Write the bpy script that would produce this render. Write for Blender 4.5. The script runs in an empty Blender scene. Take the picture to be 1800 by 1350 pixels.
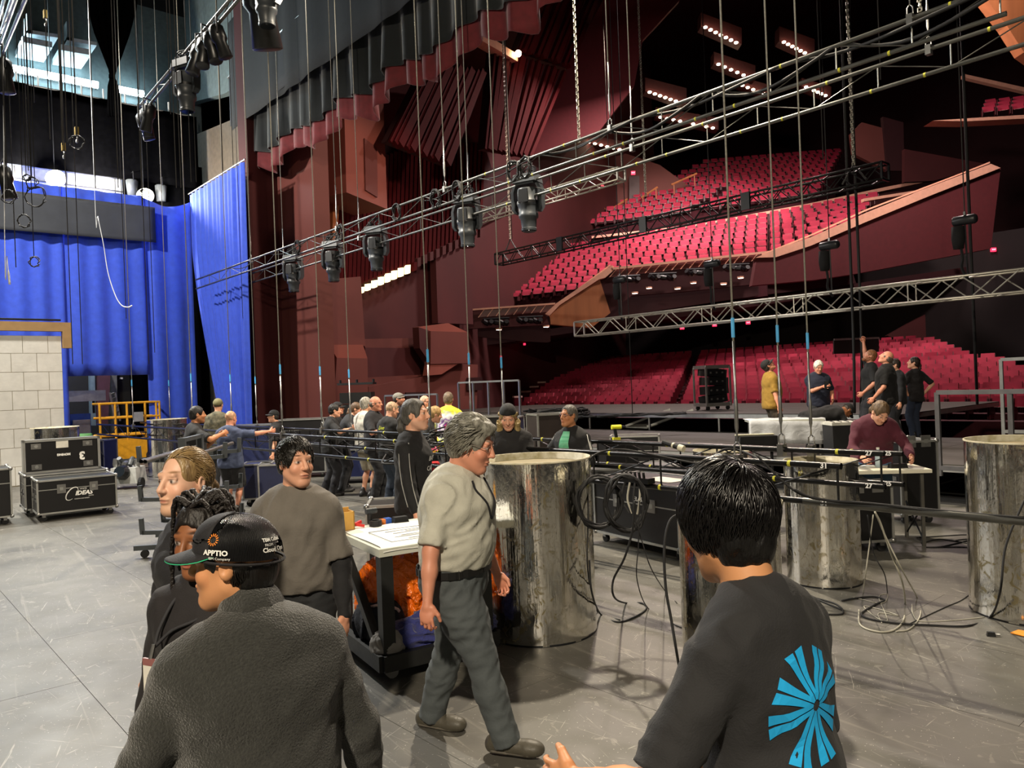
import bpy, bmesh, math, random
import numpy as np
from mathutils import Vector, Matrix, Euler
from mathutils.bvhtree import BVHTree
random.seed(7); np.random.seed(7)
SC = bpy.context.scene
COL = SC.collection
PI = math.pi
# ------------------------------------------------------------------ camera
# world axes follow the stage: +Y to the auditorium, -X to the far wing, Z up, metres; floor sheets are 4 x 8 ft
CAM_H, YAW, ROLL, FPX = 2.03, math.radians(48.8), math.radians(2.2), 1350.0
cam = bpy.data.cameras.new('camera'); camo = bpy.data.objects.new('camera', cam); COL.objects.link(camo)
cam.sensor_width = 36; cam.lens = FPX / 1800 * 36; cam.clip_end = 200; cam.clip_start = 0.05
camo.matrix_world = Matrix.Translation((0, 0, CAM_H)) @ Matrix.Rotation(YAW, 4, 'Z') @ Matrix.Rotation(PI / 2, 4, 'X') @ Matrix.Rotation(-ROLL, 4, 'Z')
SC.camera = camo
# ------------------------------------------------------------------ world, exposure
W = bpy.data.worlds.new('world'); SC.world = W; W.use_nodes = True
W.node_tree.nodes['Background'].inputs[0].default_value = (0.55, 0.6, 0.7, 1)
W.node_tree.nodes['Background'].inputs[1].default_value = 0.01
vs = SC.view_settings; vs.view_transform = 'Standard'; vs.look = 'None'; vs.gamma = 1; vs.use_curve_mapping = False
vs.exposure = 0.7
SC.cycles.use_denoising = True
SC.cycles.max_bounces = 6; SC.cycles.diffuse_bounces = 3; SC.cycles.glossy_bounces = 4; SC.cycles.sample_clamp_indirect = 4
# ------------------------------------------------------------------ large lamps (work lights in the flies, house lights over the seats)
def lamp(name, typ, loc, target, power, color, size=0.4, angle=None, blend=0.4):
    l = bpy.data.lights.new(name, typ); l.energy = power; l.color = color
    if typ == 'AREA': l.shape = 'DISK'; l.size = size
    else: l.shadow_soft_size = size
    if typ == 'SPOT': l.spot_size = math.radians(angle); l.spot_blend = blend
    o = bpy.data.objects.new(name, l); COL.objects.link(o); o.location = loc
    o.rotation_euler = (Vector(target) - Vector(loc)).to_track_quat('-Z', 'Y').to_euler()
    return o
WARM = (1, .86, .66); NEUT = (1, .94, .84); COOL = (.72, .87, 1)
lamp('work_light_lamp', 'SPOT', (-16, 3.2, 10.8), (-10, 2.6, 0), 4600, NEUT, .2, 125)
lamp('work_light_lamp', 'SPOT', (3.5, -5.5, 9.0), (-4.5, 3.5, .8), 4200, WARM, .25, 110)
lamp('work_light_lamp', 'SPOT', (-20, -1, 11.2), (-22, 4, 1), 4600, NEUT, .25, 130)
lamp('work_light_lamp', 'SPOT', (-8.0, 8.9, 9.8), (-5.5, 5.0, 0), 3600, WARM, .16, 135)
lamp('house_light_lamp', 'AREA', (-22, 28, 17), (-20, 31, 1), 1700, (1, .8, .74), 2.0)
lamp('house_light_lamp', 'AREA', (-10, 27, 17), (-13, 31, 1), 1300, (1, .8, .74), 2.0)
lamp('house_light_lamp', 'SPOT', (-17, 29, 17), (-30, 42, 8.5), 6500, (1, .8, .74), .8, 48)
lamp('proscenium_light_lamp', 'SPOT', (-12, 14.5, 11), (-25.5, 12, 3), 1400, (1, .74, .58), .3, 70)
# ------------------------------------------------------------------ photo geometry helpers: a viewing ray met with a real plane
_F = Vector((-math.sin(YAW), math.cos(YAW), 0)); _R = Vector((math.cos(YAW), math.sin(YAW), 0)); _U = Vector((0, 0, 1))
_C = Vector((0, 0, CAM_H))
def ray(u, v):
    a, b = u - 900, v - 675; c, s = math.cos(ROLL), math.sin(ROLL)
    return _F + _R * ((a * c - b * s) / FPX) - _U * ((a * s + b * c) / FPX)
def atD(u, v, D): return _C + ray(u, v) * D
def atX(u, v, X): r = ray(u, v); return _C + r * (X / r.x)
def atY(u, v, Y): r = ray(u, v); return _C + r * (Y / r.y)
def atZ(u, v, Z): r = ray(u, v); return _C + r * ((Z - CAM_H) / r.z)
def atV(u, v, p, q):
    n = Vector((q[1] - p[1], p[0] - q[0], 0)); r = ray(u, v); return _C + r * (n.dot(Vector((p[0], p[1], 0)) - Vector((0, 0, 0))) / n.dot(r))
def aim(D, u=None):
    "azimuth of the camera's forward axis as a z rotation"
    return YAW
# ------------------------------------------------------------------ materials
def folds(m, scale=9., strength=.5, dist=.03):
    "soft cloth folds as fine relief on top of the modelled shape"
    nt = m.node_tree; N = nt.nodes; L = nt.links; b = N['Principled BSDF']; tc = N.new('ShaderNodeTexCoord')
    nz = N.new('ShaderNodeTexNoise'); nz.inputs['Scale'].default_value = scale; nz.inputs['Detail'].default_value = 3; nz.inputs['Distortion'].default_value = 1.6; L.new(tc.outputs['Object'], nz.inputs['Vector'])
    bp = N.new('ShaderNodeBump'); bp.inputs['Strength'].default_value = strength; bp.inputs['Distance'].default_value = dist; L.new(nz.outputs['Fac'], bp.inputs['Height'])
    if b.inputs['Normal'].links: L.new(b.inputs['Normal'].links[0].from_socket, bp.inputs['Normal'])
    L.new(bp.outputs['Normal'], b.inputs['Normal']); return m
def lin(h):
    if not isinstance(h, str): return tuple(h)
    h = h.lstrip('#'); o = []
    for i in (0, 2, 4):
        c = int(h[i:i + 2], 16) / 255; o.append(c / 12.92 if c <= .04045 else ((c + .055) / 1.055) ** 2.4)
    return tuple(o)
MATS = {}
def M(name, col='#808080', rough=.6, metal=0., var=.18, scale=6., bump=0., bscale=60., col2=None, emit=0., spec=.5, stretch=None, attr=False, sheen=0.):
    if name in MATS: return MATS[name]
    m = bpy.data.materials.new(name); m.use_nodes = True; nt = m.node_tree; N = nt.nodes; L = nt.links
    b = N['Principled BSDF']; b.inputs['Roughness'].default_value = rough; b.inputs['Metallic'].default_value = metal
    b.inputs['Specular IOR Level'].default_value = spec
    if sheen: b.inputs['Sheen Weight'].default_value = sheen
    c = lin(col); tc = N.new('ShaderNodeTexCoord'); src = tc.outputs['Object']
    if stretch:
        mp = N.new('ShaderNodeMapping'); mp.inputs['Scale'].default_value = stretch; L.new(src, mp.inputs['Vector']); src = mp.outputs['Vector']
    nz = N.new('ShaderNodeTexNoise'); nz.inputs['Scale'].default_value = scale; nz.inputs['Detail'].default_value = 5; L.new(src, nz.inputs['Vector'])
    mx = N.new('ShaderNodeMix'); mx.data_type = 'RGBA'
    c2 = lin(col2) if col2 else tuple(x * (1 - var) for x in c); c1 = c if col2 else tuple(min(1, x * (1 + var)) for x in c)
    mx.inputs['A'].default_value = (*c1, 1); mx.inputs['B'].default_value = (*c2, 1)
    if attr:
        at = N.new('ShaderNodeAttribute'); at.attribute_name = 'Col'
        m2 = N.new('ShaderNodeMix'); m2.data_type = 'RGBA'; m2.blend_type = 'MULTIPLY'; m2.inputs['Factor'].default_value = 1
        mx.inputs['A'].default_value = (1 + var, 1 + var, 1 + var, 1); mx.inputs['B'].default_value = (1 - var,) * 3 + (1,)
        L.new(nz.outputs['Fac'], mx.inputs['Factor']); L.new(at.outputs['Color'], m2.inputs['A']); L.new(mx.outputs['Result'], m2.inputs['B'])
        L.new(m2.outputs['Result'], b.inputs['Base Color'])
    else:
        rm = N.new('ShaderNodeMapRange'); rm.inputs['From Min'].default_value = .3; rm.inputs['From Max'].default_value = .7
        L.new(nz.outputs['Fac'], rm.inputs['Value']); L.new(rm.outputs['Result'], mx.inputs['Factor']); L.new(mx.outputs['Result'], b.inputs['Base Color'])
    if bump:
        n2 = N.new('ShaderNodeTexNoise'); n2.inputs['Scale'].default_value = bscale; n2.inputs['Detail'].default_value = 4; L.new(src, n2.inputs['Vector'])
        bp = N.new('ShaderNodeBump'); bp.inputs['Strength'].default_value = bump; bp.inputs['Distance'].default_value = .01
        L.new(n2.outputs['Fac'], bp.inputs['Height']); L.new(bp.outputs['Normal'], b.inputs['Normal'])
    if emit:
        b.inputs['Emission Color'].default_value = (*c, 1); b.inputs['Emission Strength'].default_value = emit
    MATS[name] = m; return m
# ------------------------------------------------------------------ objects
_ON = 'zeroth first second third fourth fifth sixth seventh eighth ninth tenth eleventh twelfth thirteenth fourteenth fifteenth sixteenth seventeenth eighteenth nineteenth'.split()
def nth(k):
    if k < 20: return _ON[k]
    t = ('twent', 'thirt', 'fort', 'fift')[k // 10 - 2]; return t + 'ieth' if k % 10 == 0 else t + 'y-' + _ON[k % 10]
def tag(o, label=None, cat=None, group=None, kind=None):
    if label: o['label'] = label
    if cat: o['category'] = cat
    if group: o['group'] = group
    if kind: o['kind'] = kind
    return o
def thing(name, label, cat, loc=(0, 0, 0), rz=0, group=None, kind=None):
    o = bpy.data.objects.new(name, None); COL.objects.link(o); o.empty_display_size = .1
    o.location = loc; o.rotation_euler = (0, 0, rz); return tag(o, label, cat, group, kind)
def link(name, me, parent=None, mat=None):
    if mat and not me.materials: me.materials.append(mat)
    o = bpy.data.objects.new(name, me); COL.objects.link(o)
    if parent: o.parent = parent
    return o
def copy_tree(o, parent=None):
    c = o.copy(); COL.objects.link(c); c.parent = parent
    for ch in o.children: copy_tree(ch, c)
    return c
class MB:
    "collects shapes into one mesh"
    def __init__(s): s.v = []; s.f = []; s.off = Vector((0, 0, 0))
    def add(s, vs_, fs):
        n = len(s.v); s.v += [tuple(p) for p in vs_]; s.f += [tuple(i + n for i in f) for f in fs]; return s
    def box(s, c, d, rz=0, m=None, taper=1.0):
        pts = []
        for z in (-1, 1):
            k = taper if z > 0 else 1
            for x, y in ((-1, -1), (1, -1), (1, 1), (-1, 1)): pts.append(Vector((x * d[0] / 2 * k, y * d[1] / 2 * k, z * d[2] / 2)))
        if m: pts = [m @ p for p in pts]
        if rz: r = Matrix.Rotation(rz, 3, 'Z'); pts = [r @ p for p in pts]
        c = Vector(c)
        return s.add([p + c for p in pts], [(3, 2, 1, 0), (4, 5, 6, 7), (0, 1, 5, 4), (1, 2, 6, 5), (2, 3, 7, 6), (3, 0, 4, 7)])
    def bbox(s, a, b): return s.box([(a[i] + b[i]) / 2 for i in range(3)], [abs(b[i] - a[i]) for i in range(3)])
    def bar(s, p, q, w, h=None):
        "square bar between two points"
        return s.tube([p, q], (w / 2) * 1.414, 4, twist=PI / 4)
    def tube(s, pts, r, n=6, cap=True, twist=0.):
        pts = [Vector(p) for p in pts]; rs = r if isinstance(r, (list, tuple)) else [r] * len(pts)
        vs_, fs = [], []; prev = None
        for i, p in enumerate(pts):
            t = (pts[min(i + 1, len(pts) - 1)] - pts[max(i - 1, 0)])
            t = t.normalized() if t.length > 1e-9 else Vector((0, 0, 1))
            if prev is None:
                a = Vector((0, 0, 1)) if abs(t.z) < .9 else Vector((1, 0, 0)); x = t.cross(a).normalized()
            else:
                x = (prev - t * prev.dot(t)); x = x.normalized() if x.length > 1e-6 else t.orthogonal().normalized()
            prev = x; y = t.cross(x)
            for k in range(n):
                a = 2 * PI * k / n + twist; vs_.append(p + (x * math.cos(a) + y * math.sin(a)) * rs[i])
        for i in range(len(pts) - 1):
            for k in range(n): fs.append((i * n + k, i * n + (k + 1) % n, (i + 1) * n + (k + 1) % n, (i + 1) * n + k))
        if cap: fs.append(tuple(range(n - 1, -1, -1))); fs.append(tuple((len(pts) - 1) * n + k for k in range(n)))
        return s.add(vs_, fs)
    def lathe(s, prof, n=24, c=(0, 0, 0), m=None, cap=True):
        c = Vector(c); vs_, fs = [], []
        for r, z in prof:
            for k in range(n):
                a = 2 * PI * k / n; p = Vector((r * math.cos(a), r * math.sin(a), z)); vs_.append((m @ p if m else p) + c)
        for i in range(len(prof) - 1):
            for k in range(n): fs.append((i * n + k, i * n + (k + 1) % n, (i + 1) * n + (k + 1) % n, (i + 1) * n + k))
        if cap: fs.append(tuple(range(n - 1, -1, -1))); fs.append(tuple((len(prof) - 1) * n + k for k in range(n)))
        return s.add(vs_, fs)
    def prism(s, poly, d):
        "poly: 3d points; d: extrusion vector"
        n = len(poly); poly = [Vector(p) for p in poly]; d = Vector(d)
        return s.add(poly + [p + d for p in poly], [tuple(range(n)), tuple(range(2 * n - 1, n - 1, -1))] + [(i, i + n, (i + 1) % n + n, (i + 1) % n) for i in range(n)])
    def sphere(s, c, r, n=10, sc=(1, 1, 1)):
        prof = [(math.sin(PI * i / (n // 2 + 1)) * r, -math.cos(PI * i / (n // 2 + 1)) * r) for i in range(0, n // 2 + 2)]
        return s.lathe([(max(a, 1e-4), b) for a, b in prof], n, c, Matrix.Diagonal(Vector(sc)))
    def mesh(s, name='m', smooth=False):
        me = bpy.data.meshes.new(name); me.from_pydata(s.v, [], s.f)
        bm = bmesh.new(); bm.from_mesh(me); bmesh.ops.recalc_face_normals(bm, faces=bm.faces); bm.to_mesh(me); bm.free()
        if smooth: me.polygons.foreach_set('use_smooth', [True] * len(me.polygons))
        me.update(); return me
    def build(s, name, mat, parent=None, smooth=False, world=False):
        if world and parent:
            l = Vector(parent.location); s.v = [tuple(Vector(p) - l) for p in s.v]
        return link(name, s.mesh(name, smooth), parent, mat)
def auto_smooth(o, deg=35):
    me = o.data; me.polygons.foreach_set('use_smooth', [True] * len(me.polygons)); me.set_sharp_from_angle(angle=math.radians(deg)); return o
def catenary(p, q, sag, n=12):
    p, q = Vector(p), Vector(q); return [p.lerp(q, i / n) - Vector((0, 0, sag * 4 * (i / n) * (1 - i / n))) for i in range(n + 1)]
def smooth_path(pts, n=6):
    "Catmull-Rom through the points"
    P = [Vector(p) for p in pts]; P = [P[0] * 2 - P[1]] + P + [P[-1] * 2 - P[-2]]; out = []
    for i in range(1, len(P) - 2):
        for k in range(n):
            t = k / n; a, b, c, d = P[i - 1:i + 3]
            out.append(.5 * ((2 * b) + (c - a) * t + (2 * a - 5 * b + 4 * c - d) * t * t + (3 * b - a - 3 * c + d) * t ** 3))
    out.append(P[-2]); return out
def text_mesh(txt, size=.1, ext=.001, bold=0., align='CENTER', shear=0., space=1.):
    c = bpy.data.curves.new('t', 'FONT'); c.body = txt; c.size = size; c.extrude = ext; c.align_x = align; c.align_y = 'CENTER'; c.offset = bold; c.resolution_u = 2; c.shear = shear; c.space_character = space
    o = bpy.data.objects.new('t', c); COL.objects.link(o); dg = bpy.context.evaluated_depsgraph_get(); dg.update()
    me = bpy.data.meshes.new_from_object(o.evaluated_get(dg)); bpy.data.objects.remove(o); bpy.data.curves.remove(c); return me
def lettering(name, txt, size, loc, xdir, updir, mat, parent, ext=.001, bold=0., align='CENTER', shear=0., space=1.):
    me = text_mesh(txt, size, ext, bold, align, shear, space); o = link(name, me, parent, None); me.materials.clear(); me.materials.append(mat)
    x = Vector(xdir).normalized(); y = Vector(updir).normalized(); z = x.cross(y)
    m = Matrix((x, y, z)).transposed().to_4x4(); m.translation = Vector(loc)
    if parent and parent.location.length > 0: m = Matrix.Translation(-Vector(parent.location)) @ m
    o.matrix_local = m; return o
def slab(name, poly, plane, thick, mat, parent=None, kind='structure', label=None, cat=None, away=None):
    "a flat piece whose outline lies in a real plane; thickness goes away from the viewer"
    P = [plane(u, v) for u, v in poly]
    n = (P[1] - P[0]).cross(P[2] - P[0]).normalized()
    c = sum(P, Vector()) / len(P) - _C
    if n.dot(c) < 0: n = -n
    mb = MB().prism(P, n * thick); o = mb.build(name, mat, parent)
    if not parent: tag(o, label, cat, None, kind)
    return o
BLACKP = M('black_powder_coat', '#15161a', .45, .2, bump=.1)
STEEL = M('brushed_steel', '#9a9a98', .35, .9, bump=.1)
ALU = M('aluminium', '#b8b9b6', .38, .85, var=.1, bump=.08)
RUBBER = M('black_rubber', '#141416', .7)
# ================================================================== STRUCTURE: stage house
STAGE_Y = 12.5
def floor_material():
    m = M('stage_floor_sheet', '#5c5a54', .42, 0, .25, 1.2, bump=.06, bscale=25)
    nt = m.node_tree; N = nt.nodes; L = nt.links; b = N['Principled BSDF']
    tc = N.new('ShaderNodeTexCoord'); geo = N.new('ShaderNodeNewGeometry')
    base = [n for n in N if n.type == 'MIX'][0]
    last = base.outputs['Result']
    def layer(scale_vec, rot, thr, colr, fac, det=2, wdist=0., soft=.025):
        nonlocal last
        m0 = N.new('ShaderNodeMapping'); m0.inputs['Rotation'].default_value = (0, 0, rot); L.new(geo.outputs['Position'], m0.inputs['Vector'])
        mp = N.new('ShaderNodeMapping'); mp.inputs['Scale'].default_value = scale_vec; L.new(m0.outputs['Vector'], mp.inputs['Vector'])
        nz = N.new('ShaderNodeTexNoise'); nz.inputs['Scale'].default_value = 1; nz.inputs['Detail'].default_value = det; nz.inputs['Distortion'].default_value = wdist
        L.new(mp.outputs['Vector'], nz.inputs['Vector'])
        rm = N.new('ShaderNodeMapRange'); rm.inputs['From Min'].default_value = thr; rm.inputs['From Max'].default_value = thr + soft
        rm.inputs['To Max'].default_value = fac; L.new(nz.outputs['Fac'], rm.inputs['Value'])
        mx = N.new('ShaderNodeMix'); mx.data_type = 'RGBA'; mx.inputs['B'].default_value = (*lin(colr), 1)
        L.new(rm.outputs['Result'], mx.inputs['Factor']); L.new(last, mx.inputs['A']); last = mx.outputs['Result']
        return nz
    layer((1.1, 1.3, 1), 0, .54, '#3d3b37', .55, 6, 0, .08); layer((.25, .3, 1), 0, .5, '#4a4843', .5, 3, 0, .1)
    layer((.5, 14, 1), .12, .62, '#8d8a80', .3, 3, .6, .06)
    for a, k, th in ((.35, 26, .70), (-.6, 40, .71), (1.1, 34, .71), (2.2, 55, .72), (1.6, 48, .715), (-.1, 60, .71), (2.8, 30, .715)): layer((1.6, k, 1), a, th, '#bdbaae', .4, 3, 1.5)
    layer((70, 70, 1), 0, .73, '#cfccc2', .7, 1); layer((9, 11, 1), 0, .64, '#8f8c82', .35, 5, 1.)
    L.new(last, b.inputs['Base Color'])
    rn = N.new('ShaderNodeTexNoise'); rn.inputs['Scale'].default_value = 3; rn.inputs['Detail'].default_value = 6; L.new(geo.outputs['Position'], rn.inputs['Vector'])
    rr = N.new('ShaderNodeMapRange'); rr.inputs['To Min'].default_value = .36; rr.inputs['To Max'].default_value = .62; L.new(rn.outputs['Fac'], rr.inputs['Value']); L.new(rr.outputs['Result'], b.inputs['Roughness'])
    return m
FLOORM = floor_material()
fl = MB().bbox((-34, -12, -.3), (12, STAGE_Y, -.006)).build('floor', M('floor_underlay', '#1c1b1a', .8))
tag(fl, 'dark grey stage floor of scuffed hardboard sheets', 'floor', kind='structure')
pm = MB().bbox((-1.2185, -.6105, -.0055), (1.2185, .6105, 0)).mesh('sheet'); pm.materials.append(FLOORM)
rows_y = [1.25 + 1.225 * k for k in range(-5, 9)]
for k, y0 in enumerate(rows_y):
    xs = -7.55 if k % 2 else -6.3
    for j in range(-8, 5):
        x = xs + 1.2195 + j * 2.44
        if x < -27.5 or x > 6 or (x > 1 and y0 < -1): continue
        h = min(y0 + 1.225, STAGE_Y) - y0
        o = link('sheet', pm, fl); o.location = (x, y0 + h / 2, random.uniform(-.0006, .0006)); o.scale = (1, h / 1.225, 1)
GREYTEAL = M('grey_teal_wall_paint', '#5d6a6c', .7, bump=.1, bscale=8)
DARKW = M('dark_stage_wall_paint', '#0f1012', .85)
def wall(name, a, b, mat, label):
    return tag(MB().bbox(a, b).build(name, mat), label, 'wall', kind='structure')
wall('wall_side', (-31.4, -12, 0), (-31, 11.2, 17), GREYTEAL, 'grey side wall of the stage house')
wall('wall_side_unlit', (-31.4, -12, 17), (-31, 11.2, 24), DARKW, 'upper side wall of the stage house, its lack of light painted black')  # dark paint stands in for light falling off above the strip lights
wall('wall_back', (-34, -12.4, 0), (12, -12, 24), M('grey_back_wall_paint', '#8f8d86', .8), 'grey back wall of the stage house')
wall('wall_near', (12, -12, 0), (12.4, 12, 24), M('grey_back_wall_paint'), 'grey near side wall of the stage house')
tag(MB().bbox((-34, -12, 24), (12.4, 11.4, 24.3)).build('ceiling', DARKW), 'dark gridiron ceiling above the stage', 'ceiling', kind='structure')
# proscenium wall above the opening, seen from behind
PY = 10.7
slab('wall_proscenium', [(308, -60), (308, 188), (352, 176), (396, 164), (640, 0), (760, -90)], lambda u, v: atY(u, v, PY), .3, GREYTEAL, label='grey-green back of the proscenium wall above the drapes', cat='wall')
wall('wall_proscenium_header', (-31, 10.9, 15.0), (12, 11.2, 24), DARKW, 'dark proscenium header wall')
wall('wall_proscenium_side', (-2.0, 10.8, 0), (12, 11.1, 15), DARKW, 'dark near side of the proscenium')
# ------------------------------------------------------------------ drapes
def drape(name, p0, p1, z0, z1, mat, parent=None, amp=.09, wl=.42, seed=0, nz=14, edge=None, hem=None, top=None, flare=1.0):
    "pleated cloth from p0 to p1 (xy); edge(t,k) -> shift along the run, hem(t)-> z offset"
    rnd = random.Random(seed); p0 = Vector((*p0, 0)); p1 = Vector((*p1, 0)); d = p1 - p0; L_ = d.length; d.normalize(); n = Vector((-d.y, d.x, 0))
    nc = max(8, int(L_ / wl * 7)); ph = [rnd.uniform(0, 6.28) for _ in range(6)]
    vs_, fs = [], []
    for j in range(nz + 1):
        k = j / nz
        for i in range(nc + 1):
            t = i / nc; s = t * L_
            w = math.sin(2 * PI * s / wl + 1.2 * math.sin(s * 1.1 + ph[0]) + .4 * (1 - k) * math.sin(s * 2.3 + ph[1])) + .5 * math.sin(2 * PI * s / (wl * 2.7) + ph[2])
            a = amp * (.55 + .45 * (1 - k) * flare) * (1 + .3 * math.sin(s * .9 + ph[3]))
            ss = s + (edge(t, k) if edge else 0)
            zz0 = z0 + (hem(t) if hem else 0); zz1 = z1 + (top(t) if top else 0)
            p = p0 + d * ss + n * (w * a); vs_.append((p.x, p.y, zz0 + (zz1 - zz0) * k))
    for j in range(nz):
        for i in range(nc): a = j * (nc + 1) + i; fs.append((a, a + 1, a + nc + 2, a + nc + 1))
    mb = MB(); mb.v = vs_; mb.f = fs
    o = mb.build(name, mat, parent, smooth=True)
    so = o.modifiers.new('s', 'SOLIDIFY'); so.thickness = .012
    return o
BLUE = M('blue_serge_cloth', '#2e4ec6', .8, var=.1, bump=.15, bscale=160, sheen=.2)
BLACKC = M('black_duvetyne_cloth', '#060607', 1., var=.2, spec=0)
GREYC = M('charcoal_border_cloth', '#3a3d42', .9, var=.12, scale=2)
SX = -27.0
t = thing('side_curtain', 'royal blue pleated side curtain with a doorway cut out of its hem', 'curtain', (SX, 5, 0))
for nm, a, b, z0 in (('curtain_panel', (0, -9.5), (0, .35), .02), ('curtain_panel', (0, .35), (0, 2.7), 2.8), ('curtain_panel', (0, 2.7), (0, 4.25), .02)):
    drape(nm, a, b, z0, 8.7, BLUE, t, .085, .62, seed=int(z0 * 10) + 3, top=(lambda q: -.25 * math.sin(q * PI)) if a[1] > 2 else None)
t = thing('leg_curtain', 'royal blue leg curtain hanging from a slanted-looking pipe beside the brown proscenium', 'curtain', (-27, 9.25, 0))
drape('cloth', (0, 0), (4.7, 0), .03, 8.95, BLUE, t, .08, .36, seed=11, nz=26,
      edge=lambda q, k: (1 - q) * 2.6 * max(0, 1 - k * 1.25) ** 1.35 - q * .25 * (1 - k))
MB().tube([(-.1, 0, 9.0), (4.8, 0, 9.0)], .025, 8).build('pipe', STEEL, t)
t = thing('masking_border', 'charcoal cloth border hung in front of the blue curtain', 'border', (SX + .35, 4, 0))
b0 = atX(0, 336, SX + .35); b1 = atX(272, 364, SX + .35); c0 = atX(0, 404, SX + .35); c1 = atX(273, 425, SX + .35)
zt = (b0.z + b1.z) / 2; zb = (c0.z + c1.z) / 2
drape('cloth', (0, -11), (0, b1.y - 4), zb, zt, GREYC, t, .018, 1.7, seed=5, nz=10)
MB().tube([(0, -11, zt), (0, b1.y - 4, zt)], .024, 8).build('pipe', STEEL, t)
t = thing('black_masking_drape', 'wide black masking drape below the fluorescent strip lights', 'drape', (-28.6, 2, 9.5))
z0, z1 = atX(200, 312, -28.6).z - 9.5, atX(200, 178, -28.6).z - 9.5
drape('cloth', (0, -9), (0, atX(346, 250, -28.6).y - 2), z0, z1, BLACKC, t, .05, 1.1, seed=8, nz=8, flare=.3)
MB().tube([(0, -9, z1), (0, atX(346, 250, -28.6).y - 2, z1)], .024, 8).build('pipe', STEEL, t)
for k in range(9):
    y = atX(30 + k * 38, 180, -28.6).y - 2; MB().tube([(0, y, z1), (0, y, z1 + .35)], .03, 5).build('tie', M('white_tie_cotton', '#b9bcbc', .8), t)
t = thing('gap_darkening_drape', 'black drape added to darken the gap between the blue curtains', 'drape', (-28.8, 8.6, 0)); drape('cloth', (0, -1.0), (0, 1.75), .02, 10.5, BLACKC, t, .04, .5, seed=9, nz=8)  # added black cloth so the gap beside the leg curtain reads dark
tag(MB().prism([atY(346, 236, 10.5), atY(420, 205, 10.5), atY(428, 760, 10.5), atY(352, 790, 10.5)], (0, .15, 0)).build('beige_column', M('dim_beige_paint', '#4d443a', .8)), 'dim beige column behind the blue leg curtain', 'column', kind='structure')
# pinched black cloth hanging from the flies
o = thing('gathered_drape', 'black drape tied to a point in front of the strip lights', 'drape', atD(200, 140, 21))
wid = [(-.05, 150, 238), (.35, 152, 236), (.6, 165, 225), (.8, 180, 213), (.93, 190, 204), (1.0, 193, 201), (1.08, 189, 207), (1.3, 188, 213), (1.36, 189, 214)]
vs_, fs = [], []
for q, (k, ul, ur) in enumerate(wid):
    v = -60 + (135 + 60) * k
    for i in range(17):
        u = ul + (ur - ul) * i / 16; p = atD(u, v, 21) - o.location; p += _F * (.12 * math.sin(i * 2.1) * (ur - ul) / 60)
        vs_.append(tuple(p))
for q in range(len(wid) - 1):
    for i in range(16): a = q * 17 + i; fs.append((a, a + 1, a + 18, a + 17))
mb = MB(); mb.v = vs_; mb.f = fs; c = mb.build('cloth', BLACKC, o, smooth=True); c.modifiers.new('s', 'SOLIDIFY').thickness = .015
p = atD(197, 135, 20.97) - o.location; MB().tube([p + Vector((0, 0, .05)), p - Vector((0, 0, .05))], .085, 8).build('tie', BLACKC, o)
# ------------------------------------------------------------------ grand valance: plain header band, pleated black drape with red lining
VAL = thing('grand_valance', 'black pleated valance with a dark red lining and slate header', 'valance', (-26, 10.2, 9))
zh = atY(660, 183, 10.2).z; zband = atY(730, 5, 10.2).z
VX0, VX1 = atY(428, 290, 10.2).x, 3.0
HEAD = M('slate_header_cloth', '#171a22', .85, var=.12, scale=1.5); VBL = M('black_velour', '#11171a', .9, sheen=.3); VRED = M('red_lining_velour', '#65181f', .8, sheen=.2)
drape('header_cloth', (VX0 + 26 - .3, -.25), (VX1 + 26, -.25), zband - 9, zband - 9 + 1.65, HEAD, VAL, .03, 2.2, seed=2, nz=4)
drape('pleated_cloth', (VX0 + 26, 0), (VX1 + 26, 0), zh - 9 + .55, zband - 9 + .3, VBL, VAL, .13, .75, seed=4, nz=8, hem=lambda q: .1 * math.sin(q * 61))
drape('red_lining', (VX0 + 26, .1), (VX1 + 26, .1), zh - 9, zband - 9, VRED, VAL, .14, .75, seed=4, nz=8, hem=lambda q: .16 * math.sin(q * 61) + .06 * math.sin(q * 173))
MB().tube([(VX0 + 25.6, -.25, zband - 9 + 1.65), (VX1 + 26, -.25, zband - 9 + 1.65)], .04, 8).build('pipe', STEEL, VAL)
# second dark border between the wall and the header
o = thing('slate_border', 'plain slate border hanging above the pleated valance', 'border', (-26, 9.9, 12))
z0 = atY(640, 62, 9.9).z - 12
drape('cloth', (atY(405, 190, 9.9).x + 26, 0), (28, 0), z0, z0 + 3.5, M('slate_border_cloth', '#14171c', .9), o, .03, 1.6, seed=3, nz=5)
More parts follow.
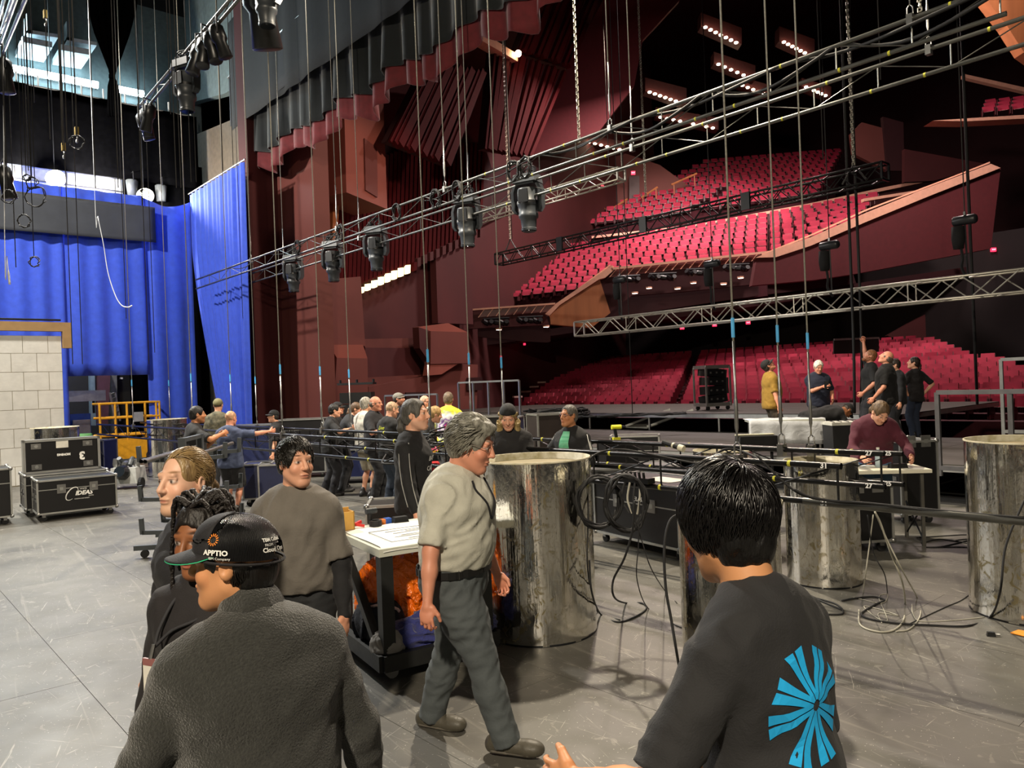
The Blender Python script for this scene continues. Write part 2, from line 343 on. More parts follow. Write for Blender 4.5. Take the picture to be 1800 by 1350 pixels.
# ------------------------------------------------------------------ work lights on the far wall
t = thing('strip_light_row', 'row of glowing fluorescent tubes high on the grey side wall', 'light', atX(130, 142, -30.6))
TUBE = M('lit_fluorescent_tube', '#d8f4ff', .4, emit=14)
for a, b in ((12, 54), (57, 122), (125, 172), (205, 252)):
    p, q = atX(a, 118 + (a - 12) * .198, -30.6) - t.location, atX(b, 118 + (b - 12) * .198, -30.6) - t.location
    tb = MB().tube([p, q], .13, 8).build('tube', TUBE, t)
    MB().bar(p + Vector((-.3, 0, .05)), q + Vector((-.3, 0, .05)), .2).build('fitting', M('white_enamel', '#d5d8d8', .4), t)
lamp('strip_light_lamp', 'AREA', (-30.2, 3.5, 14.4), (-20, 3.5, 12), 500, (.7, .92, 1), 3)
for i, (u, v, pw, D) in enumerate(((97, 312, 1400, 27.3), (254, 343, 300, 27.3))):
    loc = atX(u, v, -28.2)
    t = thing('scoop_light', ['glaring scoop work light above the charcoal border', 'small glaring scoop work light near the blue curtain corner'][i], 'light', loc)
    MB().lathe([(.06, .34), (.1, .3), (.24, .05), (.3, -.08), (.29, -.085), (.22, .05), (.09, .27)], 20, m=Matrix.Rotation(-.9, 3, 'Y'), cap=False).build('reflector', STEEL, t, smooth=True)
    MB().sphere((.02, 0, .02), .2 if i == 0 else .12, 12).build('bulb', M('lit_bulb', '#fff3d0', .3, emit=60), t, smooth=True)
    MB().tube([(-.1, 0, .25), (-.1, 0, 14.5)], .015, 6).build('hanger', BLACKP, t)
    lamp('scoop_lamp', 'POINT', loc + Vector((.5, 0, -.25)), loc, pw * 1.1, (1, .93, .8), .2)
# light wall band, rail and catwalk behind the scoops
t = thing('catwalk', 'white catwalk parapet behind the scoop lights', 'catwalk', (-29.6, 4, 8))
PARA = M('white_parapet_paint', '#d0d6de', .7)
z0, z1 = atX(150, 345, -29.6).z - 8, atX(150, 296, -29.6).z - 8
MB().bbox((-.1, -12, z0), (0, 6.0, z1 + .5)).build('parapet', PARA, t)
for dz in (.25, .7): MB().tube([(.25, -12, z0 + dz), (.25, 6.0, z0 + dz)], .03, 6).build('rail', STEEL, t)
for k in range(9): MB().tube([(.25, -7 + k * 1.5, z0), (.25, -7 + k * 1.5, z0 + .75)], .022, 6).build('post', STEEL, t)
for k, (u, v) in enumerate(((232, 329), (283, 338))):
    t = thing('hanging_bucket' if k == 0 else 'floodlight', ['grey tapered bucket lamp hanging on the catwalk rail', 'unlit round floodlight on the catwalk rail'][k], 'light', atX(u, v, -28.6))
    MB().lathe([(.15, -.32), (.2, .22), (.16, .25), (.02, .26)], 16).build('housing', M('dark_grey_enamel', '#4b4f52', .5), t, smooth=True)
    MB().tube([(-.2, 0, .2), (-.2, 0, .5), (.2, 0, .5), (.2, 0, .2)], .015, 6).build('bracket', BLACKP, t)
# two white hanging panels high up
for k, pl in enumerate(([(46, 37), (48, 52), (102, 60), (92, 84), (40, 74), (46, 64)], [(112, 46), (118, 65), (170, 74), (160, 97), (108, 88), (112, 72)])):
    p = atX(pl[2][0], pl[2][1], -29.5)
    t = thing('acoustic_cloud', ['white hanging baffle box, the one nearer the gold hook', 'white hanging baffle box beside the gathered black drape'][k], 'baffle', p)
    a, b, c, d = [atX(u, v, -29.5) - p for u, v in (pl[1], pl[2], pl[3], pl[4])]
    WHITEP = M('white_baffle_paint', '#cfdbe0', .6)
    MB().prism([a, b, b - Vector((0, 0, .12)), a - Vector((0, 0, .12))], Vector((-1.47, 0, 0))).build('upper_board', WHITEP, t)
    MB().prism([d + Vector((0, 0, .2)), c + Vector((0, 0, .2)), c, d], Vector((-1.47, 0, 0))).build('lower_board', WHITEP, t)
    MB().prism([a + Vector((0, 0, .55)), a + Vector((0, .15, .55)), a + Vector((0, .15, -.1)), a + Vector((0, 0, -.1))], Vector((-1.47, 0, 0))).build('end_board', M('grey_board', '#5a6467', .7), t)
# ================================================================== STRUCTURE: auditorium
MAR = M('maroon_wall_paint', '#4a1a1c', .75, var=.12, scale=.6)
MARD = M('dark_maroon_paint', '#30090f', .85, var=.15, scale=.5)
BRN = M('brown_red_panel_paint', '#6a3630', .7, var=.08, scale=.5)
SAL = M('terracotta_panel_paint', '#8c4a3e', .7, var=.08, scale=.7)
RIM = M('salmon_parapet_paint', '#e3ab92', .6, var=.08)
WOODP = M('warm_wood_panel', '#a8683f', .55, var=.2, scale=2, stretch=(1, 1, .15))
wall('wall_house_far', (-62, 62, -2), (40, 62.4, 30), MARD, 'dark maroon back wall of the auditorium')
wall('wall_house_side', (26, 11.2, -2), (26.4, 62, 30), MARD, 'dark maroon side wall of the auditorium')
wall('wall_house_outer', (-62.4, 11.2, -2), (-62, 62, 30), MARD, 'dark maroon outer wall of the auditorium')
tag(MB().bbox((-62, 11.2, 27), (26, 62, 27.4)).build('ceiling_house', MARD), 'dark maroon auditorium ceiling', 'ceiling', kind='structure')
tag(MB().bbox((-62, STAGE_Y + .5, -1.2), (26, 62, -1.0)).build('floor_house', M('dark_carpet', '#2a0c12', .95)), 'dark auditorium floor', 'floor', kind='structure')
W1a, W1b = (-24.0, 11.3), (-32.0, 34.0)
wd = Vector((W1b[0] - W1a[0], W1b[1] - W1a[1], 0)).normalized(); wn = Vector((-wd.y, wd.x, 0)); wn = -wn if wn.x < 0 else wn   # wn points to the house
def onW(off=0.):
    p = Vector((*W1a, 0)) + wn * off; q = Vector((*W1b, 0)) + wn * off
    return lambda u, v: atV(u, v, p, q)
pA = Vector((*W1a, -1)) - wd * 1.5; pB = pA + wd * 40
tag(MB().prism([pA, pB, pB + Vector((0, 0, 28)), pA + Vector((0, 0, 28))], -wn * .4).build('wall_house_left', MAR), 'maroon side wall of the auditorium beyond the proscenium', 'wall', kind='structure')
def onY(Y): return lambda u, v: atY(u, v, Y)
def onD(D): return lambda u, v: atD(u, v, D)
n_trim = [0]
def trim(poly, plane, thick, mat, label):
    n_trim[0] += 1; return slab('trim_%d' % n_trim[0], poly, plane, thick, mat, label=label, cat='trim')
trim([(455, 120), (545, 120), (566, 760), (496, 768), (478, 420)], onY(11.0), .5, BRN, 'tall brown proscenium panel beside the blue leg curtain')
trim([(436, 240), (456, 240), (482, 768), (455, 768)], onY(11.9), .3, M('black_wall_slot', '#101014', .9), 'dark slot with scaffolding between curtain and proscenium panel')
# slot with ladder lights; its orange light is put into the panel colour
trim([(548, 505), (573, 505), (576, 610), (553, 612)], onY(12.6), .2, M('orange_lit_paint', '#c05a22', .7), 'panel in the side light slot with orange light painted on')
t = thing('side_light_ladder', 'black ladder of side lights in front of the orange panel', 'light ladder', onY(12.2)(562, 612))
for u0, v0, u1, v1 in ((560, 500, 566, 720), (571, 505, 576, 720)): MB().tube([onY(12.2)(u0, v0), onY(12.2)(u1, v1)], .05, 6).build('upright', BLACKP, t, world=True)
for v in (515, 540, 563, 598): MB().tube([onY(12.2)(554, v), onY(12.2)(574, v)], .035, 6).build('rung', BLACKP, t, world=True)
for v in (528, 552): 
    p = onY(12.1)(563, v); MB().lathe([(.08, -.2), (.14, -.1), (.16, .2)], 12, p, Matrix.Rotation(1.2, 3, 'X')).build('lantern', BLACKP, t, world=True)
# pleated acoustic side panels: each rib a piece of its own
PLEAT = M('oxblood_pleat_paint', '#4a0c10', .85, var=.1, spec=.15)
pl = slab('wall_pleated_panel', [(552, 325), (600, 290), (690, 250), (850, 250), (866, 300), (850, 395), (800, 428), (735, 462), (632, 500), (556, 492)], onW(.5), .3, MARD, label='oxblood pleated acoustic panel above the lit slots', cat='wall')
for k in range(40):
    u0 = 556 + k * 7.4; v0 = 322 - (u0 - 552) * .4 if u0 < 690 else 252
    v1 = 492 + (u0 - 556) * .1 if u0 < 632 else 500 - (u0 - 632) * .4
    MB().bar(onW(.62)(u0 + 5, v0), onW(.62)(u0 - 2, v1), .14).build('rib', PLEAT, pl)
LITS = M('lit_slot_lamp', '#f4e4a8', .5, emit=2.2)
t = thing('slot_light_row', 'row of pale yellow lit slots under the pleated acoustic panel', 'light', onW(.8)(636, 512))
for k in range(9):
    u = 635 + k * 11.6; v = 516 - k * 4.9; h = 11 + min(k, 4) * 1.2
    P = [onW(.8)(a, b) for a, b in ((u, v), (u + 5, v - 2), (u + 5.5, v - 2 - h * .9), (u, v - h))]
    MB().prism(P, -wn * .15).build('slot_lamp', LITS if k < 8 else PLEAT, t, world=True)
for k in range(9, 20):
    u = 635 + k * 11.0; v = 516 - k * 5.2
    P = [onW(.8)(a, b) for a, b in ((u, v), (u + 6, v - 2), (u + 6, v - 17), (u, v - 15))]
    MB().prism(P, -wn * .15).build('dark_slot', MAR, t, world=True)
# columns, boxes and ledges of the side wall; flank shade painted in darker
trim([(604, 150), (673, 150), (681, 368), (609, 338)], onW(2.2), 1.6, SAL, 'terracotta box hanging off the side wall')
trim([(641, 243), (663, 260), (664, 347), (643, 334)], onW(2.26), .05, BRN, 'flush hatch in the terracotta box')
trim([(586, 342), (598, 338), (592, 425), (584, 425)], onW(1.0), .2, WOODP, 'narrow wooden strip on the pleated side wall')
trim([(568, 492), (634, 486), (642, 608), (574, 608)], onW(1.8), 1.5, BRN, 'brown column standing on a sloped plinth')
for nm, poly, off, m_, lb in (
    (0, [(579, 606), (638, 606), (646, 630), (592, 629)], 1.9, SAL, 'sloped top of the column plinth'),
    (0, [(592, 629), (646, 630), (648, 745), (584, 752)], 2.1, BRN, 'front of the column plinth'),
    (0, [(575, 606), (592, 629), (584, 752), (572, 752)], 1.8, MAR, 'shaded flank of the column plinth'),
    (0, [(636, 596), (732, 594), (752, 612), (642, 611)], .5, BRN, 'thin sloped ledge along the side wall'),
    (0, [(642, 611), (752, 612), (754, 660), (640, 664)], .6, MAR, 'plain panel below the thin ledge'),
    (0, [(640, 664), (752, 658), (668, 678), (648, 680)], .75, BRN, 'lower wedge ledge of the side wall'),
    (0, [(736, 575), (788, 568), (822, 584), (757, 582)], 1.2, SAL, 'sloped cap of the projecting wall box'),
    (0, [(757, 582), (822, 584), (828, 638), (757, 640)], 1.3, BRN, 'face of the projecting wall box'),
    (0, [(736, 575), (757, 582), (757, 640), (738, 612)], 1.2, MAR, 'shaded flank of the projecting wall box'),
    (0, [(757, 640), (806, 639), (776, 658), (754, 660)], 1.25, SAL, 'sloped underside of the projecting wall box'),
    (0, [(754, 660), (776, 658), (806, 639), (840, 641), (838, 730), (646, 740), (648, 680)], .9, BRN, 'brown base panel of the side wall with doors'),
    (0, [(765, 430), (826, 440), (832, 570), (770, 568)], .6, MAR, 'faint flat pier of the side wall')):
    trim(poly, onW(off), .3, m_, lb)
for u, v, w in ((714, 690, 34), (822, 664, 26), (612, 0, 0)):
    if w: slab('door_%d' % u, [(u, v), (u + w, v - 1), (u + w, v + 22), (u, v + 22)], onW(1.0), .06, M('dark_door', '#2a0d0f', .6), label='dark exit door in the brown base panel under sign %s' % ('beside the column' if u < 800 else 'near the stage rail'), cat='door')
# upper pleated ceiling reflectors
def reflector(poly, n, lean, label, off=3.0):
    o = slab('ceiling_reflector', poly, onW(off), .3, MARD, label=label, cat='ceiling panel')
    bm_u = [p[0] for p in poly]; vs2 = [p[1] for p in poly]
    # ribs run with the slanted sides
    a, b, c, d = poly[0], poly[1], poly[2], poly[3]      # bottom-left, bottom-right, top-right, top-left
    for k in range(n):
        s = (k + .5) / n
        p = (a[0] + (b[0] - a[0]) * s, a[1] + (b[1] - a[1]) * s); q = (d[0] + (c[0] - d[0]) * s, d[1] + (c[1] - d[1]) * s)
        w = .1 + .1 * ((k * 7) % 3)
        MB().bar(onW(off + .08)(*p), onW(off + .08)(*q), w).build('rib', PLEAT, o)
reflector([(682, 248), (793, 292), (856, 128), (752, 110)], 16, 0, 'oxblood ribbed ceiling reflector right of the terracotta box')
reflector([(850, 262), (933, 276), (996, 128), (866, 84)], 14, 0, 'oxblood ribbed ceiling reflector below the lit cove ledge')
reflector([(908, 86), (1002, 117), (1058, -20), (950, -20)], 12, 0, 'oxblood ribbed ceiling reflector at the top of the house')
trim([(848, 56), (911, 96), (910, 108), (848, 72)], onW(3.4), .5, RIM, 'lit salmon cove ledge')
t = thing('cove_lamp', 'single warm lamp at the tip of the salmon cove ledge', 'light', onW(3.6)(911, 94)); MB().sphere((0, 0, 0), .14, 10).build('bulb', M('warm_lit_lamp', '#ffd9a8', .4, emit=18), t)
trim([(993, 130), (1060, 0), (1195, 0), (1130, 70), (1115, 150), (1050, 235), (1010, 245), (935, 275)], onD(40), .4, M('wine_ceiling_paint', '#571019', .8, var=.08), 'plain wine red ceiling plane beside the ribbed reflectors')
trim([(670, 370), (850, 300), (1000, 262), (940, 350), (850, 395), (800, 428)], onW(.2), .2, MARD, 'dark wall plane under the ribbed reflectors')
# ------------------------------------------------------------------ downlight coves
BULB = M('warm_lit_downlight', '#ffe2bd', .4, emit=12)
WINE = M('wine_cove_paint', '#3a0d10', .7)
for lb, (u0, v0, u1, v1), n, D, up in (
    ('highest cove of seven downlights', (1240, 48, 1294, 75), 7, 44, 26), ('cove of five downlights below the highest one', (1263, 113, 1318, 137), 6, 46, 22),
    ('cove of downlights above the batten crossing', (1142, 162, 1197, 181), 7, 46, 26), ('long cove of downlights crossed by the flown battens', (1161, 206, 1253, 225), 9, 48, 18),
    ('small cove of downlights just above the flown battens', (1035, 250, 1089, 263), 6, 48, 14), ('cove of downlights between the white lift lines', (1378, 74, 1422, 97), 7, 46, 28),
    ('short cove of downlights behind the lift lines', (1305, 150, 1343, 165), 5, 48, 16), ('cove of downlights right of the lift lines', (1417, 153, 1451, 168), 6, 48, 16)):
    P = [atD(u0 - 8, v0 - 2, D), atD(u1 + 10, v1 + 3, D), atD(u1 + 10, v1 - up, D), atD(u0 - 8, v0 - up, D)]
    t = thing('downlight_cove', 'wine red ' + lb, 'light', P[0])
    MB().prism(P, _F * .8).build('cove_box', WINE, t, world=True)
    for k in range(n):
        s = k / (n - 1); p = atD(u0 + (u1 - u0) * s, v0 + (v1 - v0) * s, D - .15)
        MB().sphere(p, .1, 8, (1.2, 1.2, .7)).build('downlight', BULB, t, world=True)
# ------------------------------------------------------------------ balconies
GLASSP = M('smoked_glass_panel', '#5a1d1c', .45, var=.1)
bal = thing('balcony', 'terraced balcony front with salmon parapet and slanted glass panels', 'balcony', atD(1060, 560, 36), kind='structure')
def bpart(name, poly, plane, thick, mat):
    o = slab(name, poly, plane, thick, mat, bal); o.data.transform(Matrix.Translation(-bal.location)); return o
def bpoly(name, pts, d, mat):
    return MB().prism(pts, d).build(name, mat, bal, world=True)
DF = 35
bpart('parapet_face', [(966, 553), (982, 534), (1077, 470), (1054, 490), (1073, 550), (1040, 576), (1011, 574), (968, 570)], onD(DF), .5, WOODP)
bpart('parapet_cap', [(958, 552), (978, 533), (1076, 466), (1082, 472), (1064, 488), (1053, 491), (984, 536), (966, 555)], onD(DF - .25), .4, RIM)
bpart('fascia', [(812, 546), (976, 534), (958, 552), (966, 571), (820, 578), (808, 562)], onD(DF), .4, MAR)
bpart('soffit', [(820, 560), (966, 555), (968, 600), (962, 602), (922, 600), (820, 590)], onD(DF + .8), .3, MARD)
bpart('fascia', [(1064, 488), (1080, 473), (1330, 448), (1362, 450), (1330, 458), (1322, 500), (1210, 512), (1110, 520), (1072, 549), (1054, 490)], onD(DF + .2), .3, MARD)
for k in range(8):
    u = 851 + k * 15.5; v = 543 - k * 1.2
    bpart('glass_panel', [(u + 1, v + 1), (u + 15, v), (u + 4, v + 13.5), (u - 10, v + 15)], onD(DF - .15), .04, GLASSP)
    o = bpart('mullion', [(u, v), (u + 1.5, v), (u - 9.5, v + 15), (u - 11, v + 15)], onD(DF - .2), .06, RIM)
for k in range(17):
    u = 1083 + k * 15.6; v = 473 - k * 1.75
    bpart('glass_panel', [(u + 1, v + 1), (u + 14.5, v - .5), (u + 3, v + 12.5), (u - 11, v + 14)], onD(DF - .05), .04, GLASSP)
    bpart('mullion', [(u, v), (u + 1.5, v), (u - 10.5, v + 14), (u - 12, v + 14)], onD(DF - .1), .06, RIM)
bpart('rail', [(812, 544), (976, 532), (976, 535), (812, 547)], onD(DF - .3), .08, RIM)
bpart('rail', [(1076, 470), (1360, 440), (1360, 444), (1078, 474)], onD(DF - .3), .08, RIM)
bpart('rail', [(985, 530), (1073, 464), (1073, 467), (986, 533)], onD(DF + .5), .06, RIM)
# sweeping side terrace
bpart('terrace_cap', [(1328, 453), (1366, 437), (1425, 417), (1522, 374), (1633, 329), (1742, 288), (1759, 295), (1640, 342), (1525, 389), (1425, 432), (1364, 452)], onD(31), .5, RIM)
bpart('terrace_face', [(1330, 456), (1364, 452), (1425, 432), (1525, 389), (1640, 342), (1759, 296), (1742, 437), (1500, 482), (1432, 492), (1322, 502)], onD(31.1), .4, M('plum_terrace_paint', '#54161d', .75, var=.08))
bpart('rail', [(1340, 446), (1425, 412), (1522, 368), (1700, 300), (1740, 284), (1740, 287), (1522, 371), (1425, 415), (1340, 449)], onD(31.6), .06, RIM)
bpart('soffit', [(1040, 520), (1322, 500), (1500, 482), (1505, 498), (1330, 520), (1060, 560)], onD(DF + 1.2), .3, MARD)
# aisle wall between lower and upper terraces
bpart('terrace_wall', [(1040, 418), (1220, 400), (1420, 366), (1560, 338), (1640, 330), (1640, 340), (1420, 384), (1225, 414), (1040, 426)], onD(44.5), .3, WINE)
bpart('terrace_cap', [(1040, 415), (1220, 395), (1420, 358), (1560, 328), (1645, 312), (1646, 316), (1420, 363), (1222, 399), (1040, 419)], onD(44.3), .3, RIM)
bpart('terrace_cap', [(1518, 349), (1640, 330), (1641, 334), (1519, 354)], onD(38), .3, RIM)
# lit walls round the upper terrace with doors and hand rails
bpart('side_panel', [(1000, 300), (1100, 270), (1160, 290), (1215, 330), (1160, 372), (1010, 405), (960, 400)], onD(52), .3, BRN)
bpart('side_panel', [(880, 330), (1000, 300), (960, 400), (1010, 405), (900, 460), (870, 470)], onD(50), .3, MAR)
DOORD = M('brown_door', '#3a1712', .5)
for u, v, w, h in ((1049, 333, 18, 52), (973, 354, 40, 50), (1106, 310, 18, 52)):
    bpart('door', [(u, v), (u + w, v - 1), (u + w, v + h), (u, v + h + 1)], onD(51.6 if u > 1000 else 49.6), .08, DOORD)
for u0, v0, u1, v1 in ((1017, 392, 1046, 372), (1071, 370, 1103, 350), (1058, 370, 1063, 366), (1127, 348, 1156, 329), (1180, 325, 1225, 305)):
    MB().tube([atD(u0, v0, 50), atD(u1, v1, 50)], .07, 6).build('hand_rail', WOODP, bal, world=True)
    for s in (.1, .9):
        p = atD(u0 + (u1 - u0) * s, v0 + (v1 - v0) * s, 50); MB().tube([p, p - Vector((0, 0, .7))], .035, 5).build('rail_post', WOODP, bal, world=True)
# right-hand far parts of the house
trim([(1735, 0), (1800, 0), (1840, 120), (1800, 92), (1770, 45)], onD(26), .5, WOODP, 'warm wooden ceiling panel in the top corner')
trim([(1515, 215), (1552, 225), (1560, 300), (1500, 270), (1496, 235)], onD(44), .3, BRN, 'dim brown side box of the upper house')
trim([(1552, 205), (1588, 215), (1590, 300), (1560, 300)], onD(43.8), .3, MARD, 'dark doorway beside the dim brown box')
trim([(1590, 262), (1745, 290), (1640, 318), (1590, 320)], onD(43), .3, MAR, 'maroon wall behind the sweeping terrace')
trim([(1640, 212), (1700, 208), (1830, 200), (1830, 207), (1700, 213)], onD(34), .8, RIM, 'pale edge of the upper right balcony')
trim([(1695, 130), (1830, 160), (1830, 168), (1695, 136)], onD(40), .3, RIM, 'pale rail of the upper right balcony')
trim([(1640, 545), (1750, 520), (1830, 540), (1830, 690), (1640, 615), (1560, 590)], onD(38), .3, MAR, 'maroon side wall behind the main floor seats')
trim([(1640, 612), (1830, 640), (1830, 648), (1640, 618)], onD(37.8), .2, MARD, 'dark rail along the main floor side wall')
# back of the main floor under the balcony: near black
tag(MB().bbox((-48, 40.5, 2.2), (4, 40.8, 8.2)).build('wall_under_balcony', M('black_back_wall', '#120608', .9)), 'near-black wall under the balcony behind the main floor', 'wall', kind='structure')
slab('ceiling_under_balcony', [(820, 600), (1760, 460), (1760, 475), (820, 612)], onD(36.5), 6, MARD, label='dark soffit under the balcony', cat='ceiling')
# soffit downlights
SOFT = M('pale_soffit_lamp', '#ffd9c0', .4, emit=7)
for k, (u, v) in enumerate(((877, 579), (960, 574), (1116, 515), (1141, 506), (1191, 507), (1219, 497), (1272, 499), (1302, 488), (1352, 490))):
    t = thing('soffit_downlight', ['small round downlight in the balcony soffit nearest the side wall', 'small round downlight at the corner of the lower balcony'][k] if k < 2 else 'small round downlight under the glass-fronted balcony, %s from its corner' % nth(k - 1), 'light', atD(u, v, DF - .4), group='balcony soffit downlights')
    MB().lathe([(.12, -.03), (.12, .03)], 10).build('lens', SOFT, t); MB().lathe([(.15, -.02), (.15, .05)], 10).build('ring', RIM, t)
# black lighting gear under the balcony edge
for k, (u, v, w) in enumerate(((872, 565, 46), (932, 562, 44), (1105, 490, 40), (1165, 486, 48), (1228, 478, 44), (1295, 470, 44))):
    t = thing('balcony_rail_lights', ('%s cluster of small black lanterns under the balcony edge, counted from the side wall' % ('first', 'second', 'third', 'fourth', 'fifth', 'sixth')[k]), 'stage lights', atD(u, v, DF - .5), group='balcony edge lanterns')
    MB().tube([atD(u - w / 2, v - 4, DF - .5), atD(u + w / 2, v - 6, DF - .5)], .05, 6).build('bar', BLACKP, t, world=True)
    for j in range(5):
        p = atD(u - w / 2 + w * (j + .5) / 5, v + 2, DF - .6); MB().lathe([(.1, -.16), (.13, 0), (.1, .18)], 8, p, Matrix.Rotation(1.1, 3, 'X') @ Matrix.Rotation(j, 3, 'Y')).build('lantern', BLACKP, t, world=True)
# exit signs
EXITM = M('lit_exit_sign', '#ff2a4a', .4, emit=1.6); EXITW = M('exit_letter', '#ffd0d8', .4, emit=1.2)
for k, (u, v, D, w, pos) in enumerate(((992, 346, 49, 7, 'over the double doors'), (1113, 304, 50, 7, 'over the upper terrace door'), (869, 422, 47, 4, 'on the dark side wall'), (922, 605, 39, 4, 'under the lower balcony'),
        (880, 627, 38, 4, 'beside the rear aisle'), (1199, 576, 40, 7, 'under the balcony, nearest the white truss end'), (1256, 571, 40, 7, 'under the balcony, second from the truss end'), (1315, 567, 40, 7, 'under the balcony, third from the truss end'),
        (1679, 442, 36, 8, 'below the sweeping terrace'), (1746, 439, 36, 8, 'at the far end below the terrace'), (680, 687, 31.0, 6, 'beside the column plinth'), (728, 674, 32.6, 6, 'on the brown base panel'), (823, 652, 35.3, 5, 'over the door by the stage rail'), (1058, 325, 50, 6, 'over the brown terrace door'))):
    p = atD(u, v, D - .4); t = thing('exit_sign', 'small glowing red exit sign ' + pos, 'exit sign', p, YAW, 'exit signs')
    s = w / FPX * D; MB().bbox((-s / 2, -.05, -s * .42), (s / 2, .05, s * .42)).build('sign_box', EXITM, t)
    if w > 5: lettering('lettering', 'EXIT', s * .42, (0, -.06, 0), (1, 0, 0), (0, 0, 1), EXITW, None, .003).parent = t
# ------------------------------------------------------------------ seats
RED = M('crimson_seat_plush', '#a5143a', .75, var=.12, scale=3, sheen=.3)
SEATD = M('dark_seat_plastic', '#4a0d18', .4)
sm = MB()
sm.box((0, .17, .66), (.48, .09, .42), m=Matrix.Rotation(-.22, 3, 'X'), taper=.92)          # backrest
sm.box((0, -.0, .50), (.45, .10, .30), m=Matrix.Rotation(-.12, 3, 'X'), taper=.95)           # folded cushion
nred = len(sm.f)
for s in (-1, 1): sm.box((s * .255, .04, .30), (.03, .40, .58))
npan = len(sm.f); sm.box((0, -.055, .36), (.34, .02, .03))                                     # seat pan edge, its gloss put in as a pale strip
me = sm.mesh('seat'); me.materials.append(RED); me.materials.append(SEATD); me.materials.append(M('seat_pan_gloss', '#d8b4b0', .35))
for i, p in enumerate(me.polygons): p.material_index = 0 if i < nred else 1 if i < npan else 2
nl = [0, -1]; seats = []   # (pos, rz, row)
for r in range(15):
    Y0 = 24.4 + r * .93; z = .52 + .155 * r
    xl = -27.0 - .62 * (Y0 - 24.4); xr = -4.5 - .72 * (Y0 - 24.4)
    n = int((xr - xl) / .56)
    for i in range(n):
        x = xl + (i + .5) * .56; xc = (x + 15) / 14
        if 14 < i < 16: continue
        nl[0] = nl[0] + 1 if r == nl[1] else 1; nl[1] = r
        seats.append((Vector((x, Y0 - .35 * xc * xc, z)), -.03 * xc, r, nl[0]))
ordn = ('front', 'second', 'third', 'fourth', 'fifth', 'sixth', 'seventh', 'eighth', 'ninth')
far = []
seats.sort(key=lambda s: s[0].dot(_F))
indiv = set()
cnt = 0
for s in seats:
    if cnt < 290 and s[2] < 9 and 905 < 900 + s[0].dot(_R) / s[0].dot(_F) * FPX < 1810:
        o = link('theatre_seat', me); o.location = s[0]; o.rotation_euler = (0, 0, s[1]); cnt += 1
        tag(o, 'crimson folding theatre seat, %s row of the main floor, %s from the far aisle' % (ordn[s[2]], nth(s[3])), 'theatre seat', 'main floor theatre seats')
    else: far.append((s[0], s[1]))
def tier(fl_, fr, bl, br, n, skip=()):
    for r in range(n):
        s = r / (n - 1); a = fl_.lerp(bl, s); b = fr.lerp(br, s); d = b - a; L_ = d.length; rz = math.atan2(d.y, d.x)
        m = int(L_ / .56)
        for i in range(m):
            if m > 22 and i == m // 2: continue
            far.append((a + d * ((i + .5) / m) - Vector((0, 0, .35)), rz))
tier(atD(897, 530, 39), atD(1350, 474, 36.5), atD(985, 446, 45), atD(1350, 388, 43), 9)
tier(atD(1352, 452, 36.5), atD(1500, 400, 35), atD(1352, 388, 43), atD(1545, 352, 41), 7)
tier(atD(1015, 402, 48), atD(1440, 345, 46), atD(1235, 292, 57), atD(1480, 272, 56), 11)
tier(atD(1725, 206, 36), atD(1830, 196, 35), atD(1730, 192, 39), atD(1830, 182, 38), 3)
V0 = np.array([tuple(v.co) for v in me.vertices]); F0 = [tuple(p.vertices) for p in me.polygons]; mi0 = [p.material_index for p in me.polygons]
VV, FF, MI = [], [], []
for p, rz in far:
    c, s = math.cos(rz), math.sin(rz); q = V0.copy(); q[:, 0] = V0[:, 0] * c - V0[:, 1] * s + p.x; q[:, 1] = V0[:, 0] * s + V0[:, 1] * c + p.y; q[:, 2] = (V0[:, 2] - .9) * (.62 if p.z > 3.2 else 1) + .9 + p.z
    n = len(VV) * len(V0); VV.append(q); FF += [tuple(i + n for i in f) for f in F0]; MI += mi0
fm = bpy.data.meshes.new('seats'); fm.from_pydata(np.concatenate(VV).tolist(), [], FF); fm.materials.append(RED); fm.materials.append(SEATD); fm.materials.append(MATS['seat_pan_gloss']); fm.polygons.foreach_set('material_index', MI)
o = link('theatre_seating', fm); tag(o, 'crimson seating of the rear rows and the balcony terraces', 'theatre seats', kind='stuff')
# stepped floors carrying the seats
st = MB()
for r in range(15):
    Y0 = 24.4 + r * .93 - .45; z = .52 + .155 * r
    st.bbox((-27.0 - .62 * (Y0 - 24.4) - 1.5, Y0 - .45, -1.0), (-3 - .72 * (Y0 - 24.4), Y0 + .95, z - .01))
tag(st.build('floor_main_rake', M('wine_carpet', '#3c0d18', .95)), 'stepped wine red floor under the main seats', 'floor', kind='structure')
def steps(fl_, fr, bl, br, n, nm, lb):
    m = MB()
    for r in range(n):
        s = r / (n - 1); a = fl_.lerp(bl, s); b = fr.lerp(br, s); h = (bl - fl_) / (n - 1); h.z = 0
        for q in (a, b): q.z -= .38
        m.prism([a - h * .5, b - h * .5, b + h * .55, a + h * .55], (0, 0, -.9))
    tag(m.build(nm, M('wine_carpet')), lb, 'floor', kind='structure')
steps(atD(880, 532, 39), atD(1350, 474, 36.5), atD(975, 447, 45), atD(1350, 388, 43), 9, 'floor_terrace', 'stepped floor of the lower terrace')
steps(atD(1352, 452, 36.5), atD(1500, 400, 35), atD(1352, 388, 43), atD(1545, 352, 41), 7, 'floor_terrace_side', 'stepped floor of the side terrace')
steps(atD(1005, 403, 48), atD(1440, 345, 46), atD(1230, 292, 57), atD(1480, 272, 56), 11, 'floor_terrace_upper', 'stepped floor of the upper terrace')
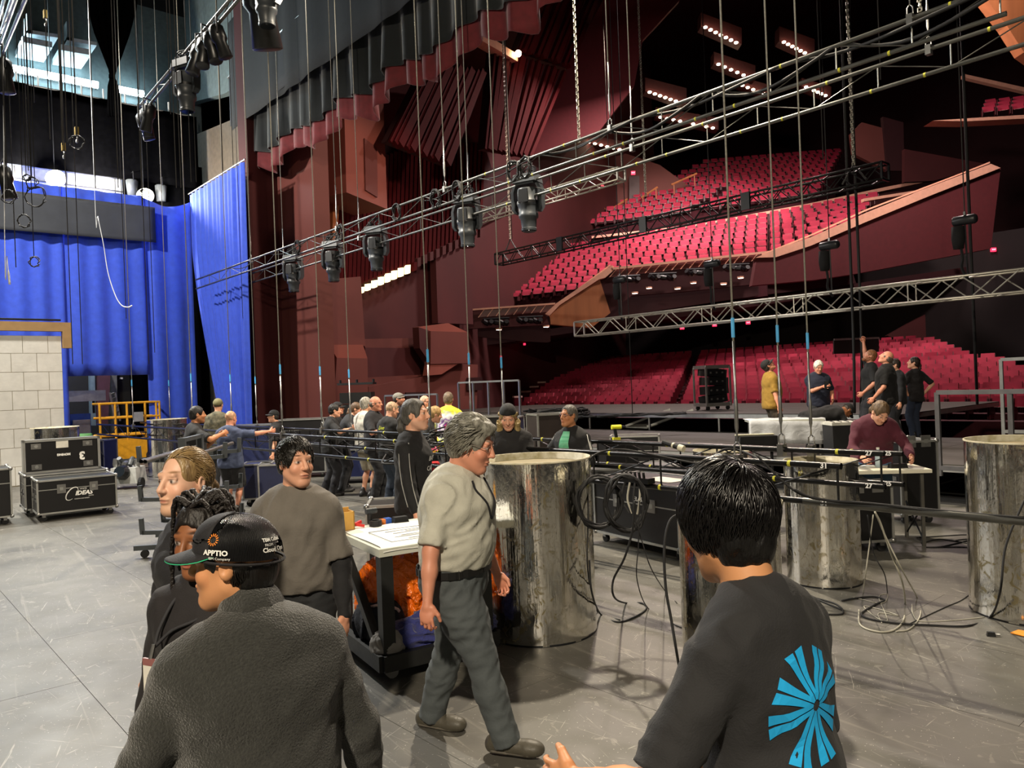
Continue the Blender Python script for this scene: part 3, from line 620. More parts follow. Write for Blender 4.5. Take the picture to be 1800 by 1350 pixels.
# aisle-end standards with pale tops along the left edge of the main floor and terrace
ENDM = M('pale_aisle_end', '#c9a79c', .5)
for k in range(11):
    s = k / 10; p = Vector((-27.4 - .62 * 13 * s, 24.3 + 13 * s, .52 + 2.17 * s))
    t = thing('aisle_end_panel', 'pale-topped aisle end panel of the main floor seating, %s from the stage' % ('first', 'second', 'third', 'fourth', 'fifth', 'sixth', 'seventh', 'eighth', 'ninth', 'tenth', 'last')[k], 'end panel', p, group='aisle end panels')
    MB().bbox((-.06, -.25, 0), (.06, .25, .85)).build('panel', SEATD, t); MB().bbox((-.07, -.26, .85), (.07, .26, .93)).build('cap', ENDM, t)
# ------------------------------------------------------------------ decks in front of the house
DECKT = M('black_deck_ply', '#3b3833', .55, var=.2, scale=2, stretch=(.3, 3, 1), bump=.05)
def deck(name, x0, x1, y0, y1, z, label, leg_h):
    t = thing(name, label, 'stage deck', (x0, y0, z - leg_h), kind=None)
    nx = max(1, round((x1 - x0) / 2.44)); ny = max(1, round((y1 - y0) / 1.22)); dx = (x1 - x0) / nx; dy = (y1 - y0) / ny
    me_ = MB().bbox((.004, .004, -.02), (dx - .004, dy - .004, 0)).mesh('deck_panel'); me_.materials.append(DECKT)
    for i in range(nx):
        for j in range(ny):
            o = link('deck_panel', me_, t); o.location = (i * dx, j * dy, leg_h)
    MB().bbox((0, 0, leg_h - .12), (x1 - x0, .05, leg_h - .02)).build('edge_rail', ALU, t)
    MB().bbox((x1 - x0 - .05, 0, leg_h - .12), (x1 - x0, y1 - y0, leg_h - .02)).build('edge_rail', ALU, t)
    lm = MB().tube([(0, 0, 0), (0, 0, leg_h - .1)], .03, 8).mesh('leg'); lm.materials.append(ALU)
    for i in range(nx + 1):
        o = link('leg', lm, t); o.location = (min(max(i * dx, .05), x1 - x0 - .05), .05, 0)
    return t
tag(MB().bbox((-26, STAGE_Y + .2, -1.0), (12, 17.6, .0)).build('floor_pit', M('black_pit_floor', '#0c0b0b', .9)), 'dark pit floor under the decks', 'floor', kind='structure')
deck('front_deck', -25, 2.0, STAGE_Y + .02, 17.3, .57, 'low black deck spanning the front of the stage', .57)
deck('rear_deck', -25.5, -7.0, 17.3, 23.7, 1.05, 'higher black deck in front of the seats', .48)
t = thing('desk_screen', 'low black screen with a pale rail among the rear main floor seats', 'screen', atD(1504, 622, 33)); P = [atD(u, v, 33) for u, v in ((1466, 622), (1545, 620), (1545, 594), (1466, 597))]
MB().prism(P, _F * .1).build('panel', M('black_back_wall'), t, world=True); MB().bar(P[3], P[2], .08).build('rail', ALU, t, world=True)
# ================================================================== RIGGING
PIPE = M('scuffed_black_pipe', '#3a3a3b', .3, .9, var=.4, scale=9, stretch=(.4, 3, 3), bump=.1)
PIPEF = M('worn_grey_pipe', '#6a6a66', .35, .8, var=.35, scale=9, stretch=(.4, 3, 3))
WIRE = M('galvanised_wire_rope', '#b9b7ac', .4, .55, var=.15, scale=60)
WIRED = M('dark_wire_rope', '#444444', .5, .5)
YTAPE = M('yellow_spike_tape', '#c8c43a', .7)
WTEXT = M('white_paint_marker', '#f2f2ee', .6)
BTAPE = M('light_blue_tape', '#4aa4dc', .6)
def ladder_batten(name, label, x0, x1, y, zb, h=.28, mat=PIPE, step=.81, r=.0245, ext=0., num=None, phase=.3, tape=True, mat2=None):
    t = thing(name, label, 'batten', (x1, y, zb)); L_ = x1 - x0
    def pipe(nm, z, xa, xb, m):
        mb = MB(); n = 12
        for xx, inner in ((xa, False), (xb, False)): pass
        mb.tube([(xa, 0, z), (xb, 0, z)], r, n, cap=False); mb.tube([(xa, 0, z), (xb, 0, z)], r * .82, n, cap=False)
        return auto_smooth(mb.build(nm, m, t))
    tp = pipe('top_pipe', h, -L_, 0, mat); bp = pipe('bottom_pipe', 0, -L_, 0, mat)
    if ext: 
        e = pipe('extension_pipe', 0, -.3, ext, PIPEF); e.location = (0, 0, 0); e.scale = (1, 1.12, 1.12)
    pm_ = MB().tube([(0, 0, 0), (0, 0, h)], .009, 6).mesh('web_post'); pm_.materials.append(mat2 or mat)
    d1 = MB().tube([(0, 0, 0), (-step, 0, h)], .007, 6).mesh('web_brace'); d1.materials.append(mat2 or mat)
    d2 = MB().tube([(0, 0, h), (-step, 0, 0)], .007, 6).mesh('web_brace'); d2.materials.append(mat2 or mat)
    n = int((L_ - phase) / step)
    for i in range(n + 1):
        o = link('web_post', pm_, t); o.location = (-phase * .1 - i * step, 0, 0)
        if i < n: o = link('web_brace', d1 if i % 2 else d2, t); o.location = (-phase * .1 - i * step, 0, 0)
    if tape:
        tm = MB().tube([(0, 0, 0), (.025, 0, 0)], r * 1.06, 10).mesh('spike_tape'); tm.materials.append(YTAPE)
        for i in range(14):
            o = link('spike_tape', tm, t); o.location = (-.45 - i * .62 - random.uniform(-.06, .06), 0, 0 if i % 3 else h)
    if num:
        for z, dx in ((h, -.12), (0, -.13)):
            lettering('number', num, .058, (x1 + dx, y - r - .001, zb + z), (1, 0, 0), (0, 0, 1), WTEXT, t, .0005, .002)
    return t
def lift_line(name, label, x, y, z0, z1=24, r=.008, mat=WIRE, tape=None, buckle=True, group='lift lines', plate=True, lean=(0, 0)):
    t = thing(name, label, 'cable', (x, y, z0), group=group)
    zb = .95 if buckle else 0
    MB().tube([(0, 0, zb), (lean[0], lean[1], z1 - z0)], r, 6).build('wire_rope', mat, t, smooth=True)
    if buckle:
        MB().tube([(0, 0, .12), (0, 0, .2), (0, 0, .24), (0, 0, .46), (0, 0, .5), (0, 0, .95)], [r * .9, r * .9, r * 2, r * 2, r * 1.2, r * 1.2], 8).build('turnbuckle', STEEL, t, smooth=True)
        MB().tube([(-.0, 0, 0), (.03, 0, .03), (.028, 0, .1), (0, 0, .13), (-.028, 0, .1), (-.03, 0, .03), (0, 0, 0)], .008, 6).build('shackle', STEEL, t, smooth=True)
        MB().box((0, 0, -.03), (.06, .075, .11)).build('pipe_clamp', STEEL, t)
    if tape: MB().tube([(0, 0, .98), (0, 0, 1.14)], r * 1.7, 8).build('tape_flag', tape, t)
    return t
def chain(name, label, p, z1, link_=.045, group='hoist chains', mat=WIRE, r=.009):
    "real links merged into one chain of its own"
    t = thing(name, label, 'chain', p, group=group); n = int((z1 - p[2]) / (link_ * 1.45)); mb = MB()
    for i in range(min(n, 220)):
        z = i * link_ * 1.45; a = i % 2 * PI / 2
        mb.tube([(math.cos(a) * w, math.sin(a) * w, z + h) for w, h in ((link_ * .5, 0), (link_ * .5, link_), (-link_ * .5, link_), (-link_ * .5, 0), (link_ * .5, 0))], r, 4)
    tag(mb.build('chain_links', mat, t), kind='stuff')
    return t
Y31, Y27, Y25, YA, YB = 5.5, 6.63, 7.25, 8.52, 9.55
b31 = ladder_batten('batten', 'black pipe batten numbered 31, nearest of the lowered battens', -24.3, -2.66, Y31, 1.055, num='31', ext=2.8)
b27 = ladder_batten('batten', 'black pipe batten numbered 27, between the other two lowered battens', -24.2, -2.83, Y27, 1.04, num='27')
b25 = ladder_batten('batten', 'black pipe batten numbered 25, farthest of the lowered battens', -24.0, -2.93, Y25, .98, num='25')
bA = ladder_batten('batten', 'flown ladder batten carrying the moving lights', -24.6, -2.33, YA, 5.4, mat=PIPEF, phase=.5)
bB = ladder_batten('batten', 'flown ladder batten just behind the one with moving lights', -24.6, -2.35, YB, 5.42, mat=PIPEF, phase=.1)
for nm, y, zt, xs, lbl, tp in (('lowered batten 31', Y31, 1.36, (-3.52, -7.85, -12.1, -16.4, -20.7), 'lift line of the nearest lowered batten', BTAPE), ('lowered batten 27', Y27, 1.345, (-3.77, -8.47, -12.9, -17.2, -21.5), 'lift line of the middle lowered batten', BTAPE),
        ('lowered batten 25', Y25, 1.285, (-3.8, -8.5, -12.95, -17.3, -21.6), 'lift line of the farthest lowered batten', BTAPE), ('A', YA, 5.7, (-3.2, -7.35, -11.4, -15.5, -20.3), 'lift line of the moving-light batten', None), ('B', YB, 5.72, (-3.4, -7.8, -12.0, -16.3, -20.5), 'lift line of the rear flown batten', None)):
    for k, x in enumerate(xs):
        lift_line('lift_line', '%s, %s from its numbered end' % (lbl, ('first', 'second', 'third', 'fourth', 'fifth')[k]), x, y, zt, tape=tp, r=.0085 if k < 2 else .0095, group='batten lift lines')
# other fly lines hanging over the far wing: (u at bottom, v bottom, plane Y)
ords = ['one', 'two']
FLY = [(12, 330, 2.0), (28, 470, 2.2), (50, 300, 2.4), (88, 245, 2.5), (110, 255, 2.0), (118, 250, 2.4), (135, 235, 2.2), (128, 640, 3.0), (145, 640, 3.3), (168, 330, 2.8), (208, 330, 3.2), (222, 560, 4.4), (262, 640, 4.6), (272, 620, 4.9), (310, 330, 4.2), (318, 330, 4.4), (336, 320, 5.0), (345, 320, 5.3), (392, 300, 6.2), (410, 290, 6.6), (427, 560, 8.0), (250, 360, 4.0), (300, 200, 4.5), (60, 180, 2.6)]
for k, (u, v, Y) in enumerate(FLY):
    p = atY(u, v, Y)
    if p.z < 1.3: p = atY(u, v, Y); p.z = 1.3
    lift_line('fly_line', 'thin grey fly line over the wing, %s counting along from the picture edge' % nth(sorted(FLY).index((u, v, Y)) + 1), p.x, p.y, p.z, mat=WIRED, r=.0075, buckle=False, group='spare fly lines')
# distant thin lines across the house opening
for k, (u, v, Y) in enumerate(((900, 420, 15.8), (1112, 730, 17.0), (1447, 280, 16), (1548, 140, 14.5))):
    p = atY(u, v, Y); lift_line('fly_line', ('thin line running down to the black truss end', 'thin line dropping to the front deck', 'thin line near the black truss middle', 'thin line left of the hoist chain')[k], p.x, p.y, max(p.z, .6), mat=WIRED, r=.012, buckle=False, group='house fly lines')
# ------------------------------------------------------------------ moving lights
HEADM = M('dark_grey_moulded_plastic', '#33373b', .42, var=.12, scale=4); HEADD = M('black_moulded_plastic', '#0f1012', .35)
LENS = M('dark_lens_glass', '#1a2026', .08, spec=1)
def moving_light(label, loc, rz=0, s=1.0, tilt=0.):
    t = thing('moving_light', label, 'stage light', loc, rz, 'moving lights')
    def part(nm, mb, m, par=t, sm_=True):
        for i, p in enumerate(mb.v): mb.v[i] = tuple(Vector(p) * s)
        o = mb.build(nm, m, par); return auto_smooth(o, 40) if sm_ else o
    part('base', MB().box((0, 0, -.09), (.46, .36, .15), taper=.9).box((0, 0, -.18), (.36, .28, .05)), HEADM)
    for sx in (-1, 1):
        part('clamp', MB().box((sx * .14, 0, .05), (.06, .07, .14)).tube([(sx * .14, -.07, .03), (sx * .14, -.13, .03)], .018, 6), BLACKP)
        y = MB(); P = [(sx * .20, -.1, -.2), (sx * .20, .1, -.2), (sx * .25, .09, -.32), (sx * .25, .075, -.62), (sx * .2, .06, -.7), (sx * .2, -.06, -.7), (sx * .25, -.075, -.62), (sx * .25, -.09, -.32)]
        y.prism([Vector(p) for p in P], (sx * .055, 0, 0)); part('yoke_arm', y, HEADM)
    prof = [(.10, -.26), (.185, -.27), (.195, -.34), (.19, -.48), (.205, -.5), (.205, -.56), (.19, -.58), (.175, -.72), (.185, -.735), (.18, -.79), (.15, -.82), (.135, -.98), (.145, -.99), (.14, -1.03), (.12, -1.035)]
    h = part('head', MB().lathe(prof, 20), HEADM); part('lens', MB().lathe([(.118, -1.02), (.118, -1.045)], 16), LENS, h)
    part('vent_band', MB().lathe([(.21, -.505), (.21, -.555)], 20), HEADD, h)
    part('side_cover', MB().box((0, -.17, -.42), (.2, .08, .24), taper=.85), HEADD, h)
    for k in range(3):
        a = k * 2.1; part('cable', MB().tube(smooth_path([(0, .1, -.05), (.15 * math.cos(a), .15 * math.sin(a), .12), (-.12 * math.cos(a), .1, .22), (.1 * math.sin(a), -.1, .1), (-.2, .05, .0)], 4), .012, 5), RUBBER)
    return t
for u, v, lb, rz in ((515, 463, 'farthest moving light, nearest the blue leg curtain', .2), (585, 440, 'moving light second from the blue leg curtain', .25), (660, 410, 'moving light in front of the pleated side wall', .3), (820, 366, 'moving light left of the largest one', .2), (927, 322, 'largest moving light, nearest on the flown batten', .1)):
    p = atY(u, v, YB); moving_light(lb, (p.x, YB, 5.84), YAW * .3 + rz, 1.0)
# cable coils on the flown batten
def coil(name, label, loc, R, r=.012, turns=4, rz=0., vertical=True, mat=RUBBER, seed=1, cat='cable', group=None, squash=1.0, hang=0):
    rnd = random.Random(seed); pts = []
    for i in range(turns * 14):
        a = 2 * PI * i / 14; k = rnd.uniform(.88, 1.1)
        if vertical: pts.append((math.cos(a) * R * k, rnd.uniform(-.03, .03) + i * .0006, -R + math.sin(a) * R * k * squash))
        else: pts.append((math.cos(a) * R * k, math.sin(a) * R * k * squash, r + i * .0009))
    mb = MB().tube(smooth_path(pts, 2), r, 5)
    if hang: mb.tube([(0, 0, -R * .1), (0, 0, hang - loc[2])], r * .8, 5)
    t = mb.build(name, mat, smooth=True); t.location = loc; t.rotation_euler = (0, 0, rz); return tag(t, label, cat, group)
for k, (u, v) in enumerate(((525, 450), (602, 425), (700, 388), (768, 352), (806, 335), (905, 300), (925, 296))):
    p = atY(u, v, YA); coil('cable_coil', 'looped black cable tied to the flown batten, %s from the blue curtain' % ('first', 'second', 'third', 'fourth', 'fifth', 'sixth', 'seventh')[k], (p.x, YA - .05, 5.68), .13, .012, 4, seed=k, group='batten cable coils', squash=1.3)
# cables running along the flown batten
for k, (x0, x1, sag, lb) in enumerate(((-22, -14, .15, 'thin cable swagged along the far half of the flown batten'), (-12.5, -7, .12, 'black cable swagged along the middle of the flown batten'), (-9, -2.4, .1, 'thick black cable lying along the near half of the flown batten'), (-7.5, -2.2, .22, 'second black cable bundle along the near half of the flown batten'))):
    pts = []
    n = 24
    for i in range(n + 1): s = i / n; pts.append((x0 + (x1 - x0) * s, YA + .05 * math.sin(s * 19), 5.7 - sag * abs(math.sin(s * PI * 3)) - .01))
    o = MB().tube(smooth_path(pts, 2), .02 if k > 1 else .011, 6).build('cable_run', RUBBER, smooth=True); tag(o, lb, 'cable')
# ------------------------------------------------------------------ box trusses
def box_truss(name, label, x0, x1, y, z, s, mat, r=.025, step=None, rb=.013):
    t = thing(name, label, 'truss', (x1, y, z)); L_ = x1 - x0; step = step or s
    cm = MB().tube([(-L_, 0, 0), (0, 0, 0)], r, 8).mesh('chord', True); cm.materials.append(mat)
    for yy in (0, s):
        for zz in (0, s):
            o = link('chord', cm, t); o.location = (0, yy, zz)
    n = int(L_ / step); st_ = L_ / n
    bu = MB().tube([(0, 0, 0), (-st_, 0, s)], rb, 6).mesh('brace'); bd = MB().tube([(0, 0, s), (-st_, 0, 0)], rb, 6).mesh('brace'); bh = MB().tube([(0, 0, 0), (-st_, s, 0)], rb, 6).mesh('brace'); pv = MB().tube([(0, 0, 0), (0, 0, s)], rb, 6).mesh('post')
    for m_ in (bu, bd, bh, pv): m_.materials.append(mat)
    for i in range(n):
        for yy in (0, s):
            o = link('brace', bu if (i + (yy > 0)) % 2 else bd, t); o.location = (-i * st_, yy, 0)
        o = link('brace', bh, t); o.location = (-i * st_, 0, s if i % 2 else 0)
        if i % 5 == 0:
            for yy in (0, s): o = link('post', pv, t); o.location = (-i * st_, yy, 0)
    for x in (0, -L_):
        MB().box((x, s / 2, 0), (.04, s, .04)).box((x, s / 2, s), (.04, s, .04)).box((x, 0, s / 2), (.04, .04, s)).box((x, s, s / 2), (.04, .04, s)).build('end_frame', mat, t)
    return t
TRB = M('black_truss_paint', '#1a1a1c', .4, .4); TRW = M('bare_aluminium_truss', '#cfccc0', .35, .7, var=.1)
p0_, p1_ = atY(870, 455, 15.8), atY(1550, 310, 15.8)
tbk = box_truss('box_truss', 'black box truss hanging across the terraces', p0_.x, p1_.x, 15.8, 5.85, .34, TRB)
for k, (u, sc_) in enumerate(((982, 1), (1130, 1), (1312, 1))):
    p = atY(u, 400, 15.76); MB().box((p.x, 15.77, 6.02), (.22, .06, .4)).build('junction_plate', TRB, tbk, world=True)
p0_, p1_ = atY(1010, 584, 17.0), Vector((-1.5, 17, 3.4))
box_truss('box_truss', 'bare aluminium box truss hanging over the front deck', p0_.x, p1_.x, 17.0, 3.42, .43, TRW, r=.026, step=.5, rb=.014)
p0_, p1_ = atY(850, 385, 14.8), atY(1085, 300, 14.8)
tsw = box_truss('box_truss', 'short pale box truss behind the largest moving light', p0_.x - 1.5, p1_.x, 14.8, 7.05, .3, TRW, step=.42)
for dx in (-.4, -4.2): MB().tube([(dx, .15, .3), (dx, .15, 17)], .01, 5).build('hanging_wire', WIRED, tsw)
# hoists
HBAG = M('black_chain_bag_cloth', '#101012', .9)
def hoist(label, p, z_t, lift=24):
    t = thing('chain_hoist', label, 'hoist', p, group='chain hoists')
    MB().tube([(-.22, 0, .06), (-.2, 0, .06), (.18, 0, .06), (.22, 0, .06)], [.08, .1, .1, .07], 10).build('motor', M('dark_hoist_paint', '#26282c', .4), t, smooth=True)
    MB().lathe([(.1, -.5), (.13, -.3), (.12, -.05)], 10, (-.14, .02, 0)).build('chain_bag', HBAG, t, smooth=True)
    MB().box((0, 0, .18), (.04, .04, .1)).build('hook', STEEL, t)
    MB().tube([(0, 0, .2), (0, 0, lift - p[2])], .012, 5).build('chain', WIRED, t)
    MB().tube([(0, 0, 0), (.02, 0, z_t - p[2])], .02, 5).build('load_chain', BLACKP, t)
    MB().tube(smooth_path([(-.1, 0, -.4), (-.06, 0, -.7), (-.09, .02, -.9), (.04, 0, z_t - p[2] - .1)], 4), .03, 5).build('sling', HBAG, t)
for k, (u, v) in enumerate(((1090, 495), (1252, 468), (1458, 436), (1696, 392))):
    p = atY(u, v, 17.2); hoist('black chain hoist above the bare aluminium truss, %s from its far end' % ('first', 'second', 'third', 'fourth')[k], p, 3.85)
CHM = WIRE
for k, (u, v, Y) in enumerate(((1135, 345, 15.97), (1500, 290, 15.97), (897, 420, 15.97), (1018, 250, 9.0), (1617, 20, 9.3))):
    p = atY(u, v, Y); lb = ('pale hoist chain down to the black truss near the terrace rail', 'pale hoist chain at the near end of the black truss', 'pale hoist chain at the far end of the black truss', 'pale hoist chain down to the flown batten', 'pale hoist chain at the near end of the flown batten')[k]
    chain('hoist_chain', lb, p, 24 if Y > 10 else 14, .05 if Y > 10 else .04, r=.014 if Y > 10 else .01)
    if Y > 10 and k != 0: tag(MB().tube([p + Vector((-.25, 0, -.35)), p, p + Vector((.25, 0, -.35))], .022, 6).build('bridle_sling', WIRED), 'two-legged sling joining %s to the black truss' % ('', 'the near chain', 'the far chain')[k], 'sling')
# pair of black feeder cables falling to the deck
for k, (du, X) in enumerate(((0, 0), (14, 0))):
    a = atD(1476 + du, -40, 17.0); b = atD(1500 + du, 590, 17.0); c = atD(1502 + du * .8, 722, 17.3); c.z = 1.08
    o = MB().tube(smooth_path([a, a.lerp(b, .5), b, c], 6), .03, 6).build('feeder_cable', RUBBER, smooth=True); tag(o, 'black feeder cable falling to the deck, nearer the %s' % ('crouching person', 'pointing bearded man')[k], 'cable', 'feeder cables')
a = atD(1688, 0, 18); b = atD(1713, 590, 18); c = atD(1718, 715, 20)
tag(MB().tube(smooth_path([a, b, c], 8), .035, 6).build('feeder_cable', RUBBER, smooth=True), 'thick black feeder cable beside the hoist below the terrace', 'cable')
# ------------------------------------------------------------------ upper left lighting bar with small lanterns
t = thing('lighting_bar', 'lighting bar crossing in front of the grey proscenium wall', 'batten', atD(250, 205, 14))
def bar_pt(s, dv=0, D0=17, D1=9.5):
    return atY(245 + (470 - 245) * s, 205 + (-60 - 205) * s + dv, 4.6)
for dv in (0, -18): MB().tube([bar_pt(0, dv), bar_pt(1, dv)], .025, 8).build('pipe', PIPEF, t, world=True)
for k in range(14):
    a = bar_pt(k / 14, 0); b = bar_pt((k + 1) / 14, -18); MB().tube([a, b] if k % 2 else [bar_pt(k / 14, -18), bar_pt((k + 1) / 14, 0)], .008, 5).build('web_brace', PIPEF, t, world=True)
def lantern(label, p, s=1., rx=.3, rz=0.):
    t = thing('lantern', label, 'stage light', p, rz, 'small lanterns')
    MB().lathe([(.05 * s, .06 * s), (.09 * s, .02 * s), (.095 * s, -.12 * s), (.07 * s, -.16 * s), (.085 * s, -.34 * s), (.075 * s, -.345 * s)], 12, m=Matrix.Rotation(rx, 3, 'X')).build('housing', HEADD, t, smooth=True)
    MB().tube([(-.11 * s, 0, -.08 * s), (-.11 * s, 0, .12 * s), (.11 * s, 0, .12 * s), (.11 * s, 0, -.08 * s)], .012 * s, 5).build('yoke', BLACKP, t)
    return t
for k, s in enumerate((.02, .05, .08, .47, .51, .55, .6, .92)):
    lantern('small black lantern on the high lighting bar, %s from its low end' % ('first', 'second', 'third', 'fourth', 'fifth', 'sixth', 'seventh', 'eighth')[k], bar_pt(s, 6), 1.3 if s < .9 else 2.6, rz=k)
p = bar_pt(.36, -4); moving_light('moving light hanging from the high lighting bar', p, .4, .85)
p = bar_pt(.98, -4); moving_light('moving light cut by the upper edge, on the high lighting bar', p, .4, .8)
# ladder batten at the far upper left edge and its lantern
for k, (u0, v0, u1, v1) in enumerate(((4, 97, 48, -10), (0, 60, 24, -10))):
    o = MB().tube([atD(u0, v0, 12), atD(u1, v1, 7)], .02, 8).tube([atD(u0 - 4, v0 - 18, 12), atD(u1 - 8, v1 - 25, 7)], .02, 8).build('end_batten', PIPEF); tag(o, ('double pipe batten end in the upper corner', 'second double pipe batten in the upper corner')[k], 'batten')
lantern('black profile lantern hanging at the upper edge of the wing', atD(6, 112, 12.2), 1.35, .1)
lantern('black lantern above the coiled cables at the side', atD(5, 300, 12.2), 1.3, .2)
# hanging rope loops and hooks over the wing
for k, (u, v, R, D) in enumerate(((14, 345, .1, 12), (46, 312, .05, 12), (56, 322, .09, 12), (62, 345, .16, 12), (42, 388, .1, 12), (60, 460, .08, 12), (135, 250, .11, 12))):
    p = atD(u, v, D); coil('rope_loop', 'loop of black cable dangling from a fly line, %s' % ('lowest left', 'small upper one', 'above the border edge', 'wide one on the border', 'in front of the border', 'below the border', 'in front of the black drape')[k], p + Vector((0, 0, R)), R, .008, 2, rz=YAW, seed=k + 40, group='dangling loops', hang=24)
for k, (u, v) in enumerate(((80, 35), (112, 268), (135, 240))):
    p = atD(u, v, 14); t = thing('chain_hook', 'brass coloured hook block on a fly line %s' % ('beside the white baffles', 'above the glaring scoop', 'with the coiled cable')[k], 'hook', p, group='hook blocks')
    MB().tube([(0, 0, .15), (0, 0, 24 - p.z)], .008, 5).build('fly_wire', WIRED, t); MB().box((0, 0, .1), (.08, .06, .14)).build('block', M('aged_brass', '#a08a4a', .5, .6), t); MB().tube(smooth_path([(0, 0, .03), (.05, 0, -.03), (.03, 0, -.1), (-.03, 0, -.1), (-.05, 0, -.05)], 4), .014, 6).build('hook', STEEL, t, smooth=True)
# long white rope sagging in front of the blue curtain
pts = [atD(*q) for q in ((140, -420, 15), (166, 330, 15), (172, 380, 15), (182, 430, 15), (190, 480, 15), (203, 520, 15), (214, 537, 15), (226, 540, 15), (232, 537, 15))]
tag(MB().tube(smooth_path(pts, 5), [.004] * 5 + [.004 + .009 * k / 35 for k in range(36)], 6).build('hanging_rope', M('white_cotton_rope', '#d8dce0', .8), smooth=True), 'white rope curling up in front of the blue side curtain', 'rope')
pts = [atD(*q) for q in ((0, -700, 12), (8, 400, 12), (12, 450, 12), (15, 480, 12), (17, 500, 12))]
tag(MB().tube(smooth_path(pts, 4), [.006] * 12 + [.016] * 5, 6).build('hanging_rope', MATS['white_cotton_rope'], smooth=True), 'short white rope end dangling over the scenery flat', 'rope')
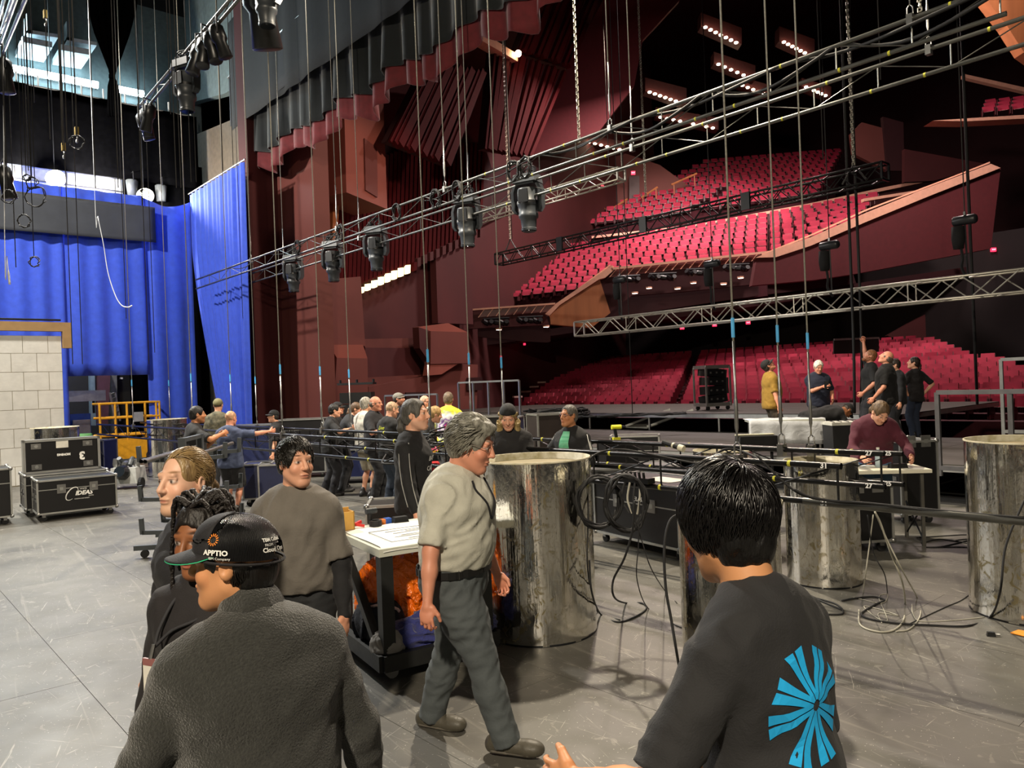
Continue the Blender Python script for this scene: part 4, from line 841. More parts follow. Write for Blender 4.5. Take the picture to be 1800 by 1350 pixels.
# ================================================================== PEOPLE: bodies grown as smooth implicit surfaces
def v3(*a): return np.array(a, dtype=np.float32)
class Field:
    def __init__(s): s.p = []
    def cone(s, a, b, ra, rb, k=.02, op=1): s.p.append(('c', np.array(a, np.float32), np.array(b, np.float32), ra, rb, k, op)); return s
    def cuff(s, a, b, ra, rb, k=.02): s.p.append(('k', np.array(a, np.float32), np.array(b, np.float32), ra, rb, k, 1)); return s   # tapered tube with a clean flat end at b
    def chain(s, pts, rs, k=.02):
        for i in range(len(pts) - 1): s.cone(pts[i], pts[i + 1], rs[i], rs[i + 1], k)
        return s
    def ell(s, c, r, R=None, k=.02, op=1): s.p.append(('e', np.array(c, np.float32), np.array(r, np.float32), np.eye(3, dtype=np.float32) if R is None else np.array(R, np.float32), 0, k, op)); return s
    def sweep(s, a, b, ra, rb, X, k=.04, op=1): s.p.append(('s', np.array(a, np.float32), np.array(b, np.float32), (np.array(ra, np.float32), np.array(rb, np.float32)), np.array(X, np.float32), k, op)); return s
    def half(s, pt, n, k=.004): s.p.append(('h', np.array(pt, np.float32), np.array(n, np.float32), 0, 0, k, -1)); return s   # remove the side n points to
    def bounds(s, q):
        t = q[0]
        if t in 'ck': r = max(q[3], q[4]); return np.minimum(q[1], q[2]) - r, np.maximum(q[1], q[2]) + r
        if t == 'e': r = float(q[2].max()); return q[1] - r, q[1] + r
        if t == 's': r = float(max(q[3][0].max(), q[3][1].max())); return np.minimum(q[1], q[2]) - r, np.maximum(q[1], q[2]) + r
        return None
    def mesh(s, vx, disp=None):
        bs = [s.bounds(q) for q in s.p if q[6] > 0]
        lo = np.min([b[0] for b in bs], 0) - 3 * vx; hi = np.max([b[1] for b in bs], 0) + 3 * vx
        n = np.ceil((hi - lo) / vx).astype(int) + 1
        ax = [(lo[i] + np.arange(n[i]) * vx).astype(np.float32) for i in range(3)]
        val = np.full(n, .3, np.float32)
        for q in s.p:
            b = s.bounds(q); k = q[5]
            if b is None: sl = [slice(0, n[i]) for i in range(3)]
            else:
                m = k + 3 * vx; sl = []
                for i in range(3):
                    i0 = max(0, int((b[0][i] - m - lo[i]) / vx)); i1 = min(n[i], int((b[1][i] + m - lo[i]) / vx) + 2); sl.append(slice(i0, max(i0 + 1, i1)))
            X = ax[0][sl[0]][:, None, None]; Y = ax[1][sl[1]][None, :, None]; Z = ax[2][sl[2]][None, None, :]
            t = q[0]
            if t == 'c':
                a, ba = q[1], q[2] - q[1]; l2 = float(ba @ ba) + 1e-9
                px, py, pz = X - a[0], Y - a[1], Z - a[2]
                h = np.clip((px * ba[0] + py * ba[1] + pz * ba[2]) / l2, 0, 1)
                d = np.sqrt((px - h * ba[0]) ** 2 + (py - h * ba[1]) ** 2 + (pz - h * ba[2]) ** 2) - (q[3] + (q[4] - q[3]) * h)
            elif t == 'k':
                a, ba = q[1], q[2] - q[1]; L_ = math.sqrt(float(ba @ ba)) + 1e-9; w = ba / L_; px, py, pz = X - a[0], Y - a[1], Z - a[2]
                al = px * w[0] + py * w[1] + pz * w[2]; h = np.clip(al / L_, 0, 1); h0 = np.maximum(h, 0)
                d = np.maximum(np.sqrt((px - h * ba[0] * (al < L_) - (al >= L_) * al * w[0]) ** 2 + (py - h * ba[1] * (al < L_) - (al >= L_) * al * w[1]) ** 2 + (pz - h * ba[2] * (al < L_) - (al >= L_) * al * w[2]) ** 2) - (q[3] + (q[4] - q[3]) * h), al - L_)
            elif t == 'e':
                c, r, R = q[1], q[2], q[3]; px, py, pz = X - c[0], Y - c[1], Z - c[2]
                lx = R[0, 0] * px + R[1, 0] * py + R[2, 0] * pz; ly = R[0, 1] * px + R[1, 1] * py + R[2, 1] * pz; lz = R[0, 2] * px + R[1, 2] * py + R[2, 2] * pz
                k0 = np.sqrt((lx / r[0]) ** 2 + (ly / r[1]) ** 2 + (lz / r[2]) ** 2); k1 = np.sqrt((lx / r[0] ** 2) ** 2 + (ly / r[1] ** 2) ** 2 + (lz / r[2] ** 2) ** 2)
                d = k0 * (k0 - 1) / (k1 + 1e-6)
            elif t == 's':
                a, ba = q[1], q[2] - q[1]; L_ = math.sqrt(float(ba @ ba)) + 1e-9; w = ba / L_; xd = q[4] - w * float(q[4] @ w); xd = xd / np.linalg.norm(xd); yd = np.cross(w, xd)
                px, py, pz = X - a[0], Y - a[1], Z - a[2]
                al = px * w[0] + py * w[1] + pz * w[2]; h = np.clip(al / L_, 0, 1); ov = al - h * L_
                rx = q[3][0][0] + (q[3][1][0] - q[3][0][0]) * h; ry = q[3][0][1] + (q[3][1][1] - q[3][0][1]) * h
                lx = px * xd[0] + py * xd[1] + pz * xd[2]; ly = px * yd[0] + py * yd[1] + pz * yd[2]
                d = (np.sqrt((lx / rx) ** 2 + (ly / ry) ** 2 + (ov / ry) ** 2) - 1) * np.minimum(rx, ry)
            else:
                c, w = q[1], q[2]; d = -((X - c[0]) * w[0] + (Y - c[1]) * w[1] + (Z - c[2]) * w[2])
            V = val[sl[0], sl[1], sl[2]]
            if q[6] > 0:
                h = np.clip(.5 + .5 * (V - d) / k, 0, 1); val[sl[0], sl[1], sl[2]] = V + (d - V) * h - k * h * (1 - h)
            else:
                h = np.clip(.5 - .5 * (V + d) / k, 0, 1); val[sl[0], sl[1], sl[2]] = V + (-d - V) * h + k * h * (1 - h)
        if disp is not None:
            m = np.abs(val) < 4 * vx; ii = np.nonzero(m); P = np.stack([ax[i][ii[i]] for i in range(3)], 1)
            val[ii] -= disp(P).astype(np.float32)
        return nets(val, lo, vx)
def nets(val, lo, vx):
    "naive surface nets"
    ins = val < 0
    c = ins[:-1, :-1, :-1].astype(np.int8)
    for dx, dy, dz in ((1, 0, 0), (0, 1, 0), (0, 0, 1), (1, 1, 0), (1, 0, 1), (0, 1, 1), (1, 1, 1)):
        c = c + ins[dx:val.shape[0] - 1 + dx, dy:val.shape[1] - 1 + dy, dz:val.shape[2] - 1 + dz]
    act = (c > 0) & (c < 8); I = np.argwhere(act); idx = np.full(act.shape, -1, np.int32); idx[act] = np.arange(len(I))
    acc = np.zeros((len(I), 3), np.float32); cnt = np.zeros(len(I), np.float32)
    cor = [(0, 0, 0), (1, 0, 0), (0, 1, 0), (1, 1, 0), (0, 0, 1), (1, 0, 1), (0, 1, 1), (1, 1, 1)]
    cv = [val[I[:, 0] + a, I[:, 1] + b, I[:, 2] + d] for a, b, d in cor]
    for i, j in ((0, 1), (2, 3), (4, 5), (6, 7), (0, 2), (1, 3), (4, 6), (5, 7), (0, 4), (1, 5), (2, 6), (3, 7)):
        a, b = cv[i], cv[j]; m = (a < 0) != (b < 0); t = np.where(m, a / np.where(m, a - b, 1), 0)
        pa = np.array(cor[i], np.float32); pb = np.array(cor[j], np.float32)
        acc += m[:, None] * (pa + (pb - pa) * t[:, None]); cnt += m
    V = (I + acc / np.maximum(cnt, 1)[:, None]) * vx + lo
    Q = []
    for ax_ in range(3):
        sl0 = [slice(None)] * 3; sl1 = [slice(None)] * 3; sl0[ax_] = slice(0, -1); sl1[ax_] = slice(1, None)
        a, b = ins[tuple(sl0)], ins[tuple(sl1)]; e = np.argwhere(a != b)
        o1, o2 = (ax_ + 1) % 3, (ax_ + 2) % 3
        e = e[(e[:, o1] > 0) & (e[:, o2] > 0)]
        if not len(e): continue
        ok = (e[:, o1] < act.shape[o1]) & (e[:, o2] < act.shape[o2]) & (e[:, ax_] < act.shape[ax_]); e = e[ok]
        def cell(d1, d2):
            f = e.copy(); f[:, o1] -= d1; f[:, o2] -= d2; return idx[f[:, 0], f[:, 1], f[:, 2]]
        q = np.stack([cell(1, 1), cell(0, 1), cell(0, 0), cell(1, 0)], 1); fl_ = ~a[e[:, 0], e[:, 1], e[:, 2]]
        q[fl_] = q[fl_][:, ::-1]; Q.append(q)
    return V, np.concatenate(Q) if Q else np.zeros((0, 4), np.int32)
def to_mesh(name, parts, col=None):
    "parts: list of (V, Q); optional per-vertex colours"
    V = np.concatenate([p[0] for p in parts]); off = 0; QQ = []
    for p in parts: QQ.append(p[1] + off); off += len(p[0])
    Q = np.concatenate(QQ); Q = Q[(Q >= 0).all(1)]
    me = bpy.data.meshes.new(name); me.vertices.add(len(V)); me.vertices.foreach_set('co', V.astype(np.float32).ravel())
    me.loops.add(len(Q) * 4); me.loops.foreach_set('vertex_index', Q.astype(np.int32).ravel()); me.polygons.add(len(Q))
    me.polygons.foreach_set('loop_start', np.arange(len(Q), dtype=np.int32) * 4); me.polygons.foreach_set('loop_total', np.full(len(Q), 4, np.int32)) if False else None
    me.polygons.foreach_set('use_smooth', np.ones(len(Q), bool)); me.update(calc_edges=True)
    if col is not None:
        at = me.attributes.new('Col', 'FLOAT_COLOR', 'POINT'); at.data.foreach_set('color', np.concatenate([np.concatenate(col), np.ones((len(V), 1))], 1).astype(np.float32).ravel())
    return me
def wrinkle(amp, freq, seed, axis=(1, 1, 1.3), ridge=True):
    r = np.random.RandomState(seed); K = r.normal(size=(5, 3)) * np.array(axis) * freq; ph = r.uniform(0, 6.28, 5); W2 = r.normal(size=(3, 3)) * freq * .5
    def f(P):
        w = np.sin(P @ W2.T) .sum(1) * .8; o = 0
        for i in range(5): o = o + np.sin(P @ K[i] + ph[i] + w * (1 + .3 * i)) / (1 + .35 * i)
        return amp * (1 - np.abs(o) * 1.1) * .9 if ridge else amp * o / 2
    return f
def rot(yaw=0, pitch=0, roll=0): return np.array(Matrix.Rotation(yaw, 3, 'Z') @ Matrix.Rotation(pitch, 3, 'X') @ Matrix.Rotation(roll, 3, 'Y'), np.float32)
def ik(a, t, l1, l2, hint):
    a, t, hint = np.array(a, float), np.array(t, float), np.array(hint, float); d = t - a; L_ = np.linalg.norm(d); m = (l1 + l2) * .998
    if L_ > m: t = a + d / L_ * m; d = t - a; L_ = m
    u = d / L_; x = (l1 * l1 - l2 * l2 + L_ * L_) / (2 * L_); h = math.sqrt(max(l1 * l1 - x * x, 0)); w = hint - u * (hint @ u); w = w / (np.linalg.norm(w) + 1e-9)
    return a + u * x + w * h, t
SKIN = M('skin', '#ffffff', .5, var=.06, scale=30, attr=True, bump=.04, bscale=300)
def cloth(name, col, rough=.85, bump=.2, bscale=260, var=.1, scale=12, sheen=.03, fold=.22, fscale=11):
    if name in MATS: return MATS[name]
    m = M(name, col, rough, 0, var, scale, bump, bscale, sheen=sheen); return folds(m, fscale, fold, .02) if fold else m
SKINS = {'fair': '#d9a184', 'pale': '#e0b196', 'tan': '#b87d56', 'brown': '#8a5736', 'warm': '#c98f63', 'ruddy': '#d08f74'}
def head_field(F, O, R, s, neck, ff=1.0):
    "adds a head at O (centre) with axes R (x right, y face, z up)"
    def P(x, y, z): return O + R @ (v3(x, y, z) * s)
    def E(c, r, k=.02, op=1, R2=None): F.ell(P(*c), v3(*r) * s, R if R2 is None else R @ R2, k * s, op)
    E((0, -.012, .03), (.077, .098, .096)); E((0, .03, -.04), (.062, .07, .085), .03)
    F.cone(P(-.05, .0, -.055), P(-.016, .068, -.104), .02 * s, .02 * s, .03); F.cone(P(.05, .0, -.055), P(.016, .068, -.104), .02 * s, .02 * s, .03)
    for sx in (-1, 1): E((sx * .038, .066, -.028), (.024, .022, .022), .02)
    F.cone(P(-.034, .084, .034), P(.034, .084, .034), .011 * s, .011 * s, .018)
    for sx in (-1, 1):
        E((sx * .032, .103, .012), (.018, .016, .011), .012, -1); E((sx * .032, .079, .01), (.0145, .0135, .0125), .003)
        F.cone(P(sx * .02, .09, .02), P(sx * .046, .08, .019), .0045 * s, .004 * s, .006)
    F.cone(P(0, .094, .022), P(0, .116, -.022), .008 * s, .0125 * s, .012)
    for sx in (-1, 1): E((sx * .011, .104, -.027), (.009, .011, .008), .006)
    E((0, .096, -.058), (.025, .011, .0065), .006); E((0, .094, -.07), (.022, .011, .007), .006); E((0, .112, -.0635), (.03, .012, .0022), .004, -1)
    E((0, .078, -.1), (.022, .018, .016), .02)
    for sx in (-1, 1):
        Re = np.array(Matrix.Rotation(sx * -.35, 3, 'Z') @ Matrix.Rotation(.15, 3, 'X'), np.float32)
        E((sx * .08, -.012, 0), (.011, .022, .033), .008, 1, Re); E((sx * .091, -.006, .003), (.006, .011, .017), .006, -1, Re)
    F.cone(P(0, -.03, -.06), neck, .056 * s, .06 * s, .03)
    return P
def head_colors(V, O, R, s, skin, brow='#3a2a1e', eye='#2a1a12', lips=None, beard=None, scalp=None, beard_amt=.6):
    q = (V - O) @ R / s; x, y, z = q[:, 0], q[:, 1], q[:, 2]; c = np.tile(np.array(lin(skin), np.float32), (len(V), 1))
    def mix(m, col, a=1.):
        m = np.clip(m, 0, 1)[:, None] * a; return c * (1 - m) + np.array(lin(col), np.float32) * m
    front = (y > .045)
    def blob(cx, cz, rx, rz, soft=3): return np.clip(1.4 - np.sqrt(((np.abs(x) - cx) / rx) ** 2 + ((z - cz) / rz) ** 2), 0, 1) * front
    red = np.array(lin(skin), np.float32) * np.array([1.0, .72, .66])
    c = c * (1 - blob(.045, -.03, .025, .025)[:, None] * .35) + red * blob(.045, -.03, .025, .025)[:, None] * .35
    c = mix(blob(0, -.064, .024, .0085), lips or '#a0594c', .75)
    if beard:
        m = np.clip((-.035 - z) / .02, 0, 1) * (y > -.02) * np.clip((z + .135) / .02, 0, 1) * (1 - np.clip(1.4 - np.sqrt((x / .022) ** 2 + ((z + .064) / .009) ** 2), 0, 1)); c = mix(m, beard, beard_amt)
    c = mix(blob(.034, .046, .019, .0042), brow, .85)
    eyem = np.clip(1.5 - np.sqrt(((np.abs(x) - .032) / .0125) ** 2 + ((z - .0105) / .0058) ** 2), 0, 1) * (y > .07)
    c = mix(eyem, '#e6ddd6'); c = mix(np.clip(1.6 - np.sqrt(((np.abs(x) - .032) / .0062) ** 2 + ((z - .0105) / .0062) ** 2), 0, 1) * (y > .075), eye); c = mix(blob(.032, .0185, .016, .0026), '#2a1a14', .7)
    if scalp: c = mix(np.clip((z - .055 + np.clip(y, 0, .1) * .1) / .02, 0, 1) * (y < .085), scalp, .7)
    return c
def hand_field(F, w, d, n, s, curl=.5, k=1., spread=1., thumb=.6, grip=0.):
    "w wrist, d along the hand, n palm normal, s thumb side"
    w, d, n, s = [np.array(a, np.float32) for a in (w, d, n, s)]; d /= np.linalg.norm(d); n = n - d * (n @ d); n /= np.linalg.norm(n); sd = np.cross(d, n); sd = sd if sd @ s > 0 else -sd
    Rm = np.stack([sd, n, d], 1); F.cone(w - d * .03 * k, w + d * .02 * k, .027 * k, .026 * k, .02)
    F.ell(w + d * .055 * k, v3(.041, .0165, .05) * k, Rm, .015)
    for i, (o, L_, r) in enumerate(((.030, .068, .0085), (.011, .078, .0088), (-.009, .073, .0086), (-.028, .057, .0076))):
        p = w + d * (.092 - abs(i - 1.3) * .006) * k + sd * o * k; a = (i - 1.4) * -.07 * spread; cur = curl * (1 + .12 * i)
        for j, f in enumerate((.46, .31, .25)):
            ang = cur * (j + .55); dr = (d * math.cos(ang) + n * math.sin(ang)) + sd * math.sin(a); dr /= np.linalg.norm(dr); q = p + dr * L_ * f * k
            F.cone(p, q, r * k * (1 - .07 * j), r * k * (.93 - .08 * j), .004); p = q
    p = w + d * .025 * k + sd * .03 * k; dr = d * .75 + sd * thumb + n * .25; dr /= np.linalg.norm(dr); q = p + dr * .045 * k; F.cone(p, q, .0145 * k, .011 * k, .012)
    dr = d * .9 + sd * thumb * .35 + n * (.3 + curl * .4); dr /= np.linalg.norm(dr); F.cone(q, q + dr * .034 * k, .0105 * k, .0085 * k, .005)
NP = [0]
def person(label, loc, fa, h=1.75, g=1.0, belly=0., lean=0., side=0., twist=0., head=(0, 0, 0), skin='fair', hands=(None, None), feet=None, sh=(0, 0),
           shirt=('#202024', 'short'), pants=('#1a1b20', 'long'), shoes='#141416', hair=None, near=0, brow='#3a2a1e', beard=None, beard_amt=.6, scalp=None, hs=1.0,
           hem=.0, crouch=0., curl=.5, elbow=None, tuck=False, wr=.0045, knee=None, sleeve_mat=None, shirt_mat=None, pants_mat=None, hand_n=None, group=None):
    """near 0: far, 1: mid, 2: close. fa: degrees, 0 faces away from the viewer, 90 picture left, 180 towards the viewer. hands: wrist targets in body space"""
    NP[0] += 1; seed = NP[0]; s = h / 1.75; vb, vh, vc, vf = ((.03, .0125, .026, .0095), (.022, .0075, .0175, .007), (.018, .004, .0115, .0046))[near]
    pel = v3(0, 0, .95 - crouch) * s
    Rl = rot(twist, -lean, side)                           # lean forward is a pitch towards +y
    def T(x, y, z): return pel + Rl @ (v3(x, y, z - .95) * s)
    neck = T(0, .0, 1.46); hd = Rl @ rot(*[0, 0, 0]); Rh = (Rl * 1.0); Rh = rot(twist + head[0], -lean * .5 + head[1], side * .5 + head[2])
    O = neck + Rl @ (v3(0, .01, .06) * s) + Rh @ (v3(0, .035, .115) * s * hs)
    B = Field(); hip = [v3(sx * .09 * s, 0, pel[2] - .03 * s) for sx in (-1, 1)]
    feet = feet or [(-.1, 0, 0), (.1, 0, 0)]
    legs = []
    for i in (0, 1):
        f = feet[i]; an = v3(f[0] * s, f[1] * s, f[2] * s + .085 * s)
        kn, an = ik(hip[i], an, .44 * s, .43 * s, (knee[i] if knee else (0, 1, 0))); legs.append((hip[i], kn.astype(np.float32), np.array(an, np.float32), f[3] if len(f) > 3 else (.12 if i else -.12)))
    arms = []
    for i, sx in enumerate((-1, 1)):
        shd = T(sx * (.172 + .03 * (g - 1)), -.005, 1.375 + sh[i]); tgt = hands[i] if hands[i] is not None else (sx * (.27 + .1 * (g - 1)), .05, .84 - 0)
        tgt = np.array(tgt, float) * s; hint = elbow[i] if elbow and elbow[i] is not None else (sx * .5, -1, -.2)
        el, wr_ = ik(shd, tgt, .29 * s, .255 * s, hint); arms.append((shd, el.astype(np.float32), np.array(wr_, np.float32)))
    X = Rl @ v3(1, 0, 0); gx, gy = g, g * (1 + .06 * (g - 1))
    def torso(F, e, k=.05):
        F.sweep(T(0, -.005, .90), T(0, 0, 1.10), (.158 * gx * s + e, .112 * gy * s + e), (.148 * gx * s + e, .108 * gy * s + e), X, k)
        F.sweep(T(0, 0, 1.10), T(0, .004, 1.30), (.148 * gx * s + e, .108 * gy * s + e), (.168 * gx * s + e, .116 * gy * s + e), X, k)
        F.sweep(T(0, .004, 1.30), T(0, -.012, 1.40), (.168 * gx * s + e, .116 * gy * s + e), (.135 * gx * s + e, .085 * gy * s + e), X, k)
        if belly: F.ell(T(0, .03 + belly * .05, 1.12), v3(.135 * gx, .1 + belly * .06, .19) * s + e, Rl, .07)
        for a in arms: F.cone(T(0, -.015, 1.435), a[0] + v3(0, 0, .0), .058 * s + e * .6, .052 * s * (.6 + .4 * g) + e * .8, .07)
    torso(B, 0); B.cone(neck - Rl @ v3(0, .0, .05), O + Rh @ (v3(0, -.03, -.06) * s), .063 * s, .056 * s, .03)
    gl = .75 + .25 * g
    for hp, kn, an, fa_ in legs: B.chain([hp, hp * .45 + kn * .55, kn, kn * .62 + an * .38 + v3(0, -.018, 0), an], [.085 * s * g, .07 * s * g, .052 * s * gl, .05 * s * gl, .036 * s], .03); B.ell(an + v3(0, .05, -.045) * s, v3(.035, .1, .035) * s, rot(fa_), .03)
    for a in arms: B.chain([a[0], a[0] * .5 + a[1] * .5, a[1], a[1] * .6 + a[2] * .4, a[2]], [.052 * s * gl, .047 * s * gl, .039 * s * gl, .038 * s * gl, .027 * s], .02)
    parts = [B.mesh(vb)]; col = [np.tile(np.array(lin(SKINS.get(skin, skin)), np.float32), (len(parts[0][0]), 1))]
    Hf = Field(); HP = head_field(Hf, O, Rh, s * hs, neck.astype(np.float32)); hm = Hf.mesh(vh); parts.append(hm); col.append(head_colors(hm[0], O, Rh, s * hs, SKINS.get(skin, skin), brow, beard=beard, beard_amt=beard_amt, scalp=scalp))
    for i, a in enumerate(arms):
        fd = a[2] - a[1]; fd = fd / np.linalg.norm(fd); sx = (-1, 1)[i]; n = np.array(hand_n[i] if hand_n and hand_n[i] is not None else (-sx, -.1, -.1), np.float32)
        G = Field(); hand_field(G, a[2], fd, n, (0, 1, .2) if abs(fd[1]) < .8 else (-sx, 0, .3), curl if not isinstance(curl, tuple) else curl[i], s); m = G.mesh(vf); parts.append(m); col.append(np.tile(np.array(lin(SKINS.get(skin, skin)), np.float32) * np.array([1, .93, .9]), (len(m[0]), 1)))
    me = to_mesh('person', parts, col); me.materials.append(SKIN)
    o = link('person', me); o.location = loc; o.rotation_euler = (0, 0, YAW + math.radians(fa)); tag(o, label, 'person', group)
    info = dict(o=o, O=O, Rh=Rh, s=s * hs, T=T, arms=arms, legs=legs, HP=HP, neck=neck, Rl=Rl, S=s)
    # ---- clothes
    def cl(nm, F, mat, vx, disp=None):
        m = to_mesh(nm, [F.mesh(vx, disp)]); m.materials.append(mat); return link(nm, m, o)
    if pants:
        F = Field(); hx = .018 * s
        F.sweep(T(0, -.005, .90), T(0, 0, 1.03), (.162 * gx * s + hx * .7, .116 * gy * s + hx * .7), (.152 * gx * s + hx * .7, .11 * gy * s + hx * .7), X, .04)
        for hp, kn, an, fa_ in legs:
            if pants[1] == 'long': F.chain([hp, hp * .45 + kn * .55, kn, kn * .55 + an * .45, an + v3(0, 0, .0)], [.1 * s * g, .09 * s * g, .08 * s * gl, .076 * s * gl, .05 * s], .02); F.cuff(kn * .5 + an * .5, an + (an - kn) * .1 + v3(0, .012, 0) * s, .075 * s * gl, .072 * s, .015)
            else: F.cone(hp, hp * .5 + kn * .5, .102 * s * g, .1 * s * g, .03); F.cuff(hp * .6 + kn * .4, kn + (an - kn) * .06, .1 * s * g, .1 * s * gl, .015)
            if pants[1] == 'short': pass
        for hp, kn, an, fa_ in legs:
            pass
        info['trousers'] = cl('trousers' if pants[1] == 'long' else 'shorts', F, pants_mat or cloth('trouser_' + pants[0][1:], pants[0]), vc, wrinkle(wr, 24, seed))
    if shoes:
        for hp, kn, an, fa_ in legs:
            Rf = rot(fa_); F = Field(); z0 = an[2] - .085 * s; dn = (an - kn) / np.linalg.norm(an - kn); tip = 0 if z0 < .04 else max(-.5, min(.3, float(dn[1]) * .6))
            Rf = Rf @ rot(0, -tip * 0, 0)
            def fp(x, y, z): return v3(an[0], an[1], z0) + Rf @ (v3(x, y, z) * s)
            F.sweep(fp(0, -.05, .035), fp(0, .12, .03), (.045 * s, .055 * s), (.05 * s, .044 * s), Rf @ v3(1, 0, 0), .03); F.cone(fp(0, -.01, .07), fp(0, -.015, .13), .045 * s, .042 * s, .03); F.ell(fp(0, .165, .034), v3(.05, .062, .042) * s, Rf, .03)
            F.half(fp(0, 0, 0), (0, 0, -1)); sh_ = cl('shoe', F, cloth('shoe_' + shoes[1:], shoes, .5, .1), vc * .7)
            if near: 
                G = Field(); G.sweep(fp(0, -.06, .012), fp(0, .15, .012), (.046 * s, .012 * s), (.052 * s, .012 * s), Rf @ v3(1, 0, 0), .02); G.p[-1] = ('s', G.p[-1][1], G.p[-1][2], (v3(.048 * s, .016 * s), v3(.052 * s, .016 * s)), Rf @ v3(1, 0, 0), .02, 1); G.half(fp(0, 0, 0), (0, 0, -1)); m = to_mesh('sole', [G.mesh(.012)]); m.materials.append(cloth('sole_rubber', '#5a554c', .6)); link('sole', m, sh_)
    if shirt:
        F = Field(); e = .02 * s; torso(F, e)
        if not tuck: F.sweep(T(0, -.005, .86 - hem), T(0, 0, 1.1), (.172 * gx * s + e, .124 * gy * s + e), (.15 * gx * s + e, .112 * gy * s + e), X, .04)
        F.cone(neck - Rl @ v3(0, 0, .04), neck + Rl @ v3(0, .006, .01) , .075 * s, .067 * s, .02)
        for a in arms:
            if shirt[1] == 'short': F.cone(a[0], a[0] * .6 + a[1] * .4, .064 * s * gl, .064 * s * gl, .018); F.cuff(a[0] * .7 + a[1] * .3, a[0] * .1 + a[1] * .9, .064 * s * gl, .067 * s * gl, .01)
            elif shirt[1] == 'long': F.chain([a[0], a[0] * .5 + a[1] * .5, a[1], a[1] * .5 + a[2] * .5], [.066 * s * gl, .062 * s * gl, .057 * s * gl, .053 * s * gl], .02); F.cuff(a[1] * .6 + a[2] * .4, a[2] - (a[2] - a[1]) * .04, .053 * s * gl, .042 * s, .012)
            elif shirt[1] == 'none': pass
        for a in arms:
            if shirt[1] == 'short':
                n = (a[1] - a[0]) / np.linalg.norm(a[1] - a[0]); c = a[0] * .18 + a[1] * .82
        if not tuck: F.half(T(0, 0, .80 - hem), -(Rl @ v3(0, 0, 1)))
        else: F.half(T(0, 0, .985), -(Rl @ v3(0, 0, 1)))
        info['shirt'] = cl('shirt', F, shirt_mat or cloth('shirt_' + shirt[0][1:], shirt[0]), vc, wrinkle(wr, 22, seed + 100))
        if len(shirt) > 2 and shirt[2]:                     # under-sleeves
            for a in arms: F = Field(); F.chain([a[0] * .3 + a[1] * .7, a[1], a[1] * .5 + a[2] * .5, a[2]], [.05 * s * gl, .046 * s * gl, .043 * s * gl, .034 * s], .03); cl('undersleeve', F, cloth('sleeve_' + shirt[2][1:], shirt[2]), vc, wrinkle(wr * .7, 30, seed + 7))
    if hair: make_hair(info, hair, vh * 1.15, seed, near)
    return info
